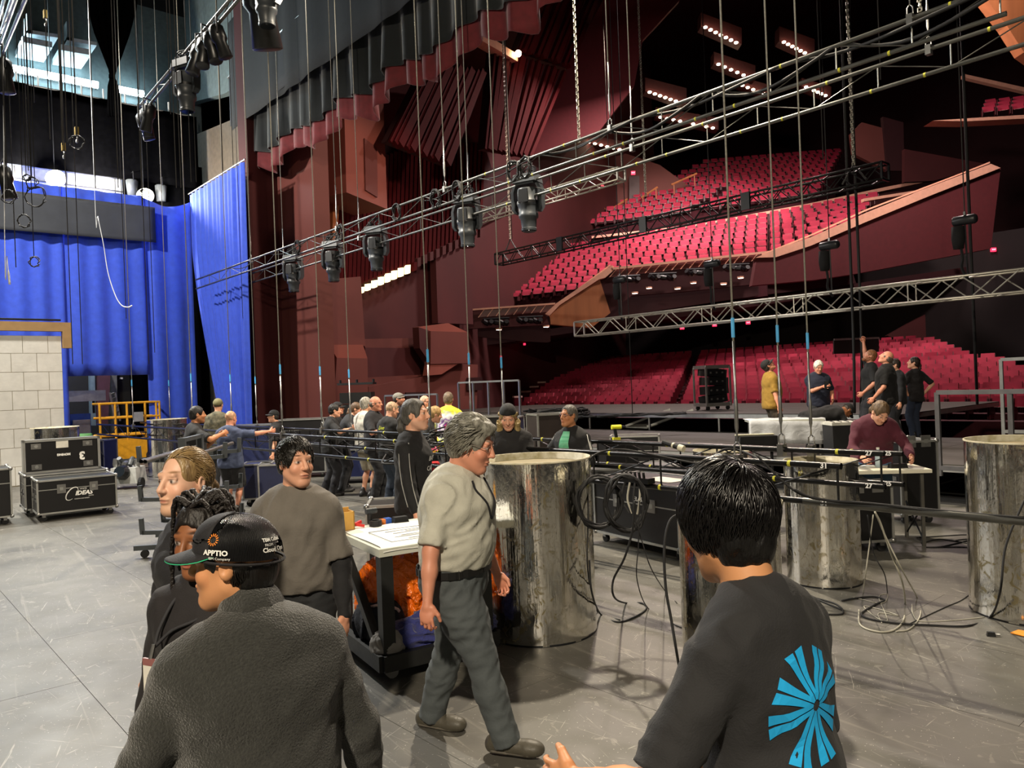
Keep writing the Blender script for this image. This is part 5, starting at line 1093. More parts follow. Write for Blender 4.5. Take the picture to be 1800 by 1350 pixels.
def make_hair(info, spec, vx, seed, near):
    st, colr = spec[0], spec[1]; O, R, s, o = info['O'], info['Rh'], info['s'], info['o']; opt = spec[2] if len(spec) > 2 else {}
    F = Field()
    def P(x, y, z): return O + R @ (v3(x, y, z) * s)
    def E(c, r, k=.015, op=1): F.ell(P(*c), v3(*r) * s, R, k * s, op)
    th = opt.get('th', .012); line = opt.get('line', .072)
    mat = M('hair_' + colr[1:] + ('_g' if opt.get('gloss') else ''), colr, .38 if opt.get('gloss') else .55, 0, .5, 40, .6, 90, col2=opt.get('col2'), stretch=(1, 1, .25))
    if st in ('short', 'wavy', 'long', 'pony', 'bob'):
        E((0, -.016, .034), (.079 + th, .1 + th, .096 + th)); E((0, -.055, -.03), (.066 + th * .6, .052 + th, .06), .03)
        if st in ('wavy',):
            for i in range(14):
                a = i * 2.4; E((.06 * math.cos(a) * (i % 3 + 1) / 3, -.01 + .075 * math.sin(a) * (i % 3 + 1) / 3, .105 + .01 * math.sin(i)), (.032, .032, .028), .02)
            E((0, .06, .1), (.065, .04, .03), .03)
        if st in ('long', 'bob'):
            L_ = opt.get('len', .2)
            for sx in (-1, 1): F.chain([P(sx * .07, -.01, .04), P(sx * .085, .0, -.06), P(sx * .09, .01, -.06 - L_ * .5), P(sx * .085, .02, -.06 - L_)], [.03 * s, .034 * s, .03 * s, .018 * s], .03)
            F.chain([P(0, -.09, .0), P(0, -.1, -.08), P(0, -.1, -.06 - L_)], [.06 * s, .06 * s, .04 * s], .03)
        if opt.get('low'): E((0, -.05, -.07), (.058, .042, .045), .03)
        # face opening
        E((0, .118, -.02), (.072, .088, .108 + (line - .072) * -1.2), .012, -1); F.half(P(0, -.02, opt.get('nape', -.085)), R @ v3(0, .0, -1)) if st not in ('long', 'bob') else None
        for sx in (-1, 1): E((sx * .095, .012, -.022), (.03, .04, .045), .01, -1)
        if st == 'pony' and not opt.get('notail'): F.chain([P(0, -.11, .0), P(0, -.14, -.03), P(.01, -.14, -.1), P(.015, -.125, -.1 - opt.get('len', .12))], [.028 * s, .024 * s, .03 * s, .01 * s], .02)
    elif st == 'fringe':            # bald crown with hair round the sides
        E((0, -.022, .0), (.083 + th, .098 + th, .055), .02); E((0, -.05, -.02), (.068 + th, .055 + th, .055), .03); E((0, .115, -.02), (.075, .085, .12), .012, -1)
        for sx in (-1, 1): E((sx * .095, .015, -.02), (.03, .036, .05), .01, -1)
        E((0, .0, .1), (.075, .12, .065), .02, -1); F.half(P(0, -.02, -.075), R @ v3(0, 0, -1))
        if opt.get('tail'): F.chain([P(0, -.1, -.03), P(0, -.125, -.08), P(0, -.12, -.2)], [.025 * s, .03 * s, .012 * s], .02)
    elif st == 'buzz':
        E((0, -.014, .033), (.0785 + .003, .1 + .003, .097 + .003)); E((0, .12, -.04), (.075, .08, .12), .01, -1); F.half(P(0, -.02, -.05), R @ v3(0, 0, -1))
        for sx in (-1, 1): E((sx * .095, .012, -.022), (.03, .04, .045), .01, -1)
    if 'cut' in opt: F.half(P(0, 0, opt['cut']), R @ v3(0, -.2, 1) / 1.02)
    hm = to_mesh('hair', [F.mesh(vx * s if near < 2 else vx * 1.2, wrinkle(opt.get('rough', .0035), 90, seed + 31, (1, 1, .35), False))]); hm.materials.append(mat)
    h = link('hair', hm, o); info['hair'] = h
    return h
def strands(info, colr, n, region, crown=(0, -.06, .11), length=(.05, .09), lift=.006, r=.0009, th=.014, grav=.25, seed=1, col2=None, name='hair_strands', curl=0.):
    "fine locks that follow the scalp away from the crown whorl"
    O, R, s = info['O'], info['Rh'], info['s']; rs = np.random.RandomState(seed); A = np.array([.079 + th, .1 + th, .097 + th]); C0 = np.array([0, -.016, .034]); cr = np.array(crown)
    VV, QQ = [], []; down = R.T @ np.array([0, 0, -1.])
    cnt = 0; tries = 0
    while cnt < n and tries < n * 12:
        tries += 1; d = rs.normal(size=3); d /= np.linalg.norm(d); p = C0 + A * d
        if not region(p): continue
        cnt += 1; L_ = rs.uniform(*length); m = 7; pts = []; q = p.copy(); jit = rs.normal(size=3) * .22; l = rs.uniform(.2, 1) * lift
        for j in range(m):
            nrm = (q - C0) / A ** 2; nrm /= np.linalg.norm(nrm); pts.append(q + nrm * (l * math.sin(min(1, j / (m - 1)) * 1.9)))
            t = (q - cr); t = t / (np.linalg.norm(t) + 1e-6) + down * grav * (1 + j * .4) + jit; t -= nrm * (t @ nrm); t /= np.linalg.norm(t) + 1e-6; q = q + t * L_ / m
            if np.sum(((q - C0) / A) ** 2) < 1: q = C0 + (q - C0) / math.sqrt(np.sum(((q - C0) / A) ** 2))
        P_ = np.array(pts); base = sum(len(v) for v in VV); rr = r * np.array([1.6, 1.9, 1.9, 1.7, 1.4, 1., .3])
        tan = np.gradient(P_, axis=0); tan /= np.linalg.norm(tan, axis=1)[:, None] + 1e-9; nn = (P_ - C0) / A ** 2; nn /= np.linalg.norm(nn, axis=1)[:, None]; bb = np.cross(tan, nn)
        ring = np.stack([P_ + bb * rr[:, None] * 1.6, P_ + nn * rr[:, None], P_ - bb * rr[:, None] * 1.6], 1).reshape(-1, 3); VV.append(ring)
        for j in range(m - 1):
            for k in range(3): a = base + j * 3; QQ.append((a + k, a + (k + 1) % 3, a + 3 + (k + 1) % 3, a + 3 + k))
    V = O + (np.concatenate(VV) * s) @ R.T
    me = to_mesh(name, [(V, np.array(QQ, np.int32))]); me.materials.append(M('strand_' + colr[1:], colr, .32, 0, .35, 25, col2=col2)); ob = link(name, me, info['o']); ob['kind'] = 'stuff'; return ob
def cap(info, colr, back=False, near=0, flat=False, name='cap', brim=True, tilt=0.):
    O, R, s = info['O'], info['Rh'], info['s']; F = Field()
    def P(x, y, z): return O + R @ (v3(x, y, z) * s)
    F.ell(P(0, -.014, .04), v3(.089, .112, .098 if not flat else .085) * s, R, .01); F.half(P(0, 0, .035), R @ v3(0, .28, -1) / 1.04)
    c = to_mesh(name, [F.mesh(.009)]); c.materials.append(cloth('cap_' + colr[1:], colr, .8)); co = link(name, c, info['o'])
    if brim:
        yb = -1 if back else 1; mb = MB(); nu, nv = 12, 6
        for j in range(nv + 1):
            for i in range(nu + 1):
                a = PI * i / nu; rr = .088 + (.062 if not flat else .03) * j / nv * math.sin(a) ** .7
                x = math.cos(a) * (.088 + .004 * j / nv); y = math.sin(a) * (.104 + (.075 if not flat else .03) * j / nv)
                z = .052 - .012 * j / nv - .35 * x * x / .09 * (.3 + .5 * j / nv) ; mb.v.append(tuple(P(x, yb * y - .01, z if not back else z - .03)))
        for j in range(nv):
            for i in range(nu): a = j * (nu + 1) + i; mb.f.append((a, a + 1, a + nu + 2, a + nu + 1))
        bo = mb.build('brim', cloth('cap_' + colr[1:], colr), co, smooth=True); bo.modifiers.new('s', 'SOLIDIFY').thickness = .004
    return co
def glasses(info, colr='#1a1a1a', r=.0022):
    mb = MB(); P = info['HP']
    for sx in (-1, 1):
        pts = [P(sx * .033 + .024 * math.cos(a), .099 - .004 * abs(math.cos(a)), .008 + .017 * math.sin(a)) for a in [2 * PI * i / 14 for i in range(15)]]; mb.tube(pts, r, 4); mb.tube([P(sx * .057, .096, .012), P(sx * .08, .05, .016), P(sx * .086, -.01, .012)], r, 4)
    mb.tube([P(-.01, .101, .012), P(.01, .101, .012)], r, 4); return mb.build('glasses', M('frame_' + colr[1:], colr, .35, .3), info['o'])
def beardp(info, colr, full=True):
    F = Field(); O, R, s = info['O'], info['Rh'], info['s']; P = info['HP']
    F.ell(P(0, .07, -.1), v3(.045, .042, .035) * s, R, .02)
    if full:
        for sx in (-1, 1): F.cone(P(sx * .062, .01, -.03), P(sx * .035, .06, -.09), .018 * s, .02 * s, .02)
    F.ell(P(0, .105, -.0635), v3(.022, .02, .009) * s, R, .006, -1); m = to_mesh('beard', [F.mesh(.009, wrinkle(.003, 120, 5, ridge=False))]); m.materials.append(M('beard_' + colr[1:], colr, .7, 0, .4, 60)); return link('beard', m, info['o'])
def stick_on(info, key, mesh_pts, faces, origin, xdir, ydir, ndir, mat, name, off=.003):
    "lay a flat print onto a garment: project each point along -n onto the cloth"
    g = info[key]; me = g.data; bv = BVHTree.FromPolygons([v.co for v in me.vertices], [p.vertices for p in me.polygons]); out = []
    o_, x_, y_, n_ = [Vector(tuple(float(c) for c in a)) for a in (origin, xdir, ydir, ndir)]; n_.normalize()
    for a, b in mesh_pts:
        p = o_ + x_ * a + y_ * b; hit = bv.ray_cast(p + n_ * .35, -n_); q = hit[0] + n_ * off if hit[0] is not None else p; out.append(q)
    mb = MB(); mb.v = [tuple(q) for q in out]; mb.f = faces; return mb.build(name, mat, g)
def stick_text(info, key, txt, size, origin, xdir, ydir, ndir, mat, name='print', bold=0., shear=0.):
    me = text_mesh(txt, size, 0, bold, shear=shear); bm = bmesh.new(); bm.from_mesh(me); bmesh.ops.triangulate(bm, faces=bm.faces)
    for _ in range(2):
        ed = [e for e in bm.edges if e.calc_length() > size * .25]
        if ed: bmesh.ops.subdivide_edges(bm, edges=ed, cuts=1)
    bmesh.ops.triangulate(bm, faces=bm.faces); pts = [(v.co.x, v.co.y) for v in bm.verts]; bm.verts.index_update(); fs = [tuple(v.index for v in f.verts) for f in bm.faces]; bm.free()
    return stick_on(info, key, pts, fs, origin, xdir, ydir, ndir, mat, name)
def who(u, vtop, D, z=0.):
    p = atD(u, vtop, D); return Vector((p.x, p.y, z)), p.z - z
def stand(u, v, D, z=0.):
    p = atD(u, v, D); return Vector((p.x, p.y, z))
# ================================================================== PROPS
def mirror_foil(name, seed):
    m = M(name, '#c9c6bd', .1, 1., .05, 3); nt = m.node_tree; N = nt.nodes; L = nt.links; b = N['Principled BSDF']; tc = N.new('ShaderNodeTexCoord')
    def nz(scale, st, det=6, dist=0.):
        mp = N.new('ShaderNodeMapping'); mp.inputs['Scale'].default_value = st; mp.inputs['Location'].default_value = (seed, seed * 2, 0); L.new(tc.outputs['Object'], mp.inputs['Vector']); n = N.new('ShaderNodeTexNoise'); n.inputs['Scale'].default_value = scale; n.inputs['Detail'].default_value = det; n.inputs['Distortion'].default_value = dist; L.new(mp.outputs['Vector'], n.inputs['Vector']); return n
    a = nz(9, (1, 1, .8), 8, 2.5); b2 = nz(2.2, (1, 1, .7), 4); c = nz(26, (1, 1, .5), 6, 1.5)
    r1 = N.new('ShaderNodeMapRange'); r1.inputs['From Min'].default_value = .53; r1.inputs['From Max'].default_value = .62; L.new(a.outputs['Fac'], r1.inputs['Value'])
    r2 = N.new('ShaderNodeMapRange'); r2.inputs['From Min'].default_value = .46; r2.inputs['From Max'].default_value = .58; L.new(b2.outputs['Fac'], r2.inputs['Value'])
    r3 = N.new('ShaderNodeMapRange'); r3.inputs['From Min'].default_value = .56; r3.inputs['From Max'].default_value = .62; L.new(c.outputs['Fac'], r3.inputs['Value'])
    mu = N.new('ShaderNodeMath'); mu.operation = 'MULTIPLY'; L.new(r1.outputs['Result'], mu.inputs[0]); L.new(r2.outputs['Result'], mu.inputs[1])
    mxx = N.new('ShaderNodeMath'); mxx.operation = 'MAXIMUM'; mu3 = N.new('ShaderNodeMath'); mu3.operation = 'MULTIPLY'; mu3.inputs[1].default_value = .3; L.new(r3.outputs['Result'], mu3.inputs[0]); L.new(mu.outputs['Value'], mxx.inputs[0]); L.new(mu3.outputs['Value'], mxx.inputs[1])
    mc = N.new('ShaderNodeMix'); mc.data_type = 'RGBA'; mc.inputs['A'].default_value = (*lin('#e6e4de'), 1); mc.inputs['B'].default_value = (*lin('#b3a888'), 1); L.new(mxx.outputs['Value'], mc.inputs['Factor']); L.new(mc.outputs['Result'], b.inputs['Base Color'])
    rr = N.new('ShaderNodeMapRange'); rr.inputs['To Min'].default_value = .07; rr.inputs['To Max'].default_value = .36; L.new(mxx.outputs['Value'], rr.inputs['Value']); L.new(rr.outputs['Result'], b.inputs['Roughness'])
    w = nz(8, (1, 1, .05), 4); bp = N.new('ShaderNodeBump'); bp.inputs['Strength'].default_value = .6; bp.inputs['Distance'].default_value = .02; L.new(w.outputs['Fac'], bp.inputs['Height'])
    bp2 = N.new('ShaderNodeBump'); bp2.inputs['Strength'].default_value = .12; bp2.inputs['Distance'].default_value = .01; L.new(c.outputs['Fac'], bp2.inputs['Height']); L.new(bp.outputs['Normal'], bp2.inputs['Normal']); L.new(bp2.outputs['Normal'], b.inputs['Normal'])
    return m
CREAM = M('cream_drum_lining', '#cfcab6', .6, 0, .25, 14, col2='#a39a78')
def drum(label, loc, d, h, seed):
    t = thing('foil_drum', label, 'drum', loc, seed * 1.3, 'silver foil drums'); n = 56; rnd = random.Random(seed); mb = MB(); R = d / 2
    nz_ = 6
    for j in range(nz_ + 1):
        for k in range(n):
            a = 2 * PI * k / n; r = R * (1 + .006 * math.sin(a * 9 + seed) + .004 * math.sin(a * 23 + seed * 2)) + (.004 if j == 0 else 0); mb.v.append((math.cos(a) * r, math.sin(a) * r, h * j / nz_ if j else .004))
    for j in range(nz_):
        for k in range(n): mb.f.append((j * n + k, j * n + (k + 1) % n, (j + 1) * n + (k + 1) % n, (j + 1) * n + k))
    mb.build('foil_wall', mirror_foil('tarnished_silver_foil_%d' % seed, seed), t, smooth=True)
    MB().lathe([(R - .01, .03), (R - .01, h + .008), (R + .004, h + .008), (R + .004, h - .004)], n, cap=False).build('lining', CREAM, t, smooth=True)
    MB().lathe([(R + .006, 0), (R + .006, .014), (R - .02, .014), (R - .02, 0)], n, cap=False).build('base_ring', BLACKP, t)
    MB().lathe([(.01, h - .05), (R - .012, h - .05)], n, cap=False).build('inner_board', M('board_inside', '#8a7f60', .8), t)
    return t
def gp(u, D, z=0.):
    p = atD(u, 1000, D); return Vector((p.x, p.y, z))
drum('large tarnished silver foil drum in front of the walking man', gp(945, 6.36), .93, 1.41, 1)
drum('large tarnished silver foil drum cut by the picture edge beside the deck rail', gp(1817, 6.3), .93, 1.41, 2)
drum('shorter silver foil drum right of the black-haired man, under batten 31', gp(1449, 7.5), .68, 1.17, 3)
drum('shorter silver foil drum half hidden behind the black-haired man', gp(1283, 5.15), .66, 1.16, 4)
drum('shorter silver foil drum behind the battens, its rim just visible', gp(1279, 8.9), .68, 1.17, 5)
drum('silver foil drum far off beside the pipe rack', gp(304, 20), .98, 1.46, 6)
drum('silver foil drum behind the open road case lid', gp(106, 17.6), .98, 1.44, 7)
# ------------------------------------------------------------------ scenery flat
BLK = M('whitewashed_block', '#e6e4dc', .85, 0, .08, 3, bump=.3, bscale=14); MORT = M('stained_mortar', '#b0a68e', .9, 0, .2, 5)
fx = -22.0; A_, B_ = atX(-60, 600, fx), atX(108, 600, fx)
t = thing('scenery_flat', 'tall scenery flat of whitewashed blocks with a tan cornice', 'scenery', (fx, (A_.y + B_.y) / 2, 0))
y0, y1 = A_.y - t.location.y - 3.0, B_.y - t.location.y; ztop = atX(60, 590, fx).z
MB().bbox((-.08, y0, 0), (-.02, y1, ztop)).build('backing_board', MORT, t)
zs_ = [.02]; 
while zs_[-1] < ztop - .1: zs_.append(zs_[-1] + .46)
for j in range(len(zs_) - 1):
    yy = y1 - (.3 if j % 2 else .55)
    edges = [y1]
    while yy > y0: edges.append(yy); yy -= .54
    edges.append(y0)
    for a, b in zip(edges[1:], edges[:-1]):
        MB().bbox((-.02, a + .006, zs_[j] + .006), (-.008 + random.uniform(0, .004), b - .006, min(zs_[j + 1], ztop) - .006)).build('block', BLK, t)
TANP = M('tan_cornice_paint', '#a8875a', .7, 0, .08)
ct, cb_ = atX(60, 566, fx).z, atX(60, 582, fx).z
MB().bbox((-.1, y0, cb_), (.06, y1 + .22, ct)).build('cornice', TANP, t); MB().bbox((-.1, y1 + .02, atX(112, 612, fx).z), (.06, y1 + .22, cb_)).build('cornice_drop', TANP, t)
MB().tube([(.0, y0, ct + .06), (0, y1, ct + .06)], .025, 8).build('hanging_pipe', BLACKP, t)
# ------------------------------------------------------------------ road cases
CASEB = M('black_laminate', '#0d0c0e', .4, 0, .15, 5); CASEBL = M('navy_laminate', '#1c2348', .45, 0, .15, 5); CASEBR = M('brown_black_laminate', '#2a2220', .45)
def road_case(label, loc, rz, w, d, h, mat=CASEB, lid=.3, casters=True, latches=2, group='road cases', detail=True):
    t = thing('road_case', label, 'road case', loc, rz, group); z0 = .13 if casters else 0.
    MB().bbox((-w / 2, -d / 2, z0), (w / 2, d / 2, z0 + h * (1 - lid) - .008)).build('body', mat, t)
    if lid: MB().bbox((-w / 2, -d / 2, z0 + h * (1 - lid) + .008), (w / 2, d / 2, z0 + h)).build('lid', mat, t); MB().bbox((-w / 2 + .004, -d / 2 + .004, z0 + h * (1 - lid) - .02), (w / 2 - .004, d / 2 - .004, z0 + h * (1 - lid) + .02)).build('seal_strip', ALU, t)
    e = .028
    def rail(p, q): MB().bbox([min(p[i], q[i]) - e / 2 for i in range(3)], [max(p[i], q[i]) + e / 2 for i in range(3)]).build('edge_trim', ALU, t)
    x, y, za, zb = w / 2, d / 2, z0 + .005, z0 + h
    for sx in (-1, 1):
        for sy in (-1, 1): rail((sx * x, sy * y, za), (sx * x, sy * y, zb))
    for z in (za, zb):
        for s_ in (-1, 1): rail((-x, s_ * y, z), (x, s_ * y, z)); rail((s_ * x, -y, z), (s_ * x, y, z))
    if detail:
        for sx in (-1, 1):
            for sy in (-1, 1):
                for z in (za, zb): MB().sphere((sx * x, sy * y, z), .034, 8).build('corner_cap', STEEL, t, smooth=True)
        for k in range(latches):
            xx = -w / 2 + w * (k + .5) / latches * 1.0 if latches > 1 else 0; xx *= .82
            for sy in (-1, 1): 
                l_ = MB().box((xx, sy * (y + .004), z0 + h * (1 - lid)), (.13, .012, .15)).build('latch', STEEL, t); MB().box((xx, sy * (y + .014), z0 + h * (1 - lid)), (.05, .01, .05)).build('latch_knob', ALU, l_)
        for sx in (-1, 1):
            for dy in (-d * .22, d * .22):
                hn = MB().box((sx * (x + .003), dy, z0 + h * .45), (.01, .14, .12)).build('handle_dish', STEEL, t); MB().tube([(sx * (x + .012), dy - .045, z0 + h * .46), (sx * (x + .022), dy - .045, z0 + h * .44), (sx * (x + .022), dy + .045, z0 + h * .44), (sx * (x + .012), dy + .045, z0 + h * .46)], .006, 6).build('handle', RUBBER, hn)
    if casters:
        for sx in (-1, 1):
            for sy in (-1, 1):
                c = (sx * (x - .09), sy * (y - .09)); k_ = MB().lathe([(.05, -.02), (.05, .02)], 12, (c[0], c[1], .05), Matrix.Rotation(PI / 2, 3, 'X')).build('caster', RUBBER, t); MB().box((c[0], c[1], .1), (.05, .06, .07)).build('caster_fork', STEEL, k_)
    return t
# the two cases by the scenery flat and a lid standing on them
pa, pb = atZ(78, 917, .0), atZ(195, 903, .0); dv_ = pb - pa; rz1 = math.atan2(dv_.y, dv_.x); nrm = Vector((-math.sin(rz1), math.cos(rz1), 0)); w1 = dv_.length + .18
c1 = (pa + pb) / 2 + nrm * .34
r1 = road_case('black road case with a white ellipse logo, nearest of the cases by the flat', (c1.x, c1.y, 0), rz1, w1, .78, .56, lid=.28)
LOGO = M('white_logo_print', '#e9e9e6', .6)
def on_front(parent, txt, size, x, z, d, **k): 
    o = lettering('lettering', txt, size, (0, 0, 0), (1, 0, 0), (0, 0, 1), LOGO, None, .0008, **k); o.parent = parent; o.location = (x, -d / 2 - .002, z); return o
on_front(r1, 'IDEAS', .1, .09, .43, .78, bold=.004, shear=.25); on_front(r1, 'WHITE', .035, .08, .5, .78, shear=.25); on_front(r1, 'STAGING AND EVENTS', .022, .06, .335, .78); on_front(r1, 'events', .03, .2, .375, .78)
el_ = [(-.09 + .15 * math.cos(a) * .62 + .02 * math.sin(a), -.392, .43 + .1 * math.sin(a) + .04 * math.cos(a)) for a in [math.radians(q) for q in range(-30, 300, 15)]]
MB().tube(el_, [.002 + .007 * math.sin(i / 21 * PI) for i in range(len(el_))], 4).build('logo_swoosh', LOGO, r1)
c2 = c1 + nrm * .86 - dv_.normalized() * .05
r2 = road_case('black road case carrying the upright lid, behind the logo case', (c2.x, c2.y, 0), rz1, w1 + .1, .8, .6, lid=.28)
c3 = c1 - dv_.normalized() * 1.55 + nrm * .25
r3 = road_case('black road case cut by the picture edge beside the logo case', (c3.x, c3.y, 0), rz1, 1.2, .8, .8, lid=.3)
# lid standing on edge
lc = c2 + nrm * .1; lt = thing('case_lid', 'black case lid marked 3 standing upright on the road case', 'case lid', (lc.x, lc.y, .74), rz1 + .03)
wl, hl = 1.22, .58
MB().bbox((-wl / 2, -.02, 0), (wl / 2, .1, hl)).build('panel', CASEB, lt)
for a, b in (((-wl / 2, 0), (wl / 2, 0)), ((-wl / 2, hl), (wl / 2, hl)), ((-wl / 2, 0), (-wl / 2, hl)), ((wl / 2, 0), (wl / 2, hl))): MB().bbox((min(a[0], b[0]) - .022, -.04, min(a[1], b[1]) - .022), (max(a[0], b[0]) + .022, .12, max(a[1], b[1]) + .022)).build('edge_trim', ALU, lt)
for x in (-.42, .42):
    for z in (.1, .48): dsh = MB().box((x, -.025, z), (.16, .012, .1)).build('dish', STEEL, lt); MB().lathe([(.03, 0), (.03, .006)], 10, (x, -.033, z), Matrix.Rotation(PI / 2, 3, 'X')).build('dish_cup', ALU, dsh)
MB().box((-.0, -.025, .49), (.2, .008, .13)).build('paper_label', M('white_card', '#d8d6cc', .5), lt)
o = lettering('lettering', '3', .2, (0, 0, 0), (1, 0, 0), (0, 0, 1), LOGO, None, .001, bold=.01); o.parent = lt; o.matrix_local = Matrix.Translation((.32, -.026, .26)) @ Matrix.Rotation(PI / 2, 4, 'X') @ Matrix.Rotation(PI, 4, 'Z')
o = lettering('lettering', 'MOVING', .055, (0, 0, 0), (1, 0, 0), (0, 0, 1), LOGO, None, .001, bold=.004); o.parent = lt; o.matrix_local = Matrix.Translation((.02, -.026, .3)) @ Matrix.Rotation(PI / 2, 4, 'X') @ Matrix.Rotation(PI, 4, 'Z')
# black case under the battens, with a scrawled name
pa, pb = atZ(1052, 936, .12), atZ(1190, 968, .12); dv_ = pb - pa; rz2 = math.atan2(dv_.y, dv_.x); nrm = Vector((-math.sin(rz2), math.cos(rz2), 0)); c = (pa + pb) / 2 + nrm * .4
rc = road_case('large black road case scrawled in white under batten 31', (c.x, c.y, 0), rz2, dv_.length + .1, .8, .68, lid=.36); on_front(rc, 'FLASH', .07, .1, .62, .8, shear=.2)
MB().box((.1, .0, .815), (.5, .35, .003)).build('paper_sheet', M('white_card'), rc)
# other cases: (label, u, D, z, width, depth, height, material, lid)
for lb, u, D, w, d, h, mt, lid, fa_, z in (
    ('silver-edged black case beside the jacketed man', 700, 8.0, .55, .55, .72, CASEB, .3, .1, 0), ('navy road case under the far end of the battens', 462, 14.2, .5, .6, .62, CASEBL, .0, .2, 0), ('second navy road case beside the first', 487, 14.0, .45, .6, .62, CASEBL, .0, .2, 0),
    ('navy case behind the legs of the group', 640, 17.0, 1.3, .6, .6, CASEBL, .0, -.1, 0), ('low black case stack behind the dark-haired man', 545, 18.5, 1.1, .7, 1.25, CASEB, .2, .0, 0), ('wide pale-edged case at the foot of the proscenium', 462, 18.6, 1.2, .6, 1.15, CASEBL, .15, .0, 0),
    ('open-fronted black case below the stage rail', 862, 16.0, .8, .6, 1.25, CASEB, .3, -.2, 0), ('navy case beside the open black case', 912, 16.3, .35, .6, 1.2, CASEBL, .0, -.2, 0), ('black amplifier case behind the man in green', 975, 13.5, .62, .6, 1.35, CASEBR, .0, .3, 0),
    ('low black case with an aluminium lid beside the drill', 1125, 13.0, .8, .5, .95, CASEB, .25, -.2, 0), ('black equipment rack under the white table', 1505, 8.8, .55, .6, .62, CASEB, .0, .1, 0), ('purple-lit navy case behind the cable pile at the far end', 170, 21, 1.0, .7, .8, CASEBL, .0, .0, 0),
    ('black cabinet at the end of the white table', 1598, 10.3, .5, .6, .95, CASEB, .0, .1, 0), ('pale case beneath the far battens behind the drum', 1110, 11.4, 1.3, .7, .62, M('grey_case_laminate', '#4a4a4c', .5), .3, .15, 0)):
    p = gp(u, D); road_case(lb, (p.x, p.y, z), YAW + fa_, w, d, h, mt, lid, detail=D < 13)
# ------------------------------------------------------------------ plan table on a dolly frame
N0 = _C + _F * 5.26 - _R * .955; N0.z = 0; e1 = (-_R * .52 + _F * .85).normalized(); e2 = (_R * .85 + _F * .52).normalized()
rzT = math.atan2(e2.y, e2.x); LT, WT, HT = .98, .9, .93
t = thing('plan_table', 'white-topped rolling plan table on a black wooden frame', 'table', N0 + (e1 * LT + e2 * WT) / 2, rzT)
BW = M('black_painted_timber', '#1b1c1c', .5, 0, .25, 6, bump=.15, bscale=30); WT_ = M('white_worktop', '#c9cbbf', .5, 0, .06)
hx, hy = WT / 2, LT / 2
MB().bbox((-hx, -hy, HT - .055), (hx, hy, HT)).build('tabletop', WT_, t)
for sx in (-1, 1):
    for sy in (-1, 1): MB().bbox((sx * (hx - .06) - .045, sy * (hy - .06) - .045, .1), (sx * (hx - .06) + .045, sy * (hy - .06) + .045, HT - .055)).build('leg', BW, t); MB().lathe([(.045, -.02), (.045, .02)], 12, (sx * (hx - .1), sy * (hy - .1), .045), Matrix.Rotation(PI / 2, 3, 'X')).build('caster', M('grey_caster', '#8a8a88', .5), t)
for s_ in (-1, 1): MB().bbox((-hx, s_ * hy - .03, .09), (hx, s_ * hy + .03, .2)).build('bottom_rail', BW, t); MB().bbox((s_ * hx - .03, -hy, .09), (s_ * hx + .03, hy, .2)).build('bottom_rail', BW, t)
MB().bbox((-hx, -hy, .1), (hx, hy, .13)).build('shelf', BW, t)
MB().bar((-hx + .03, hy - .1, HT - .06), (-hx + .03, -hy + .12, .2), .06).build('diagonal_brace', BW, t); MB().bar((hx - .03, hy - .1, HT - .06), (hx - .03, -hy + .12, .2), .06).build('diagonal_brace', BW, t)
def tpt(x, y, z): return t.location + Vector((math.cos(rzT) * x - math.sin(rzT) * y, math.sin(rzT) * x + math.cos(rzT) * y, z))
PAPER = M('white_drawing_paper', '#e6e7e4', .7, 0, .03); INK = M('grey_ink_line', '#8a8c8e', .7)
pl_ = thing('paper_plan', 'large white printed plan lying on the table', 'paper', tpt(0, 0, HT + .001), rzT)
g = MB(); nx = 14
for j in range(nx + 1):
    for i in range(nx + 1):
        x = -.42 + .86 * i / nx; y = -.5 + .86 * j / nx; g.v.append((x, y, .004 + .006 * math.sin(x * 9 + y * 4) ** 2 - (.03 * max(0, (-.46 - y) / .04) if y < -.46 else 0)))
for j in range(nx):
    for i in range(nx): a = j * (nx + 1) + i; g.f.append((a, a + 1, a + nx + 2, a + nx + 1))
g.build('sheet', PAPER, pl_, smooth=True)
ink = MB(); rr_ = random.Random(3)
for x0, y0, x1, y1 in [(-.3, -.36, .3, -.36), (-.3, -.36, -.3, .1), (.3, -.36, .3, .1), (-.3, .1, .3, .1)] + [(rr_.uniform(-.22, .1), y, rr_.uniform(.1, .24), y + rr_.uniform(-.02, .02)) for y in [-.3 + .045 * k for k in range(8)]]: ink.bar((x0, y0, .0125), (x1, y1, .0125), .004)
tag(ink.build('ink_lines', INK, pl_), kind='stuff')
# tools on the table
def small(name, label, cat, x, y, build, group=None):
    q = thing(name, label, cat, tpt(x, y, HT + .003), rzT, group); build(q); return q
small('cardboard_box', 'yellow-tan open cardboard box at the back of the plan table', 'box', -.42, .38, lambda q: (MB().bbox((-.09, -.07, 0), (.09, .07, .012)).bbox((-.09, -.07, 0), (-.08, .07, .15)).bbox((.08, -.07, 0), (.09, .07, .15)).bbox((-.09, .06, 0), (.09, .07, .17)).bbox((-.09, -.07, 0), (.09, -.06, .15)).build('carton', M('tan_cardboard', '#c89a4a', .8), q)))
small('clamp_tool', 'red sprung clamp on the plan table', 'tool', -.3, .36, lambda q: (MB().bar((-.06, 0, .02), (.05, .03, .05), .022).build('jaw', M('red_enamel', '#c8241e', .4), q), MB().bar((-.06, .02, .05), (.06, -.02, .02), .02).build('handle', M('red_enamel'), q)))
small('tape_roll', 'black tape roll on the plan table', 'tape', -.14, .36, lambda q: MB().lathe([(.03, 0), (.05, 0), (.05, .05), (.03, .05)], 20, cap=False).build('roll', RUBBER, q))
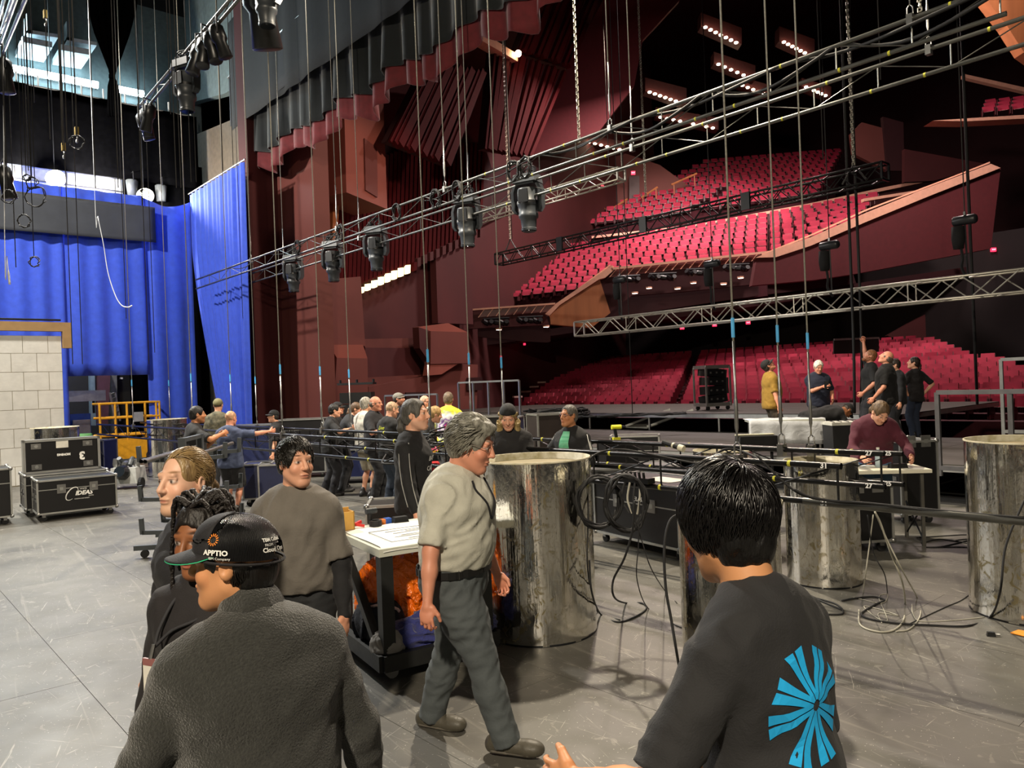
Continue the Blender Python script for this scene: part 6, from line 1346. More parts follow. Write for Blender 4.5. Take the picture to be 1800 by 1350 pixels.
small('drill_body', 'black cordless driver standing on the plan table', 'tool', -.17, .41, lambda q: (MB().tube([(0, 0, .02), (0, 0, .1)], .02, 8).build('grip', RUBBER, q), MB().tube([(-.03, 0, .12), (.06, 0, .12)], .025, 8).build('motor', HEADM, q)))
small('orange_blue_block', 'small orange and blue tape pack on the plan table', 'tape', -.04, .42, lambda q: (MB().bbox((-.05, -.03, 0), (0, .03, .04)).build('orange_roll', M('orange_plastic', '#e07a2a', .5), q), MB().bbox((.0, -.03, 0), (.05, .03, .045)).build('blue_roll', M('blue_plastic', '#2a58b0', .5), q)))
small('black_pouch', 'low black pouch on the plan table', 'pouch', .08, .38, lambda q: MB().box((0, 0, .025), (.13, .07, .05), taper=.85).build('pouch_body', HBAG, q))
# bag and blankets on the shelf
# ------------------------------------------------------------------ pipe rack
RACKM = M('grey_rack_paint', '#474c50', .5, .3); p = gp(345, 10.3)
rk = thing('pipe_rack', 'grey steel rolling pipe rack with U-shaped arms', 'rack', (p.x, p.y, 0), YAW + .15)
for sy in (-.45, .45):
    MB().box((0, sy, .8), (.09, .06, 1.4)).build('upright', RACKM, rk)
    MB().box((0, sy, .13), (1.25, .07, .06)).build('foot', RACKM, rk)
    for z in (.3, .72, 1.22):
        for sx in (-1, 1): MB().bar((sx * .03, sy, z), (sx * .52, sy, z + .02), .05).bar((sx * .52, sy, z), (sx * .53, sy, z + .2), .05).build('arm', RACKM, rk)
    for sx in (-1, 1): MB().lathe([(.05, -.02), (.05, .02)], 12, (sx * .5, sy, .05), Matrix.Rotation(PI / 2, 3, 'X')).build('caster', RUBBER, rk)
MB().box((0, 0, .13), (.07, .9, .06)).build('spine', RACKM, rk); MB().box((0, 0, 1.47), (.06, .95, .05)).build('top_rail', RACKM, rk)
def rkp(x, y, z): a = rk.rotation_euler.z; return Vector((p.x + math.cos(a) * x - math.sin(a) * y, p.y + math.sin(a) * x + math.cos(a) * y, z))
for k, (x, z, y0_, y1_) in enumerate(((-.3, 1.275, -1.1, 1.0), (-.24, 1.275, -1.15, 1.2), (.2, 1.275, -.8, 1.6), (.26, 1.30, -.9, 1.3))):
    mb = MB().tube([rkp(x, y0_, z), rkp(x, y1_, z)], .024, 12, cap=False).tube([rkp(x, y0_, z), rkp(x, y1_, z)], .019, 12, cap=False); o = mb.build('steel_pipe', STEEL, smooth=True); tag(o, 'loose steel pipe lying on the rack, %s' % ('first on the outer arm', 'second on the outer arm', 'first on the inner arm', 'second on the inner arm')[k], 'pipe', 'loose pipes')
# ------------------------------------------------------------------ far wing behind the raised curtain hem
def far_box(name, label, cat, pts, X, th, mat): 
    P = [atX(u, v, X) for u, v in pts]; o = MB().prism(P, Vector((-th, 0, 0))).build(name, mat); return tag(o, label, cat)
wall('wall_wing', (-31.0, 4.4, 0), (-30.8, 9.5, 3.6), M('dark_wing_wall', '#1a1c1f', .8), 'dark wall seen through the raised curtain hem')
far_box('steel_column', 'maroon painted steel column behind the raised curtain hem', 'column', [(174, 640), (195, 640), (190, 748), (172, 748)], -29, .4, M('maroon_steel', '#5d3a44', .6))
far_box('steel_column', 'pale blue-grey steel column behind the raised curtain hem', 'column', [(158, 640), (166, 640), (169, 748), (160, 748)], -29.2, .25, M('pale_blue_steel', '#7f97a2', .6))
far_box('grey_post', 'grey wall strip beside the wing staircase', 'panel', [(195, 640), (205, 640), (208, 765), (198, 765)], -29.4, .2, M('grey_strip', '#6d6f70', .7))
far_box('electrical_cabinet', 'black electrical cabinet with white notices', 'cabinet', [(205, 640), (256, 640), (258, 797), (208, 797)], -29.6, .3, M('black_cabinet', '#111214', .5))
for k, (u, v) in enumerate(((213, 665), (237, 668), (237, 673))): far_box('notice', 'small white notice on the black cabinet, %s' % ('nearest the stairs', 'upper of two', 'lower of two')[k], 'notice', [(u - 3, v - 1.5), (u + 3, v - 1.5), (u + 3, v + 1.5), (u - 3, v + 1.5)], -29.59, .01, M('white_card', '#d8d6cc', .5))
st_ = thing('wing_staircase', 'steep metal staircase behind the yellow lift', 'stairs', atX(196, 738, -28.6))
for du in (0, 9): MB().bar(atX(193 + du, 690, -28.6 - du * .05), atX(202 + du, 740, -28.6 - du * .05), .06).build('stringer', ALU, st_, world=True)
for k in range(6): MB().bar(atX(193 + k * 1.8, 694 + k * 8, -28.6), atX(201 + k * 1.8, 691 + k * 8, -29.0), .05).build('tread', ALU, st_, world=True)
YEL = M('yellow_lift_paint', '#d89a18', .5)
p = atX(230, 745, -26.2); lf = thing('scissor_lift', 'yellow scissor lift cage under the blue curtain', 'lift', (p.x, p.y, 0))
w_, hgt = 1.75, atX(230, 708, -26.2).z
for y in (-w_ / 2, -w_ / 4, -.1, w_ / 4, w_ / 2 - .1, w_ / 2): MB().tube([(0, y, .3), (0, y, hgt)], .035, 8).build('upright', YEL, lf)
for z in (.9, hgt - .45, hgt): MB().tube([(0, -w_ / 2, z), (0, w_ / 2, z)], .035, 8).build('rail', YEL, lf); MB().tube([(-.8, -w_ / 2, z), (-.8, w_ / 2, z)], .035, 8).build('rail', YEL, lf)
for s_ in (-1, 1):
    for z in (.9, hgt): MB().tube([(0, s_ * w_ / 2, z), (-.8, s_ * w_ / 2, z)], .035, 8).build('rail', YEL, lf)
MB().bbox((-.9, -w_ / 2, .15), (.05, w_ / 2, .75)).build('chassis', YEL, lf); MB().bbox((.04, .05, hgt - .6), (.1, .35, hgt - .3)).build('control_box', M('grey_control', '#8a8c8e', .5), lf)
for s_ in (-1, 1): MB().lathe([(.2, -.06), (.2, .06)], 14, (0, s_ * .6, .2), Matrix.Rotation(PI / 2, 3, 'Y')).build('wheel', RUBBER, lf)
p = atX(142, 745, -28.2); bl_ = thing('blue_lift', 'blue personnel lift parked behind the raised hem', 'lift', (p.x, p.y, 0))
MB().bbox((-.4, -.45, .0), (.1, .45, .55)).build('chassis', M('blue_machine_paint', '#1c4a9a', .5), bl_); MB().bbox((-.1, -.3, .5), (.0, .3, 1.6)).build('mast', M('blue_machine_paint'), bl_); MB().bbox((-.1, -.5, 2.0), (.1, .75, 2.35)).build('platform', M('grey_platform', '#9aa0a4', .5), bl_); MB().bbox((.02, -.25, .95), (.15, .25, 1.4)).build('control_panel', M('grey_control'), bl_)
for s_ in (-1, 1): MB().tube([(0, s_ * .4, 1.6), (0, s_ * .4, 2.0)], .04, 6).build('strut', BLACKP, bl_)
p = gp(163, 21); tag(MB().tube([p - _R * .35 + _U * 1.03, p + _R * .1 + _U * 1.03], .1, 12).build('green_tube', M('green_tube_paint', '#5f9a5a', .6), smooth=True), 'green padded tube resting on the far navy case', 'tube')
# dolly with moving heads at the far batten ends
p = gp(232, 17.5); dl = thing('light_dolly', 'grey dolly carrying upturned moving lights at the far end', 'dolly', (p.x, p.y, 0), YAW)
GD = M('light_grey_plastic', '#a9aaa6', .5)
MB().box((0, 0, .3), (.62, .5, .36), taper=.9).build('crate', GD, dl); MB().lathe([(.15, -.12), (.17, .1), (.12, .2)], 14, (0, -.2, .36), Matrix.Rotation(1.3, 3, 'X')).build('light_head', HEADD, dl); MB().lathe([(.12, .2), (.12, .21)], 14, (0, -.2, .36), Matrix.Rotation(1.3, 3, 'X')).build('lens', LENS, dl)
for sx in (-1, 1): MB().lathe([(.12, -.04), (.12, .04)], 14, (sx * .33, -.1, .12), Matrix.Rotation(PI / 2, 3, 'Y')).build('wheel', RUBBER, dl)
for k in range(5): MB().lathe([(.05, -.1), (.07, 0), (.05, .12)], 10, (-.25 + k * .12, -.05, .56 + .05 * (k % 2)), Matrix.Rotation(k * .8, 3, 'X')).build('small_light', HEADM if k % 2 else STEEL, dl)
# ------------------------------------------------------------------ deck furniture
def rail_frame(name, label, pts, z0, z1, mat=ALU, r=.03, posts=3, mid_=False, mesh_=False):
    t = thing(name, label, 'railing', (pts[0][0], pts[0][1], z0))
    P = [Vector((q[0], q[1], 0)) for q in pts]
    for a, b in zip(P[:-1], P[1:]):
        for z in [z1] + ([z0 + .12] if mid_ else []): MB().bar(a + Vector((0, 0, z)), b + Vector((0, 0, z)), r * 1.6).build('rail', mat, t, world=True)
        for k in range(posts):
            q = a.lerp(b, k / (posts - 1)); MB().bar(q + Vector((0, 0, z0)), q + Vector((0, 0, z1)), r * 1.5).build('post', mat, t, world=True)
    return t
a = atZ(1652, 822, .57); b = atD(1840, 800, 9.0); RAILG = M('grey_rail_paint', '#5b5a5c', .5, .4)
q0 = Vector((a.x, a.y, 0)); rail_frame('deck_railing', 'grey deck railing beside the big silver drum', [(q0.x, q0.y), (q0.x + 1.9, q0.y - .15)], .45, atD(1645, 690, (a - _C).dot(_F)).z, RAILG, .04, 3, True)
GL = M('smoky_acrylic_sheet', '#2a2426', .12)
a2 = atY(1762, 700, 17.3); rail_frame('guard_frame', 'pale tubular guard frame on the deck beyond the railing', [(a2.x, 17.3), (a2.x + 2.2, 17.3)], .6, atY(1762, 632, 17.3).z, ALU, .04, 4, True)
a3, b3 = atD(808, 735, 21.5), atD(915, 735, 20.5); rail_frame('guard_frame', 'tubular guard frame in front of the side wall doors', [(a3.x, a3.y), (b3.x, b3.y)], .57, atD(850, 671, 21).z, ALU, .03, 5, True)
a3, b3 = atD(678, 735, 23), atD(770, 735, 22); rail_frame('guard_frame', 'lower tubular guard frame behind the group of watchers', [(a3.x, a3.y), (b3.x, b3.y)], .57, atD(730, 694, 22.5).z, ALU, .03, 4, True)
# line array cart
p = atD(1253, 715, 22.5); p.z = 1.05; lc_ = thing('speaker_cart', 'wheeled frame cart holding a curved black line array', 'speaker cart', p, YAW + .35)
wc, dc, hc = .82, .62, 1.1
for sx in (-1, 1):
    for sy in (-1, 1): MB().bar((sx * wc / 2, sy * dc / 2, .12), (sx * wc / 2, sy * dc / 2, .15 + hc), .045).build('post', ALU, lc_); MB().lathe([(.06, -.025), (.06, .025)], 12, (sx * .34, sy * .25, .06), Matrix.Rotation(PI / 2, 3, 'X')).build('caster', RUBBER, lc_)
for z in (.16, .15 + hc):
    for sy in (-1, 1): MB().box((0, sy * dc / 2, z), (wc, .03, .1)).build('cross_rail', ALU, lc_)
    for sx in (-1, 1): MB().box((sx * wc / 2, 0, z), (.03, dc, .1)).build('cross_rail', ALU, lc_)
for k in range(4): 
    sp_ = MB().box((.02 + .05 * math.sin(k / 3 * PI), 0, .32 + k * .255), (.66, .5, .235), m=Matrix.Rotation((k - 1.5) * .09, 3, 'Y')).build('speaker_box', HEADD, lc_)
    for sx in (-.2, 0, .2): MB().box((sx, -.256, .32 + k * .255), (.05, .012, .05)).build('rigging_plate', STEEL, sp_)
for k, (u, D, s_) in enumerate(((640, 18.5, 1.0), )):
    p = gp(u, D); t = thing('speaker_dolly', 'black line array speaker stack behind the watching group', 'speaker', (p.x, p.y, .0), YAW)
    for j in range(4): MB().box((0, 0, 1.0 + j * .28), (.75, .5, .26)).build('speaker_box', HEADD, t)
    MB().box((0, 0, 2.18), (.85, .5, .05)).build('top_frame', BLACKP, t); MB().box((0, 0, .45), (.8, .5, .85)).build('base_cart', BLACKP, t)
    for x in (-.4, 0, .4): MB().tube([(x, 0, 2.2), (x, 0, 2.28)], .03, 6).build('rig_point', BLACKP, t)
# ramp up to the rear deck
p0r, p1r = atZ(1100, 752, .57), atZ(1178, 722, 1.05)
t = thing('ramp', 'grey metal ramp leading up to the rear deck', 'ramp', (p0r.x, p0r.y, .57))
q = Vector((.9, -.1, 0)); d_ = Vector((p1r.x, p1r.y, 1.06)) - Vector((p0r.x, p0r.y, .6))
MB().prism([Vector((p0r.x, p0r.y, .6)), Vector((p0r.x, p0r.y, .6)) + q, Vector((p0r.x, p0r.y, .6)) + q + d_, Vector((p0r.x, p0r.y, .6)) + d_], (0, 0, -.03)).build('ramp_plate', M('grey_ramp_grit', '#77766e', .8), t, world=True)
for s_ in (0, 1): MB().bar(Vector((p0r.x, p0r.y, .63)) + q * s_, Vector((p0r.x, p0r.y, .63)) + q * s_ + d_, .06).build('side_rail', ALU, t, world=True)
# covered table, chairs, bag, totes on the deck
WCL = M('white_sheet_cloth', '#b9bcc0', .8, 0, .05); folds(WCL, 5, .4)
p = gp(1387, 13.9); ct_ = thing('covered_table', 'long table under a white cloth on the deck', 'table', (p.x, p.y, .57), YAW - .12)
MB().box((0, 0, .62), (1.26, .6, .04)).build('tabletop', WT_, ct_)
for sx in (-1, 1):
    for sy in (-1, 1): MB().tube([(sx * .56, sy * .25, 0), (sx * .56, sy * .25, .62)], .02, 6).build('leg', ALU, ct_)
g = MB(); nx, ny = 30, 12
for j in range(ny + 1):
    for i in range(nx + 1):
        x = -.66 + 1.32 * i / nx; yy = j / ny * 1.0
        if yy < .55: g.v.append((x, .3 - yy * 1.1, .65 + .004 * math.sin(x * 20)))
        else: g.v.append((x, -.305 - .02 * math.sin(x * 17) * (yy - .55) * 2, .65 - (yy - .55) * .95 - .05 * x))
for j in range(ny):
    for i in range(nx): a = j * (nx + 1) + i; g.f.append((a, a + 1, a + nx + 2, a + nx + 1))
o = g.build('cloth', WCL, ct_, smooth=True); o.modifiers.new('s', 'SOLIDIFY').thickness = .008
CH = M('dark_grey_chair_vinyl', '#33373a', .5)
def chair(label, u, D, rz_, z=0.):
    p = gp(u, D, z); t = thing('padded_chair', label, 'chair', p, rz_, 'padded chairs')
    F = Field() ; F.sweep((0, 0, .62), (0, .04, .92), (.24, .05), (.21, .04), (1, 0, 0), .02); m = to_mesh('backrest', [F.mesh(.02)]); m.materials.append(CH); link('backrest', m, t)
    F = Field(); F.sweep((-.2, -.25, .46), (.2, -.25, .46), (.05, .22), (.05, .22), (0, 0, 1), .02); m = to_mesh('seat', [F.mesh(.025)]); m.materials.append(CH); link('seat', m, t)
    for sx in (-1, 1):
        for sy in (-.45, -.03): MB().tube([(sx * .2, sy, 0), (sx * .2, sy, .45)], .016, 6).build('leg', BLACKP, t)
        MB().tube([(sx * .2, -.03, .45), (sx * .2, .02, .7)], .016, 6).build('back_post', BLACKP, t)
CHAIRS = [('dark grey padded chair facing the covered table', 1455, 9.9, YAW + 3.3), ]
LATE = []
LATE.append(lambda: [chair(*c) for c in CHAIRS])
p = gp(1338, 10.2); bg = thing('equipment_bag', 'black padded equipment bag on a stand beside the lift line', 'bag', (p.x, p.y, .0), YAW)
MB().box((0, 0, 1.12), (.52, .25, .2), taper=.94).build('bag_body', HBAG, bg); MB().box((-.02, -.0, 1.235), (.5, .1, .015)).build('zip_strip', M('pale_zip', '#b5b39a', .6), bg)
for sx in (-1, 1): MB().tube([(sx * .2, 0, 0), (sx * .2, 0, 1.03)], .02, 6).build('stand_leg', BLACKP, bg)
p = gp(1497, 12.8); tb = thing('storage_tote', 'black tote with a netted white lid on the deck', 'tote', (p.x, p.y, .57), YAW); MB().box((0, 0, .3), (.6, .4, .55), taper=1.05).build('tub', M('black_plastic', '#17171a', .5), tb); MB().box((0, 0, .6), (.66, .46, .05)).build('lid', M('pale_lid', '#b9b8ae', .5), tb)
for k in range(5): MB().bar((-.28 + k * .12, -.2, .632), (-.2 + k * .12, .2, .632), .01).build('net_cord', BLACKP, tb)
# lowboy amps in front of deck
# white work table with crossed legs
p = gp(1520, 9.1); wt = thing('work_table', 'white folding table with crossed metal legs beside the lowered battens', 'table', (p.x, p.y, 0), YAW - .12)
MB().box((0, 0, .86), (1.35, .62, .04)).build('tabletop', M('offwhite_top', '#d8d4c0', .5, 0, .05), wt)
for sx in (-1, 1):
    for sy in (-1, 1): MB().bar((sx * .58, sy * .25, 0), (sx * .58, sy * .25, .84), .035).build('leg', M('grey_leg_steel', '#5a5852', .5, .5), wt)
    MB().tube([(sx * .58, -.25, .06), (sx * .58, .25, .45)], .01, 6).build('cross_brace', BLACKP, wt); MB().tube([(sx * .58, .25, .06), (sx * .58, -.25, .45)], .01, 6).build('cross_brace', BLACKP, wt)
def on_tab(x, y, z): a = wt.rotation_euler.z; return Vector((p.x + math.cos(a) * x - math.sin(a) * y, p.y + math.sin(a) * x + math.cos(a) * y, z))
pw = p.copy()
t = thing('paper_sheets', 'white sheets under the hands of the woman in maroon', 'paper', on_tab(-.05, .2, .885), YAW + .1); MB().box((0, 0, .0), (.45, .3, .012)).build('sheet', PAPER, t)
t = thing('radio_handset', 'black handset lying on the white table', 'device', on_tab(.38, -.1, .88), YAW); MB().box((0, 0, .025), (.2, .09, .05), taper=.9).build('body', HEADD, t); MB().tube([(.09, 0, .03), (.13, .0, .12)], .006, 5).build('antenna', RUBBER, t)
t = thing('water_bottle', 'clear plastic bottle on the white table', 'bottle', on_tab(.2, .0, .88), 0); MB().lathe([(.034, 0), (.036, .1), (.034, .16), (.016, .2), (.016, .225)], 14).build('bottle_body', M('pale_plastic', '#b8ccd8', .15, 0, .05, spec=.8), t, smooth=True); MB().lathe([(.018, .215), (.018, .235)], 10).build('cap', M('white_card'), t)
# drill and gear behind the lowered battens
p = atD(1085, 752, 11.6); t = thing('cordless_drill', 'yellow and black cordless drill standing on a case', 'drill', (p.x, p.y, 1.12), YAW + .2)
DY = M('yellow_drill_plastic', '#d2cf2a', .5); MB().tube([(-.09, 0, .2), (.06, 0, .2)], .035, 10).build('motor_housing', DY, t); MB().tube([(.06, 0, .2), (.13, 0, .2)], [.025, .015], 10).build('chuck', BLACKP, t); MB().bar((-.04, 0, .18), (-.02, 0, .04), .04).build('grip', BLACKP, t); MB().box((-.02, 0, .02), (.11, .07, .05)).build('battery', DY, t)
MB().box((0, .02, -.56), (.5, .4, 1.1)).build('stand_box', CASEB, t)
p = atD(975, 705, 20.5); t = thing('cable_heap', 'heap of black cables and gear on the rear deck', 'cables', (p.x, p.y, 1.05), YAW)
rr_ = random.Random(8)
for k in range(7): MB().tube(smooth_path([(rr_.uniform(-.9, .9), rr_.uniform(-.4, .4), rr_.uniform(.02, .3)) for _ in range(8)], 5), .022, 5).build('cable', RUBBER, t, smooth=True)
MB().box((-.2, 0, .14), (.7, .5, .26), taper=.8).build('gear_box', HEADD, t)
p = atD(1110, 708, 20); t = thing('cable_heap', 'thin tangle of black cable along the rear deck edge', 'cables', (p.x, p.y, 1.05), YAW)
for k in range(5): MB().tube(smooth_path([(-1.4 + 2.8 * i / 9, rr_.uniform(-.3, .3), rr_.uniform(.02, .08)) for i in range(10)], 4), .02, 5).build('cable', RUBBER, t, smooth=True)
# ------------------------------------------------------------------ cables on and around battens and floor
def fcab(label, pts, r=.008, mat=RUBBER, name='floor_cable', group=None):
    P = []; r *= .7
    for q in pts:
        if len(q) == 2: w = atZ(q[0], q[1], r + .001)
        else: w = atD(q[0], q[1], q[2])
        P.append(w)
    o = MB().tube(smooth_path(P, 7), r, 6).build(name, mat, smooth=True); return tag(o, label, 'cable', group)
GREYCAB = M('pale_grey_cable', '#a9a698', .6)
fcab('black cable looped on the floor right of the large drum', [(1036, 985, 6.0), (1040, 1040, 5.9), (1056, 1080), (1085, 1093), (1115, 1085), (1136, 1070), (1128, 1060), (1100, 1060), (1080, 1050, 5.6), (1078, 1020, 5.5), (1098, 980, 5.4), (1112, 930, 5.35), (1116, 880, 5.3)], .011)
fcab('thin cable hanging from batten 31 to the floor beside the large drum', [(1030, 820, 6.3), (1034, 900, 6.1), (1033, 1000, 5.95), (1050, 1075), (1090, 1090)], .008)
fcab('thin cable falling from the cable clamp toward the floor', [(1124, 880, 5.5), (1122, 960, 5.5), (1120, 1020, 5.5), (1140, 1070), (1190, 1100), (1230, 1110)], .006)
fcab('thin straight cable falling from the cable clamp', [(1108, 890, 5.6), (1128, 950, 5.6), (1145, 1000, 5.6), (1170, 1040), (1190, 1060)], .006)
fcab('thick black cable draped over the rim of the small drum', [(1225, 908, 4.95), (1200, 904, 4.8), (1178, 915, 4.75), (1168, 960, 4.7), (1170, 1030, 4.65), (1180, 1090, 4.6), (1190, 1150, 4.55), (1200, 1210)], .012)
fcab('black cable snaking from the right drum across the floor', [(1800, 880, 5.75), (1768, 960, 5.72), (1758, 1040, 5.7), (1740, 1085), (1700, 1100), (1640, 1099), (1580, 1096), (1530, 1088), (1515, 1078), (1540, 1062), (1555, 1055), (1535, 1049), (1500, 1052), (1480, 1056)], .012)
fcab('black cable circling on the floor between the drums', [(1480, 1072), (1440, 1055), (1428, 1050), (1470, 1062), (1482, 1078), (1455, 1080), (1430, 1079)], .011)
fcab('large grey loop of cable on the floor between the drums', [(1510, 1072), (1512, 1098), (1540, 1110), (1570, 1108), (1588, 1090), (1591, 1060), (1585, 1020, 5.6), (1565, 970, 5.5), (1548, 920, 5.4), (1538, 900, 5.35)], .01, GREYCAB)
fcab('thin grey cable dropping from batten 31 into the loop', [(1540, 905, 5.4), (1560, 950, 5.45), (1590, 1010, 5.55), (1612, 1050), (1618, 1080), (1600, 1105), (1575, 1110)], .008, GREYCAB)
fcab('straight pale cable hanging from batten 31', [(1535, 905, 5.4), (1528, 960, 5.5), (1520, 1020, 5.6), (1517, 1045)], .006, GREYCAB)
fcab('short dark cable hanging from batten 31', [(1525, 905, 5.4), (1535, 970, 5.5), (1555, 1010, 5.6), (1560, 1042)], .006)
fcab('thin wire curled on the floor near the loops', [(1603, 1062), (1605, 1080), (1620, 1092), (1680, 1090), (1730, 1085)], .005, GREYCAB)
fcab('thin cable arc on the floor in front of the right drum', [(1600, 1096), (1660, 1068), (1690, 1055), (1710, 1040)], .006)
fcab('thin tangled wire inside the large grey loop', [(1500, 1050), (1550, 1060), (1560, 1045), (1545, 1050), (1560, 1090), (1540, 1085), (1520, 1065), (1580, 1082), (1545, 1078), (1550, 1095)], .005, GREYCAB)
fcab('black cables piled on the floor behind the right drum', [(1620, 955), (1650, 948), (1690, 952), (1720, 945), (1660, 960), (1630, 962), (1700, 962), (1730, 968)], .011)
fcab('second black cable on the floor behind the right drum', [(1612, 945), (1660, 942), (1700, 940), (1740, 944), (1680, 950), (1720, 958)], .009)
fcab('black cable running along the wing floor by the dolly', [(160, 835), (200, 828), (240, 833), (280, 838), (330, 845), (300, 825), (250, 822), (205, 826)], .014)
fcab('second black cable sprawling on the wing floor', [(175, 790, 17), (190, 815), (200, 832), (235, 826), (290, 818), (270, 835), (220, 842)], .012)
fcab('black cable hanging at the far end of the battens', [(160, 790, 17), (155, 800, 17), (152, 815), (165, 822), (190, 828)], .012)
fcab('cable bundle lying along the near end of batten 31', [(1396, 860, 5.75), (1420, 872, 5.7), (1460, 880, 5.6), (1520, 884, 5.45), (1600, 892, 5.25), (1700, 902, 5.0), (1800, 910, 4.75)], .013)
fcab('second cable lying along the near end of batten 31', [(1330, 800, 5.95), (1370, 840, 5.85), (1410, 870, 5.75), (1470, 882, 5.6), (1560, 889, 5.35), (1680, 903, 5.05), (1800, 914, 4.78)], .012)
fcab('thick cable arching over batten 31 above the small drum', [(1020, 835, 6.2), (1045, 800, 6.3), (1090, 790, 6.5), (1150, 800, 6.4), (1230, 815, 6.2), (1290, 812, 6.1), (1340, 825, 5.95)], .013)
fcab('black hose arching between the rear battens', [(1215, 870, 6.4), (1216, 840, 6.4), (1226, 825, 6.5), (1260, 815, 6.5)], .016)
fcab('cable arching over batten 27 beside the lift line', [(1255, 800, 6.6), (1275, 790, 6.7), (1300, 792, 6.7), (1330, 805, 6.5), (1360, 830, 6.3)], .016)
coil('cable_coil', 'coil of black cable hanging under batten 31 beside the large drum', atD(1052, 845, 5.95), .17, .011, 7, rz=YAW, seed=61, squash=1.15)
coil('cable_coil', 'coil of black cable hanging under batten 31 before the road case', atD(1100, 850, 5.8), .15, .011, 6, rz=YAW, seed=62, squash=1.4)
t = thing('cable_clamp', 'black multi-way connector clamped to batten 31', 'connector', (atY(1118, 845, Y31 - .05).x, Y31 - .04, 1.06), 0)
MB().box((0, 0, .05), (.34, .1, .05)).build('block', HEADD, t)
for k in range(6): MB().tube([(-.13 + k * .05, -.04, .07), (-.13 + k * .05, -.05, .13)], .012, 6).build('plug', RUBBER, t); 
for k in range(4): MB().tube(smooth_path([(-.1 + k * .06, -.05, .03), (-.12 + k * .07, -.08, -.12), (-.05 + k * .03, -.06, -.25)], 4), .01, 5).build('tail', GREYCAB if k % 2 else RUBBER, t)
p = atZ(1742, 1118, 0); t = thing('dropped_connector', 'small black connector lying on the floor near the right drum', 'connector', p, .5); MB().box((0, 0, .015), (.06, .035, .03), taper=.8).build('shell', HEADD, t); MB().tube([(.03, 0, .015), (.06, .0, .015)], .01, 6).build('pin', STEEL, t)
pts = [atZ(u, v, .006) for u, v in ((1776, 1113), (1788, 1110), (1800, 1116), (1812, 1112))]
tag(MB().prism([q + Vector((0, 0, 0)) for q in (pts[0], atZ(1800, 1119, .006), pts[3], atZ(1790, 1108, .006))], (0, 0, .006)).build('orange_strap', M('orange_strap_web', '#e8922a', .6)), 'orange strap end lying at the foot of the right drum', 'strap')
# small rigging hardware on the battens
for k, (u, Y, zz) in enumerate(((1190, Y27, 1.32), (1350, Y31, 1.06))):
    pp = atY(u, 800, Y); t = thing('work_lamp', ('white-capped black work lamp lying on batten 27', 'white-capped black work lamp hanging under batten 31')[k], 'lamp', (pp.x, Y - .04, zz), .3 * k)
    MB().tube([(-.14, 0, .03), (.06, 0, -.02)], .028, 10).build('handle', RUBBER, t); MB().tube([(.06, 0, -.02), (.12, 0, -.035)], .036, 12).build('cap', M('cream_cap', '#d8d2b8', .4), t); MB().tube([(-.02, 0, 0), (-.0, 0, -.006)], .032, 10).build('collar', M('cream_cap'), t)
for k, (u, v) in enumerate(((735, 778), (760, 790), (700, 800), (790, 770))):
    pp = atD(u, v, 9.5); fcab('black cable knot on the battens behind the jacketed man, %s' % ('upper', 'middle', 'lower', 'end')[k], [(u + random.uniform(-35, 35), v + random.uniform(-22, 22), 9.3 + random.uniform(-.3, .4)) for _ in range(9)], .014, group='batten cable knots')
p = atD(745, 805, 9.9); t = thing('red_toolbox', 'red plastic toolbox between the battens', 'toolbox', (p.x, p.y, 0), YAW + .2); MB().box((0, 0, 1.0), (.42, .25, .12), taper=.9).build('box', M('red_plastic', '#c0222a', .4), t); MB().tube([(-.1, 0, 1.07), (-.1, 0, 1.11), (.1, 0, 1.11), (.1, 0, 1.07)], .012, 6).build('handle', RUBBER, t); MB().box((0, 0, .47), (.4, .24, .93)).build('stand_box', CASEB, t)
p = atD(752, 785, 10.2); t = thing('pink_cloth', 'folded pink and yellow cloth on the battens', 'cloth', (p.x, p.y, 1.18), YAW); MB().box((0, 0, .04), (.25, .15, .07), taper=.7).build('fold', M('pink_cloth', '#d86a8a', .8), t); MB().box((.05, -.02, .0), (.12, .12, .03)).build('underfold', M('yellow_cloth', '#d8b83a', .8), t)
PRINTW = M('white_print', '#e8e8e4', .7)
def belt(I, z, g, colr='#141414', buckle=False):
    T, X = I['T'], I['Rl']; mb = MB(); S = I['S']; n = 40
    bv = BVHTree.FromPolygons([v.co for v in I['trousers'].data.vertices], [p.vertices for p in I['trousers'].data.polygons])
    pts = []
    c = Vector(tuple(float(q) for q in T(0, 0, z)))
    for i in range(n + 1):
        a = 2 * PI * i / n; d = Vector((math.cos(a), math.sin(a), 0)); hit = bv.ray_cast(c + d * .6, -d); pts.append((hit[0] + d * .014) if hit[0] is not None else c + d * .17)
    for i in range(n):
        p, q = pts[i], pts[i + 1]; u = Vector((0, 0, .02)); k = len(mb.v); mb.v += [tuple(p - u), tuple(q - u), tuple(q + u), tuple(p + u)]; mb.f.append((k, k + 1, k + 2, k + 3))
    o = mb.build('belt', M('black_belt_leather', colr, .45), I['o']); o.modifiers.new('s', 'SOLIDIFY').thickness = .005; return o
def cord(I, pts, r, colr, name='lanyard'):
    return MB().tube(smooth_path([tuple(float(c) for c in p) for p in pts], 5), r, 6).build(name, M('cord_' + colr[1:], colr, .8), I['o'], smooth=True)
def over(I, pts, r, colr, name='lanyard'):
    "a cord laid on the front of the shirt: pts are (x, z) in body space"
    g = I['shirt'].data; bv = BVHTree.FromPolygons([v.co for v in g.vertices], [q.vertices for q in g.polygons]); n = Vector(tuple(float(c) for c in I['Rl'] @ v3(0, 1, 0))); out = []
    for x, z in pts:
        q = Vector(tuple(float(c) for c in I['T'](x, .0, z))); hit = bv.ray_cast(q + n * .6, -n); out.append((hit[0] if hit[0] is not None else q) + n * (r + .002))
    return cord(I, out, r, colr, name)
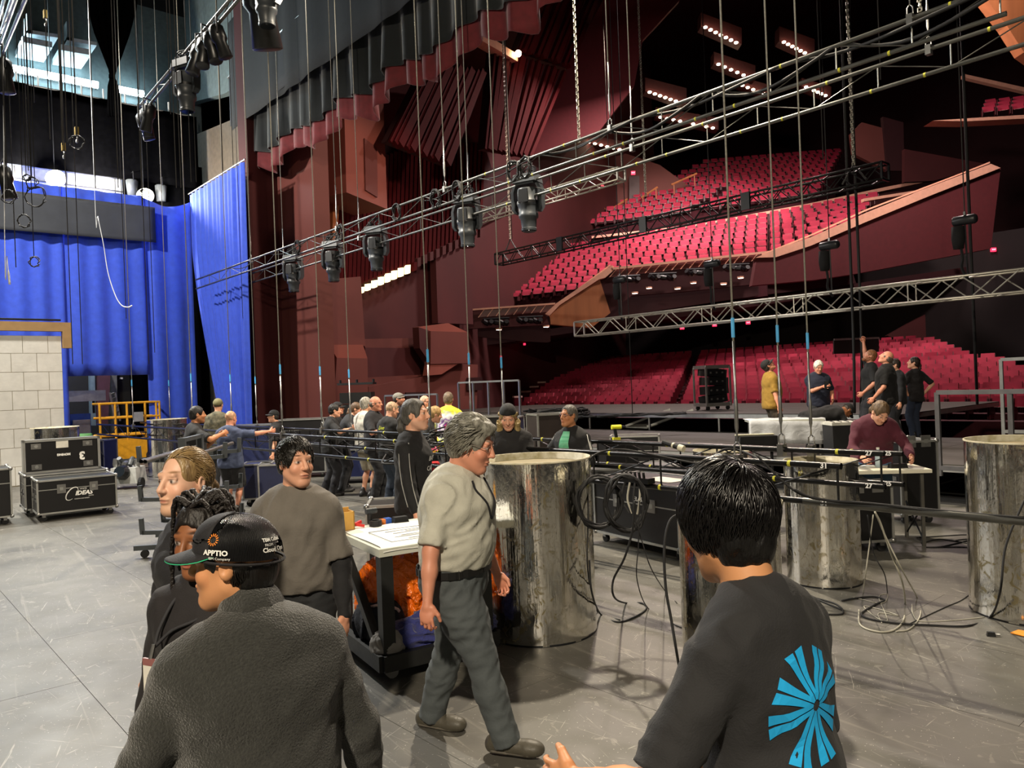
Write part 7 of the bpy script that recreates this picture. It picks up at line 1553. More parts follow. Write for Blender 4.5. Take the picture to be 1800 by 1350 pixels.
# ------------------------------------------------------------------ the people nearest the viewer
A = person('man walking in grey t-shirt, charcoal trousers and glasses, head bowed', stand(800, 1000, 4.42), -112, 1.81, 1.42, belly=.5, lean=.07, head=(.15, -.25, 0), skin='ruddy', hs=1.14, near=2,
           feet=[(-.1, -.24, 0, -.05), (.1, .3, .012, .05)], hands=[(-.3, .12, .86), (.37, .02, .85)], elbow=[None, (.5, -1, 0)], curl=.7, shirt=('#b8b7aa', 'short'), pants=('#4c5254', 'long'), shoes='#4a463c', hair=('wavy', '#8f8d82', {'th': .012, 'nape': -.1, 'col2': '#55524a', 'line': .06}), brow='#7a7468', tuck=True, wr=.005)
glasses(A, '#8a8078', .0018); belt(A, .965, 1.3)
strands(A, '#9a988c', 2200, lambda p: p[2] > -.06 and (p[1] < .03 or p[2] > .09) and not (abs(p[0]) > .06 and p[2] < .0 and p[1] > -.03), crown=(.03, .09, .1), length=(.06, .1), lift=.012, th=.016, grav=.12, col2='#5e5b52', seed=3)
T = A['T']; over(A, [(-.075, 1.46), (-.075, 1.41), (-.05, 1.34), (0, 1.25), (.05, 1.34), (.08, 1.41), (.08, 1.46)], .006, '#15151a')
MB().box(T(.172, .11, .98), (.05, .02, .06)).tube([T(.18, .08, .97), T(.2, .06, .86), T(.2, -.0, .82), T(.195, -.04, .9)], .006, 6).build('key_clip', STEEL, A['o'])
Bq = person('man in a taupe t-shirt over black sleeves, standing beside the plan table', stand(520, 900, 4.15), 168, 1.77, 1.22, belly=.3, head=(.95, 0, 0), skin='fair', near=2, hands=[(-.3, .1, .86), (.33, .1, .84)], curl=.55, hs=.98,
            shirt=('#67625b', 'short', '#17171a'), pants=('#1f2124', 'long'), hair=('short', '#151310', {'th': .012, 'gloss': 1, 'line': .066, 'nape': -.06}), brow='#1c1612', hem=-.17)
strands(Bq, '#17140f', 1800, lambda p: p[2] > -.02 and (p[1] < .04 or p[2] > .09) and not (abs(p[0]) > .06 and p[2] < .01 and p[1] > -.03), crown=(.01, -.06, .11), length=(.03, .05), lift=.009, th=.012, grav=.0, seed=4)
T = Bq['T']; t_ = MB().box(T(-.1, .165, .86), (.055, .006, .085)).build('badge', M('white_card', '#d8d6cc', .5), Bq['o']); MB().box(T(-.1, .170, .862), (.035, .004, .045)).build('badge_photo', M('beige_print', '#b89a72', .6), t_)
# cap and fleece man
FLEECE = cloth('charcoal_fleece', '#2b2c29', .95, .8, 190, .3, 130, .3, .08)
C = person('man in a black mesh trucker cap and charcoal fleece, seen from behind', stand(447, 1100, 2.0), 34, 1.70, 1.2, lean=.06, head=(.95, .02, 0), skin='warm', near=2, shirt=('#33342f', 'long'), shirt_mat=FLEECE, pants=('#1f2124', 'long'), hands=[(-.36, .16, .9), (.36, .12, .88)],
           hair=('short', '#0d0b0a', {'th': .008, 'gloss': 1, 'nape': -.12, 'cut': .02}), brow='#1a120c', hem=.06, wr=.003)
strands(C, '#0f0c0a', 1500, lambda p: p[2] < .0 and p[2] > -.085 and p[1] < -.02, crown=(0, -.03, .12), length=(.03, .06), lift=.012, th=.008, grav=.3, seed=9)
F = Field(); N_, Rl_ = C['neck'], C['Rl']
F.cone(N_ - Rl_ @ v3(0, 0, .05), N_ + Rl_ @ v3(0, .0, .045), .088, .082, .01); F.cone(N_ - Rl_ @ v3(0, -.02, -.0), N_ + Rl_ @ v3(0, .02, .09), .066, .064, .006, -1)
m_ = to_mesh('collar', [F.mesh(.008, wrinkle(.004, 30, 3))]); m_.materials.append(FLEECE); link('collar', m_, C['o'])
def trucker_cap(I):
    O, R, s = I['O'], I['Rh'], I['s'] * 1.09; o = I['o']
    def P(x, y, z): return tuple(float(c) for c in O + R @ (v3(x, y, z) * s))
    meshm = M('black_cap_mesh', '#101012', .35, 0, .3, 30, spec=.6); nt = meshm.node_tree; N = nt.nodes; L = nt.links; tc = N.new('ShaderNodeTexCoord'); wv = N.new('ShaderNodeTexWave'); wv.inputs['Scale'].default_value = 90; wv.inputs['Distortion'].default_value = .6
    bp = N.new('ShaderNodeBump'); bp.inputs['Strength'].default_value = .9; bp.inputs['Distance'].default_value = .004; L.new(tc.outputs['Object'], wv.inputs['Vector']); L.new(wv.outputs['Fac'], bp.inputs['Height']); L.new(bp.outputs['Normal'], N['Principled BSDF'].inputs['Normal'])
    solid = cloth('black_cap_foam', '#17161a', .8, fold=0); co = None
    A_ = (.088, .111, .1); nseg, nr = 48, 14
    def dome(a, k):
        e = (k / nr) * PI / 2; z0 = .022; r = math.cos(e) ** .8
        x, y = math.cos(a) * A_[0] * r, math.sin(a) * A_[1] * r; z = z0 + (.03 + .006 * math.sin(a)) * 0 + math.sin(e) ** .95 * .1 + (.012 * math.sin(a) if k < nr else 0) * (1 - k / nr)
        return P(x, y - .012, z)
    for nm, sel, mt in (('crown_front', lambda a: 20 <= math.degrees(a) % 360 <= 160, solid), ('crown_mesh', lambda a: not (20 <= math.degrees(a) % 360 <= 160), meshm)):
        mb = MB()
        for k in range(nr):
            for i in range(nseg):
                a0, a1 = 2 * PI * i / nseg, 2 * PI * (i + 1) / nseg; am = (a0 + a1) / 2
                if not sel(am): continue
                if nm == 'crown_mesh' and abs(math.degrees(am) % 360 - 270) < 24 and k < 4 - (abs(math.degrees(am) % 360 - 270) / 9): continue   # strap opening
                n = len(mb.v); mb.v += [dome(a0, k), dome(a1, k), dome(a1, k + 1), dome(a0, k + 1)]; mb.f.append((n, n + 1, n + 2, n + 3))
        me = mb.mesh(nm); bm = bmesh.new(); bm.from_mesh(me); bmesh.ops.remove_doubles(bm, verts=bm.verts, dist=1e-5); bm.to_mesh(me); bm.free(); me.polygons.foreach_set('use_smooth', [True] * len(me.polygons)); me.materials.append(mt)
        if co is None: co = link('trucker_cap', me, o)
        else: c2 = link(nm, me, co); I['capmesh'] = c2
    co.modifiers.new('s', 'SOLIDIFY').thickness = .003; I['cap'] = co
    MB().sphere(P(0, -.012, .121), .008, 8, (1, 1, .5)).build('button', solid, co)
    MB().tube([P(math.cos(a) * A_[0] * 1.005, math.sin(a) * A_[1] * 1.005 - .012, .014 + .012 * math.sin(a)) for a in [2 * PI * i / 40 for i in range(41)]], .004, 5).build('sweatband', solid, co)
    for lay, dz, mt in (('brim', 0, solid), ('brim_underside', -.003, M('green_brim_lining', '#2fae7c', .8))):
        mb = MB(); nu, nv = 20, 8
        for j in range(nv + 1):
            for i in range(nu + 1):
                a = math.radians(14 + 152 * i / nu); e = j / nv * math.sin((i / nu) * PI) ** .5
                x = math.cos(a) * (A_[0] * (1 + .06 * e)); y = math.sin(a) * A_[1] + .072 * e; z = .034 - .02 * e - 2.2 * x * x * (.35 + .65 * e) + .006 + dz; mb.v.append(P(x, y - .012, z))
        for j in range(nv):
            for i in range(nu): q = j * (nu + 1) + i; mb.f.append((q, q + 1, q + nu + 2, q + nu + 1))
        b_ = mb.build(lay, mt, co, smooth=True); b_.modifiers.new('s', 'SOLIDIFY').thickness = .0015
    return co, P
cap_o, CP = trucker_cap(C)
def cap_print(txt, size, ang, z, mat, bold=0., shear=0.):
    "lettering bent round the cap"
    me = text_mesh(txt, size, 0, bold, shear=shear); O, R, s = C['O'], C['Rh'], C['s'] * 1.09
    for v in me.vertices:
        zz = z + v.co.y; e = math.asin(min(.98, max(0, (zz - .022) / .1))); r = math.cos(e) ** .8; a = math.radians(ang) + v.co.x / .098
        v.co = Vector(CP(math.cos(a) * .0905 * r, math.sin(a) * .1135 * r - .012, zz + .012 * math.sin(a) * .6))
    me.materials.clear(); me.materials.append(mat); return link('cap_lettering', me, cap_o)
cap_print('APPTIO', .017, 168, .04, PRINTW, .0006); cap_print('an IBM Company', .0085, 170, .027, PRINTW)
cap_print('TBM Cubed', .012, 248, .066, PRINTW, .0004); cap_print('FROM', .009, 240, .054, PRINTW); cap_print('Cloud Ops', .015, 248, .042, PRINTW, .0005)
ring = MB()
for i in range(14):
    a0 = 2 * PI * i / 14; n = len(ring.v)
    for dr, da in ((.008, -.13), (.008, .13), (.0145, .06), (.0135, -.1)):
        xx, zz = math.cos(a0 + da) * dr, .07 + math.sin(a0 + da) * dr; e = math.asin(min(.98, (zz - .022) / .1)); r = math.cos(e) ** .8; an = math.radians(163) + xx / .098
        ring.v.append(CP(math.cos(an) * .0905 * r, math.sin(an) * .1135 * r - .012, zz + .012 * math.sin(an) * .6))
    ring.f.append((n, n + 1, n + 2, n + 3))
ring.build('cap_emblem', M('orange_embroidery', '#e8862a', .7), cap_o)
# small leather patch on the fleece sleeve
a_ = C['arms'][0]; pc = a_[0] * .2 + a_[1] * .8
# person with twists
Dq = person('person with shoulder-length black twists in a black jacket, wearing a lanyard badge', stand(378, 1000, 2.62), 172, 1.67, 1.08, head=(-.15, -.12, 0), skin='brown', near=2, shirt=('#1d1a1c', 'long'), pants=('#1c1c20', 'long'), brow='#1a120c', hair=('short', '#15100d', {'th': .01, 'nape': -.1, 'line': .078}), hem=.04)
rt = random.Random(5); TW = M('twisted_black_hair', '#17110e', .45, 0, .5, 60, .8, 120)
P = Dq['HP']
for k in range(64):
    a = rt.uniform(-.35, PI + .35) if k % 3 else rt.uniform(PI, 2 * PI); el = rt.uniform(.2, 1.3); sx = math.cos(a)
    rx, ry, rz_ = .088, .108, .108; x0, y0 = math.cos(a) * math.cos(el) * rx, -math.sin(a) * math.cos(el) * ry - .016; z0 = .034 + math.sin(el) * rz_
    if y0 > .05 and z0 < .1: continue
    L_ = rt.uniform(.12, .24); ox = math.cos(a) * .105 + rt.uniform(-.01, .01); oy = -abs(math.sin(a)) * .1 - .01 + rt.uniform(-.01, .01) if y0 < .03 else .03
    if abs(ox) < .07 and oy > -.03: ox = math.copysign(.1, ox)
    pts = [P(x0 * .95, y0 * .95, z0), P((x0 + ox) * .56, (y0 + oy) * .56, z0 + .018), P(ox, oy, .02), P(ox * 1.08 + rt.uniform(-.012, .012), oy, -.05), P(ox * 1.06 + rt.uniform(-.02, .02), oy + .01, .02 - L_)]
    pp = smooth_path([tuple(float(c) for c in q) for q in pts], 7); rr = [.0075 + .0018 * math.sin(i * 2.2 + k) for i in range(len(pp))]; rr[-1] = .003
    MB().tube(pp, rr, 6).build('hair_twist', TW, Dq['o'], smooth=True)
T = Dq['T']; LAN = '#2c2c30'
cord(Dq, [T(-.06, .03, 1.47), T(-.02, .13, 1.38), T(.07, .16, 1.34), T(.125, .18, 1.29)], .0055, LAN); cord(Dq, [T(.07, .02, 1.48), T(.1, .1, 1.42), T(.125, .15, 1.34), T(.125, .18, 1.29)], .0055, LAN)
bd = MB().box(T(.13, .2, 1.16), (.062, .006, .15), rz=-.3).build('badge', M('white_card'), Dq['o']); MB().box(T(.13, .2, 1.245), (.062, .008, .022), rz=-.3).build('badge_holder', M('rosy_vinyl', '#8a5a58', .4), bd); MB().tube([tuple(T(.125, .185, 1.3)), tuple(T(.13, .198, 1.255))], .007, 6).build('clip', STEEL, bd)
Eq = person('man with a thin ponytail and receding blond-brown hair, turned aside', stand(343, 950, 3.2), 142, 1.79, 1.0, head=(.22, .05, 0), skin='pale', near=2, hs=1.02, shirt=('#1e1e22', 'short'), hair=('pony', '#6a5236', {'th': .004, 'line': .03, 'len': .1, 'col2': '#a58a5c', 'gloss': 1, 'rough': .0015}), brow='#8a6a4a', beard='#b08a60', beard_amt=.3)
strands(Eq, '#6e5638', 1500, lambda p: p[2] > -.03 and (p[1] < .02 or p[2] > .1) and not (abs(p[0]) > .06 and p[2] < .01 and p[1] > -.03), crown=(0, .1, .1), length=(.07, .11), lift=.003, th=.005, grav=.0, seed=6, col2='#a98e60')
# man with the blue burst emblem
Fq = person('young man with black hair, blue burst emblem on the back of his charcoal t-shirt', stand(1362, 1100, 1.76), 42, 1.80, .94, lean=.1, head=(-.32, -.2, 0), skin='warm', near=2, hs=1.03, shirt=('#1f1f21', 'short'), pants=('#23262c', 'long'), hands=[(-.3, .34, 1.06), (.2, .26, .98)], elbow=[None, (.1, -1, -.6)], hair=('short', '#0b0a0a', {'th': .012, 'gloss': 1, 'nape': -.116, 'low': 1}), brow='#15100d', hem=.05, curl=.3, wr=.004)
strands(Fq, '#0c0a0a', 5600, lambda p: p[2] > -.085 and (p[1] < .03 or p[2] > .08) and not (abs(p[0]) > .065 and p[2] < .0 and p[1] > -.02), crown=(.02, -.07, .115), length=(.06, .11), lift=.012, th=.014, grav=.22, seed=8, r=.0011)
T, Rl_ = Fq['T'], Fq['Rl']; CY = M('cyan_screen_print', '#1aa8e8', .7, var=.05)
bx, by, bn = Rl_ @ v3(-1, 0, 0), Rl_ @ v3(0, 0, 1), Rl_ @ v3(0, -1, 0)
def arm_print(ang, L_, w=.0165, r0=.012):
    pts, fs = [], []
    for sd in (-1, 1):
        n0 = len(pts); n = 8
        for i in range(n + 1):
            r = r0 + (L_ - r0) * i / n; fl_ = .012 * max(0, i / n - .3) ** 2; ww = min(w * (.55 + .75 * i / n), r * .42)
            for q in (.0012 + fl_ * .4, .0012 + fl_ + ww): pts.append((math.cos(ang) * r - math.sin(ang) * sd * q, math.sin(ang) * r + math.cos(ang) * sd * q))
        for i in range(n): q = n0 + 2 * i; fs.append((q, q + 1, q + 3, q + 2))
    return pts, fs
cen = T(-.027, -.12, 1.262)
for deg, L_ in ((107, .125), (62, .12), (22, .11), (-32, .115), (-80, .125), (-118, .13), (192, .115), (152, .115)):
    pts, fs = arm_print(math.radians(deg), L_); stick_on(Fq, 'shirt', pts, fs, cen, -bx, by, bn, CY, 'burst_print', .003)
# ------------------------------------------------------------------ people round the battens
def mid(label, u, vt, D, fa, z=0., dh=0., **kw):
    loc, h = who(u, vt, D, z); I = person(label, loc, fa, h + dh, **kw); return I
J = mid('grey-haired man in a black track jacket standing behind the walking man', 722, 706, 6.9, -102, near=1, g=1.05, skin='fair', head=(-.08, .05, 0), shirt=('#131315', 'long'), pants=('#17181b', 'long'), hands=[(-.28, .1, .86), (.3, .12, .86)], hair=('pony', '#5d5a54', {'th': .012, 'len': .14, 'col2': '#2c2a28', 'line': .06}), brow='#4a443c', beard='#8a8078', beard_amt=.3, hem=-.04)
T = J['T']
a_ = J['arms'][1]
for dy, dx in ((-.04, .052), (.05, .045)): cord(J, [a_[0] + v3(dx * .7, dy, .055), a_[0] * .6 + a_[1] * .4 + v3(dx * 1.25, dy, 0), a_[1] + v3(dx * 1.1, dy, 0), a_[1] * .3 + a_[2] * .7 + v3(dx, dy, 0)], .004, '#9a9a96', 'piping')
for k, (tx, sz, z) in enumerate((('BASE', .06, 1.28), ('CABLE', .06, 1.2), ('AUDIO', .03, 1.13), ('A.T.', .05, 1.06))): stick_text(J, 'shirt', tx, sz, T(-.02, .13, z), J['Rl'] @ v3(-1, 0, 0), J['Rl'] @ v3(0, 0, 1), J['Rl'] @ v3(0, 1, 0), PRINTW, 'shirt_print', .001)
K = mid('bald man in a blue t-shirt and black shorts with his arm along the batten', 402, 724, 13.0, -12, g=1.2, near=1, skin='ruddy', scalp='#c08a70', head=(-.1, -.1, 0), shirt=('#3d4763', 'short'), pants=('#131316', 'short'), shoes='#101012', hands=[(-.2, .45, 1.3), (.55, .35, 1.38)], hair=('buzz', '#b08868'))
L1 = mid('man with short black hair in a black t-shirt gripping the batten', 341, 716, 12.2, -62, g=1.15, near=1, skin='tan', shirt=('#0f0f11', 'short'), hands=[(-.05, .34, 1.3), (.22, .36, 1.34)], hair=('short', '#0f0d0c', {'th': .008, 'nape': -.07}), brow='#15100d', beard='#2a1c14', beard_amt=.4)
M1 = mid('man in a camouflage hoodie and olive cap, seen from behind near the leg curtain', 382, 702, 16.2, 5, g=1.15, skin='fair', shirt=('#5d5744', 'long'), shirt_mat=M('camouflage_cloth', '#6a6450', .9, 0, .3, 14, col2='#2f3026'), hair=('buzz', '#4a3a2a')); cap(M1, '#6e6a48', back=False)
N1 = mid('man in a black cap and glasses behind the battens, facing the blue curtain', 484, 722, 15.5, 100, g=1.1, skin='fair', shirt=('#17171a', 'short'), hair=('short', '#2a2420', {'th': .006, 'cut': .04})); cap(N1, '#101013'); glasses(N1)
O1 = mid('man in black with dark hair leaning on the battens, first of the group watching', 577, 711, 14.9, -78, g=1.15, near=1, skin='fair', lean=.12, shirt=('#101012', 'short'), pants=('#1b1c22', 'long'), hands=[(-.2, .4, 1.28), (.25, .42, 1.28)], hair=('short', '#14110f', {'th': .012}), feet=[(-.1, -.15, 0), (.1, .02, 0)])
P1 = mid('man in a black cap looking over the shoulder of the dark-haired man', 590, 708, 15.9, -85, g=1.1, skin='ruddy', shirt=('#1a1a1d', 'short'), hair=('short', '#2a2420', {'th': .006, 'cut': .04})); cap(P1, '#0f0f12')
Q1 = mid('person with a brown ponytail and glasses bending over the battens', 597, 714, 15.4, -88, dh=.12, g=1.15, skin='fair', lean=.45, shirt=('#26282c', 'long'), hands=[(-.1, .55, 1.2), (.2, .55, 1.2)], hair=('pony', '#5a4430', {'th': .008, 'len': .12})); glasses(Q1)
R1 = mid('grey-haired man in a white t-shirt and khaki shorts at the battens', 640, 700, 14.6, -35, g=1.15, near=1, skin='fair', shirt=('#cfccc2', 'short'), pants=('#8f8877', 'short'), shoes='#2a2a2c', hands=[(-.2, .4, 1.25), (.25, .38, 1.25)], hair=('short', '#9a968c', {'th': .012}))
S1 = mid('balding man with glasses in a black and mauve raglan shirt', 656, 698, 14.1, -108, g=1.2, near=1, skin='ruddy', shirt=('#17161a', 'short'), hair=('fringe', '#6a6258', {'th': .004}), hands=[(-.15, .35, 1.2), (.2, .35, 1.2)]); glasses(S1)
U1 = mid('bald man in a black t-shirt with a yellow print between his shoulders', 682, 707, 12.9, -38, g=1.1, near=1, skin='fair', head=(-.3, -.25, 0), shirt=('#0f0f11', 'short'), pants=('#25303f', 'long'), hands=[(-.25, .35, 1.1), (.25, .38, 1.2)], hair=('buzz', '#a88c70'))
stick_text(U1, 'shirt', 'Live', .09, U1['T'](-.03, -.12, 1.34), U1['Rl'] @ v3(-1, 0, 0) * -1, U1['Rl'] @ v3(0, 0, 1), U1['Rl'] @ v3(0, -1, 0), M('yellow_print', '#c8d032', .7), 'shirt_print', shear=.3)
V1 = mid('man in a grey flat cap and dark hoodie behind the group', 697, 691, 16.4, -100, g=1.1, skin='ruddy', shirt=('#26262a', 'long'), hair=('short', '#2a241e', {'th': .008, 'cut': .04}), beard='#4a3a2c'); cap(V1, '#77746c', flat=True)
W1_ = mid('bald man with glasses and a white goatee behind the jacketed man', 744, 697, 15.3, -128, g=1.15, skin='ruddy', shirt=('#1c1c20', 'short'), hair=('buzz', '#c09a80')); glasses(W1_); beardp(W1_, '#cfcac0', False)
X1 = mid('person with short blond hair in black, stooping beside the jacketed man', 728, 728, 12.6, -75, dh=.18, g=1.0, skin='fair', lean=.5, shirt=('#121214', 'short'), hair=('short', '#a88858', {'th': .014, 'nape': -.08}))
TD = M('tie_dye_cloth', '#d8d840', .85)
def tie_dye():
    nt = TD.node_tree; N = nt.nodes; L = nt.links; b = N['Principled BSDF']; tc = N.new('ShaderNodeTexCoord'); mp = N.new('ShaderNodeMapping'); mp.inputs['Location'].default_value = (0.0, 0, -1.25); L.new(tc.outputs['Object'], mp.inputs['Vector'])
    nz = N.new('ShaderNodeTexNoise'); nz.inputs['Scale'].default_value = 9; L.new(mp.outputs['Vector'], nz.inputs['Vector']); sp = N.new('ShaderNodeSeparateXYZ'); L.new(mp.outputs['Vector'], sp.inputs['Vector'])
    ln = N.new('ShaderNodeVectorMath'); ln.operation = 'LENGTH'; cb = N.new('ShaderNodeCombineXYZ'); L.new(sp.outputs['X'], cb.inputs['X']); L.new(sp.outputs['Z'], cb.inputs['Z']); L.new(cb.outputs['Vector'], ln.inputs[0])
    ad = N.new('ShaderNodeMath'); ad.operation = 'MULTIPLY_ADD'; ad.inputs[1].default_value = .22; L.new(nz.outputs['Fac'], ad.inputs[0]); L.new(ln.outputs['Value'], ad.inputs[2])
    cr = N.new('ShaderNodeValToRGB'); e = cr.color_ramp; e.elements[0].position = .12; e.elements[0].color = (*lin('#c03060'), 1); e.elements[1].position = .42; e.elements[1].color = (*lin('#d9e03a'), 1)
    for ps, c in ((.17, '#5a2a78'), (.22, '#d8d4dc'), (.26, '#6a3488'), (.31, '#d4d6d8'), (.36, '#c8cdd0')): q = e.elements.new(ps); q.color = (*lin(c), 1)
    L.new(ad.outputs['Value'], cr.inputs['Fac']); L.new(cr.outputs['Color'], b.inputs['Base Color'])
tie_dye()
Y1 = mid('man in a tie-dye t-shirt with purple burst, his back turned', 787, 691, 15.0, -6, g=1.15, near=1, skin='ruddy', shirt=('#d8d840', 'short'), shirt_mat=TD, pants=('#55565a', 'long'), pants_mat=M('urban_camouflage_cloth', '#8a8c8e', .9, 0, .3, 26, col2='#26282a'), hair=('short', '#6a5a48', {'th': .01}), hands=[(-.26, .25, 1.0), (.26, .25, 1.0)])
Z1 = mid('person in a backward black cap with long blond hair behind the big silver drum', 893, 713, 8.3, 178, g=1.0, near=1, skin='fair', head=(0, -.45, 0), shirt=('#1b1a1c', 'long'), pants=('#1a1a1e', 'long'), hair=('long', '#b09a68', {'th': .008, 'len': .18, 'col2': '#7a6640', 'cut': .05}), hands=[(-.2, .35, 1.0), (.2, .35, 1.0)], dh=.03); cap(Z1, '#0e0e10', back=True)
G1 = mid('man with glasses in a green striped polo and black track jacket', 1003, 714, 9.0, 138, g=1.1, near=1, skin='tan', head=(-.15, .05, 0), shirt=('#141416', 'long'), pants=('#2c3038', 'short'), shoes='#2a2a2c', hair=('short', '#5a5650', {'th': .006, 'line': .06}), hands=[(-.25, .3, 1.05), (.3, .32, 1.1)]); glasses(G1, '#5a1a1a')
T = G1['T']; GP = M('green_stripe_cloth', '#3aa070', .85, 0, .1, 5, col2='#86c8a4', stretch=(.1, .1, 6))
pts = [(-.085 + .17 * i / 8 * (1 - .45 * (jj / 12) ** 2) + .085 * .45 * (jj / 12) ** 2, -.3 + .4 * jj / 12) for jj in range(13) for i in range(9)]; fs = [(a * 9 + b, a * 9 + b + 1, a * 9 + b + 10, a * 9 + b + 9) for a in range(12) for b in range(8)]
stick_on(G1, 'shirt', pts, fs, T(0, .1, 1.36), G1['Rl'] @ v3(-1, 0, 0), G1['Rl'] @ v3(0, 0, 1), G1['Rl'] @ v3(0, 1, 0), GP, 'polo_shirt', .005)
for sx in (-1, 1):
    for dq in (0, .02): a_ = G1['arms'][(sx + 1) // 2]; cord(G1, [a_[0] + v3(sx * (.05 + dq * .3), dq, .045), a_[0] * .5 + a_[1] * .5 + v3(sx * .065, dq, 0), a_[1] + v3(sx * .06, dq, 0)], .006, '#e0e0dc', 'stripe')
MR = mid('woman in a maroon pullover bending over papers on the white table', 1528, 709, 9.4, 168, dh=.16, g=1.25, near=1, skin='fair', lean=.5, head=(.25, -.55, 0), shirt=('#4c1426', 'long'), pants=('#4a6480', 'long'), shoes='#b8a8a4', hair=('pony', '#4a3826', {'th': .01, 'len': .08, 'col2': '#6a5438'}), hands=[(-.3, .52, 1.0), (.22, .55, 1.0)])
# ------------------------------------------------------------------ people on the front deck
DZ = .57
YS = mid('man in a mustard t-shirt and black cap on the deck, head tilted back', 1353, 632, 14.7, -92, DZ, g=1.2, belly=.5, near=1, skin='ruddy', head=(0, .7, 0), shirt=('#8a6a22', 'short'), pants=('#3d3428', 'long'), hair=('short', '#2a2420', {'th': .006, 'cut': .04}))
cap(YS, '#121214')
NV = mid('white-haired man in a navy t-shirt looking at his phone on the deck', 1436, 634, 15.2, 172, DZ, g=1.2, near=1, belly=.3, skin='ruddy', head=(.1, -.35, 0), shirt=('#161c30', 'short'), pants=('#1c1d22', 'long'), hair=('short', '#d8d2c4', {'th': .014}), hands=[(-.25, .1, .95), (-.02, .32, 1.22)], elbow=[None, (.7, -.5, -.6)])
ph = MB().box(np.array(NV['arms'][1][2]) + v3(-.05, .06, .03), (.08, .02, .15)).build('phone', BLACKP, NV['o'])
CR = mid('person in black crouching low over a tote on the deck, back arched', 1425, 690, 14.0, -80, DZ, dh=.75, g=1.2, near=1, skin='brown', lean=1.35, crouch=.38, shirt=('#0f0f11', 'long'), pants=('#121215', 'long'), hair=('buzz', '#2a1a12'), hands=[(-.2, .75, .35), (.2, .75, .35)], head=(0, -.5, 0)); cap(CR, '#0f0f12')
PT = mid('bearded man in black pointing up with a raised fist on the deck', 1528, 616, 15.8, 78, DZ, g=1.15, near=1, skin='ruddy', head=(0, .45, 0), shirt=('#141416', 'short'), pants=('#202126', 'long'), hands=[(-.3, .2, .95), (.28, .05, 2.08)], elbow=[None, (.8, .3, .3)], curl=.9, hair=('short', '#8a5a38', {'th': .008}), beard='#8a5a38'); beardp(PT, '#8a5436')
PG = mid('bald man with a grizzled ponytail in a black t-shirt and grey jeans, looking up', 1556, 618, 14.4, 62, DZ, g=1.3, near=1, belly=.3, skin='ruddy', head=(.15, .5, 0), shirt=('#0e0e10', 'short'), pants=('#3a3b3c', 'long'), hands=[(-.32, .2, .92), (.3, .1, .9)], hair=('fringe', '#5a5048', {'th': .008, 'tail': 1}))
JK = mid('person in a dark jacket standing half hidden behind the ponytailed man', 1576, 632, 15.4, 80, DZ, g=1.15, skin='fair', shirt=('#17181c', 'long'), pants=('#1a1b20', 'long'), hair=('short', '#2a2018', {'th': .01}))
HH = mid('woman with hands on her hips in a black t-shirt and jeans', 1607, 629, 15.9, 12, DZ, g=.92, near=1, skin='fair', head=(1.0, .2, 0), shirt=('#171416', 'short'), pants=('#222c40', 'long'), shoes='#17171a', hands=[(-.2, .0, .98), (.2, -.02, .98)], elbow=[(-1, -.5, .1), (1, -.5, .1)], hair=('pony', '#2a1c14', {'th': .012, 'len': .06}), feet=[(-.08, 0, 0), (.1, .1, 0)])

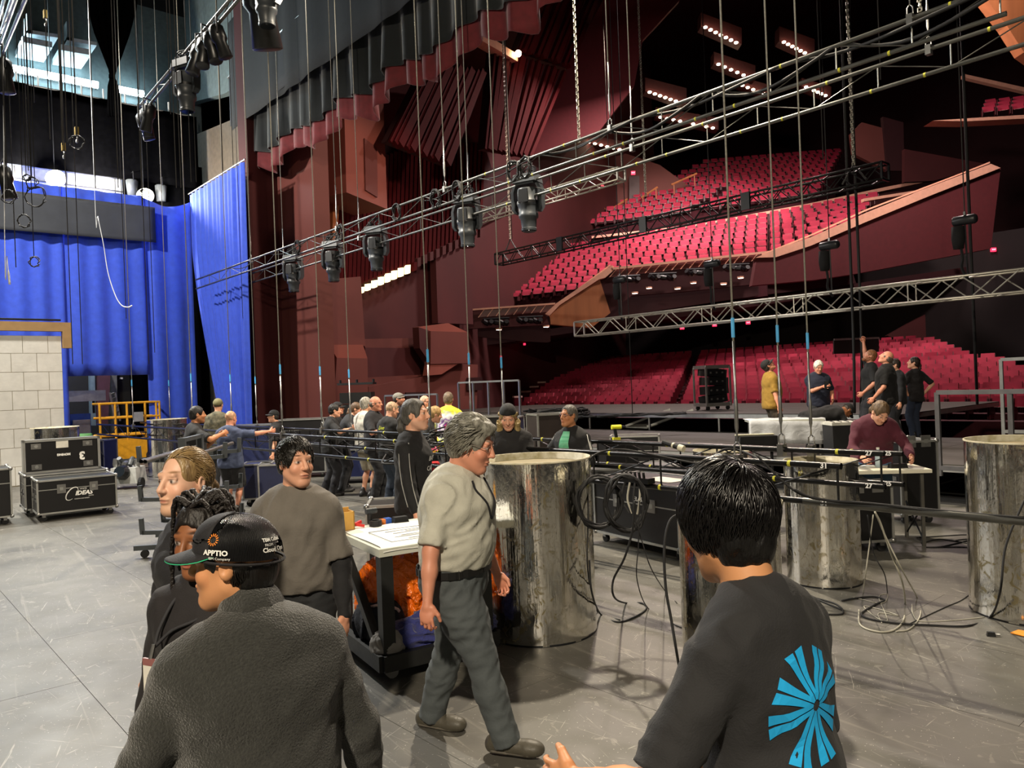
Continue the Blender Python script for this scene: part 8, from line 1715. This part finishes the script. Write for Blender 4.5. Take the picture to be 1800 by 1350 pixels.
# ------------------------------------------------------------------ soft goods on the table shelf (shelf contents)
for f in LATE: f()
def soft(name, label, cat, x, y, z, prims, mat, seed, amp=.02, freq=30, vx=.012, axis=(1, 1, 1)):
    F = Field()
    for c, r in prims: F.ell(c, r, None, .05)
    F.half((0, 0, 0), (0, 0, -1)); m = to_mesh(name, [F.mesh(vx, wrinkle(amp, freq, seed, axis))]); m.materials.append(mat); o = link(name, m); o.location = tpt_(x, y, z); o.rotation_euler = (0, 0, rzT); return tag(o, label, cat)
tt = [o for o in bpy.data.objects if o.name == 'plan_table'][0]
def tpt_(x, y, z): return Vector(tt.location) + Vector((math.cos(rzT) * x - math.sin(rzT) * y, math.sin(rzT) * x + math.cos(rzT) * y, z))
ORP = M('orange_plastic_bag', '#ff7212', .2, 0, .2, 6, bump=.9, bscale=22, spec=.8); folds(ORP, 16, .9, .03)
soft('orange_bag', 'crumpled translucent orange plastic bag under the plan table', 'bag', .0, .1, .135, [((0, 0, .26), (.4, .24, .33)), ((-.22, .0, .36), (.18, .18, .24)), ((.22, -.04, .3), (.2, .2, .3)), ((0, -.1, .42), (.2, .16, .2))], ORP, 3, .022, 34, .011)
QB = M('quilted_blue_blanket', '#2e3474', .85, 0, .1, 6, bump=.6, bscale=30, sheen=.3); NVB = M('navy_blanket', '#23252f', .9); folds(QB, 12, .6, .03); folds(NVB, 9, .5, .03)
soft('moving_blanket', 'quilted blue moving blanket with a pink hem on the table shelf', 'blanket', .1, -.3, .135, [((0, 0, .12), (.34, .17, .15)), ((.2, -.05, .1), (.22, .14, .16)), ((-.28, .0, .1), (.16, .14, .13))], QB, 5, .018, 26)
hm = [(.05, -.2, .13), (.1, -.21, .115), (.2, -.215, .11), (.26, -.21, .115)]
o = MB().tube(smooth_path([tpt_(a, b - .29, c + .0) for a, b, c in hm], 4), .013, 6).build('blanket_hem', M('pink_binding', '#d8707c', .8), smooth=True); tag(o, 'pink bound corner of the quilted blanket hanging over the rail', 'hem')
soft('moving_blanket', 'dark navy folded blanket with a pale edge behind the table leg', 'blanket', -.28, -.02, .135, [((0, 0, .16), (.2, .22, .17)), ((.05, .1, .22), (.16, .12, .14))], NVB, 7, .018, 24)
soft('moving_blanket', 'pale grey rolled blanket at the corner of the shelf', 'blanket', -.37, -.36, .135, [((0, 0, .09), (.11, .12, .11)), ((.05, .04, .08), (.08, .12, .09))], M('grey_blanket', '#8f8c88', .9), 8, .012, 30)
o = MB().tube(smooth_path([tpt_(-.4, -.05, .42), tpt_(-.32, -.18, .46), tpt_(-.2, -.2, .4), tpt_(-.28, -.12, .34), tpt_(-.4, -.05, .4)], 5), .011, 5).build('blanket_binding', M('pale_pink_binding', '#d8b8b4', .8), smooth=True); tag(o, 'pale pink binding loop of the navy blanket', 'binding')
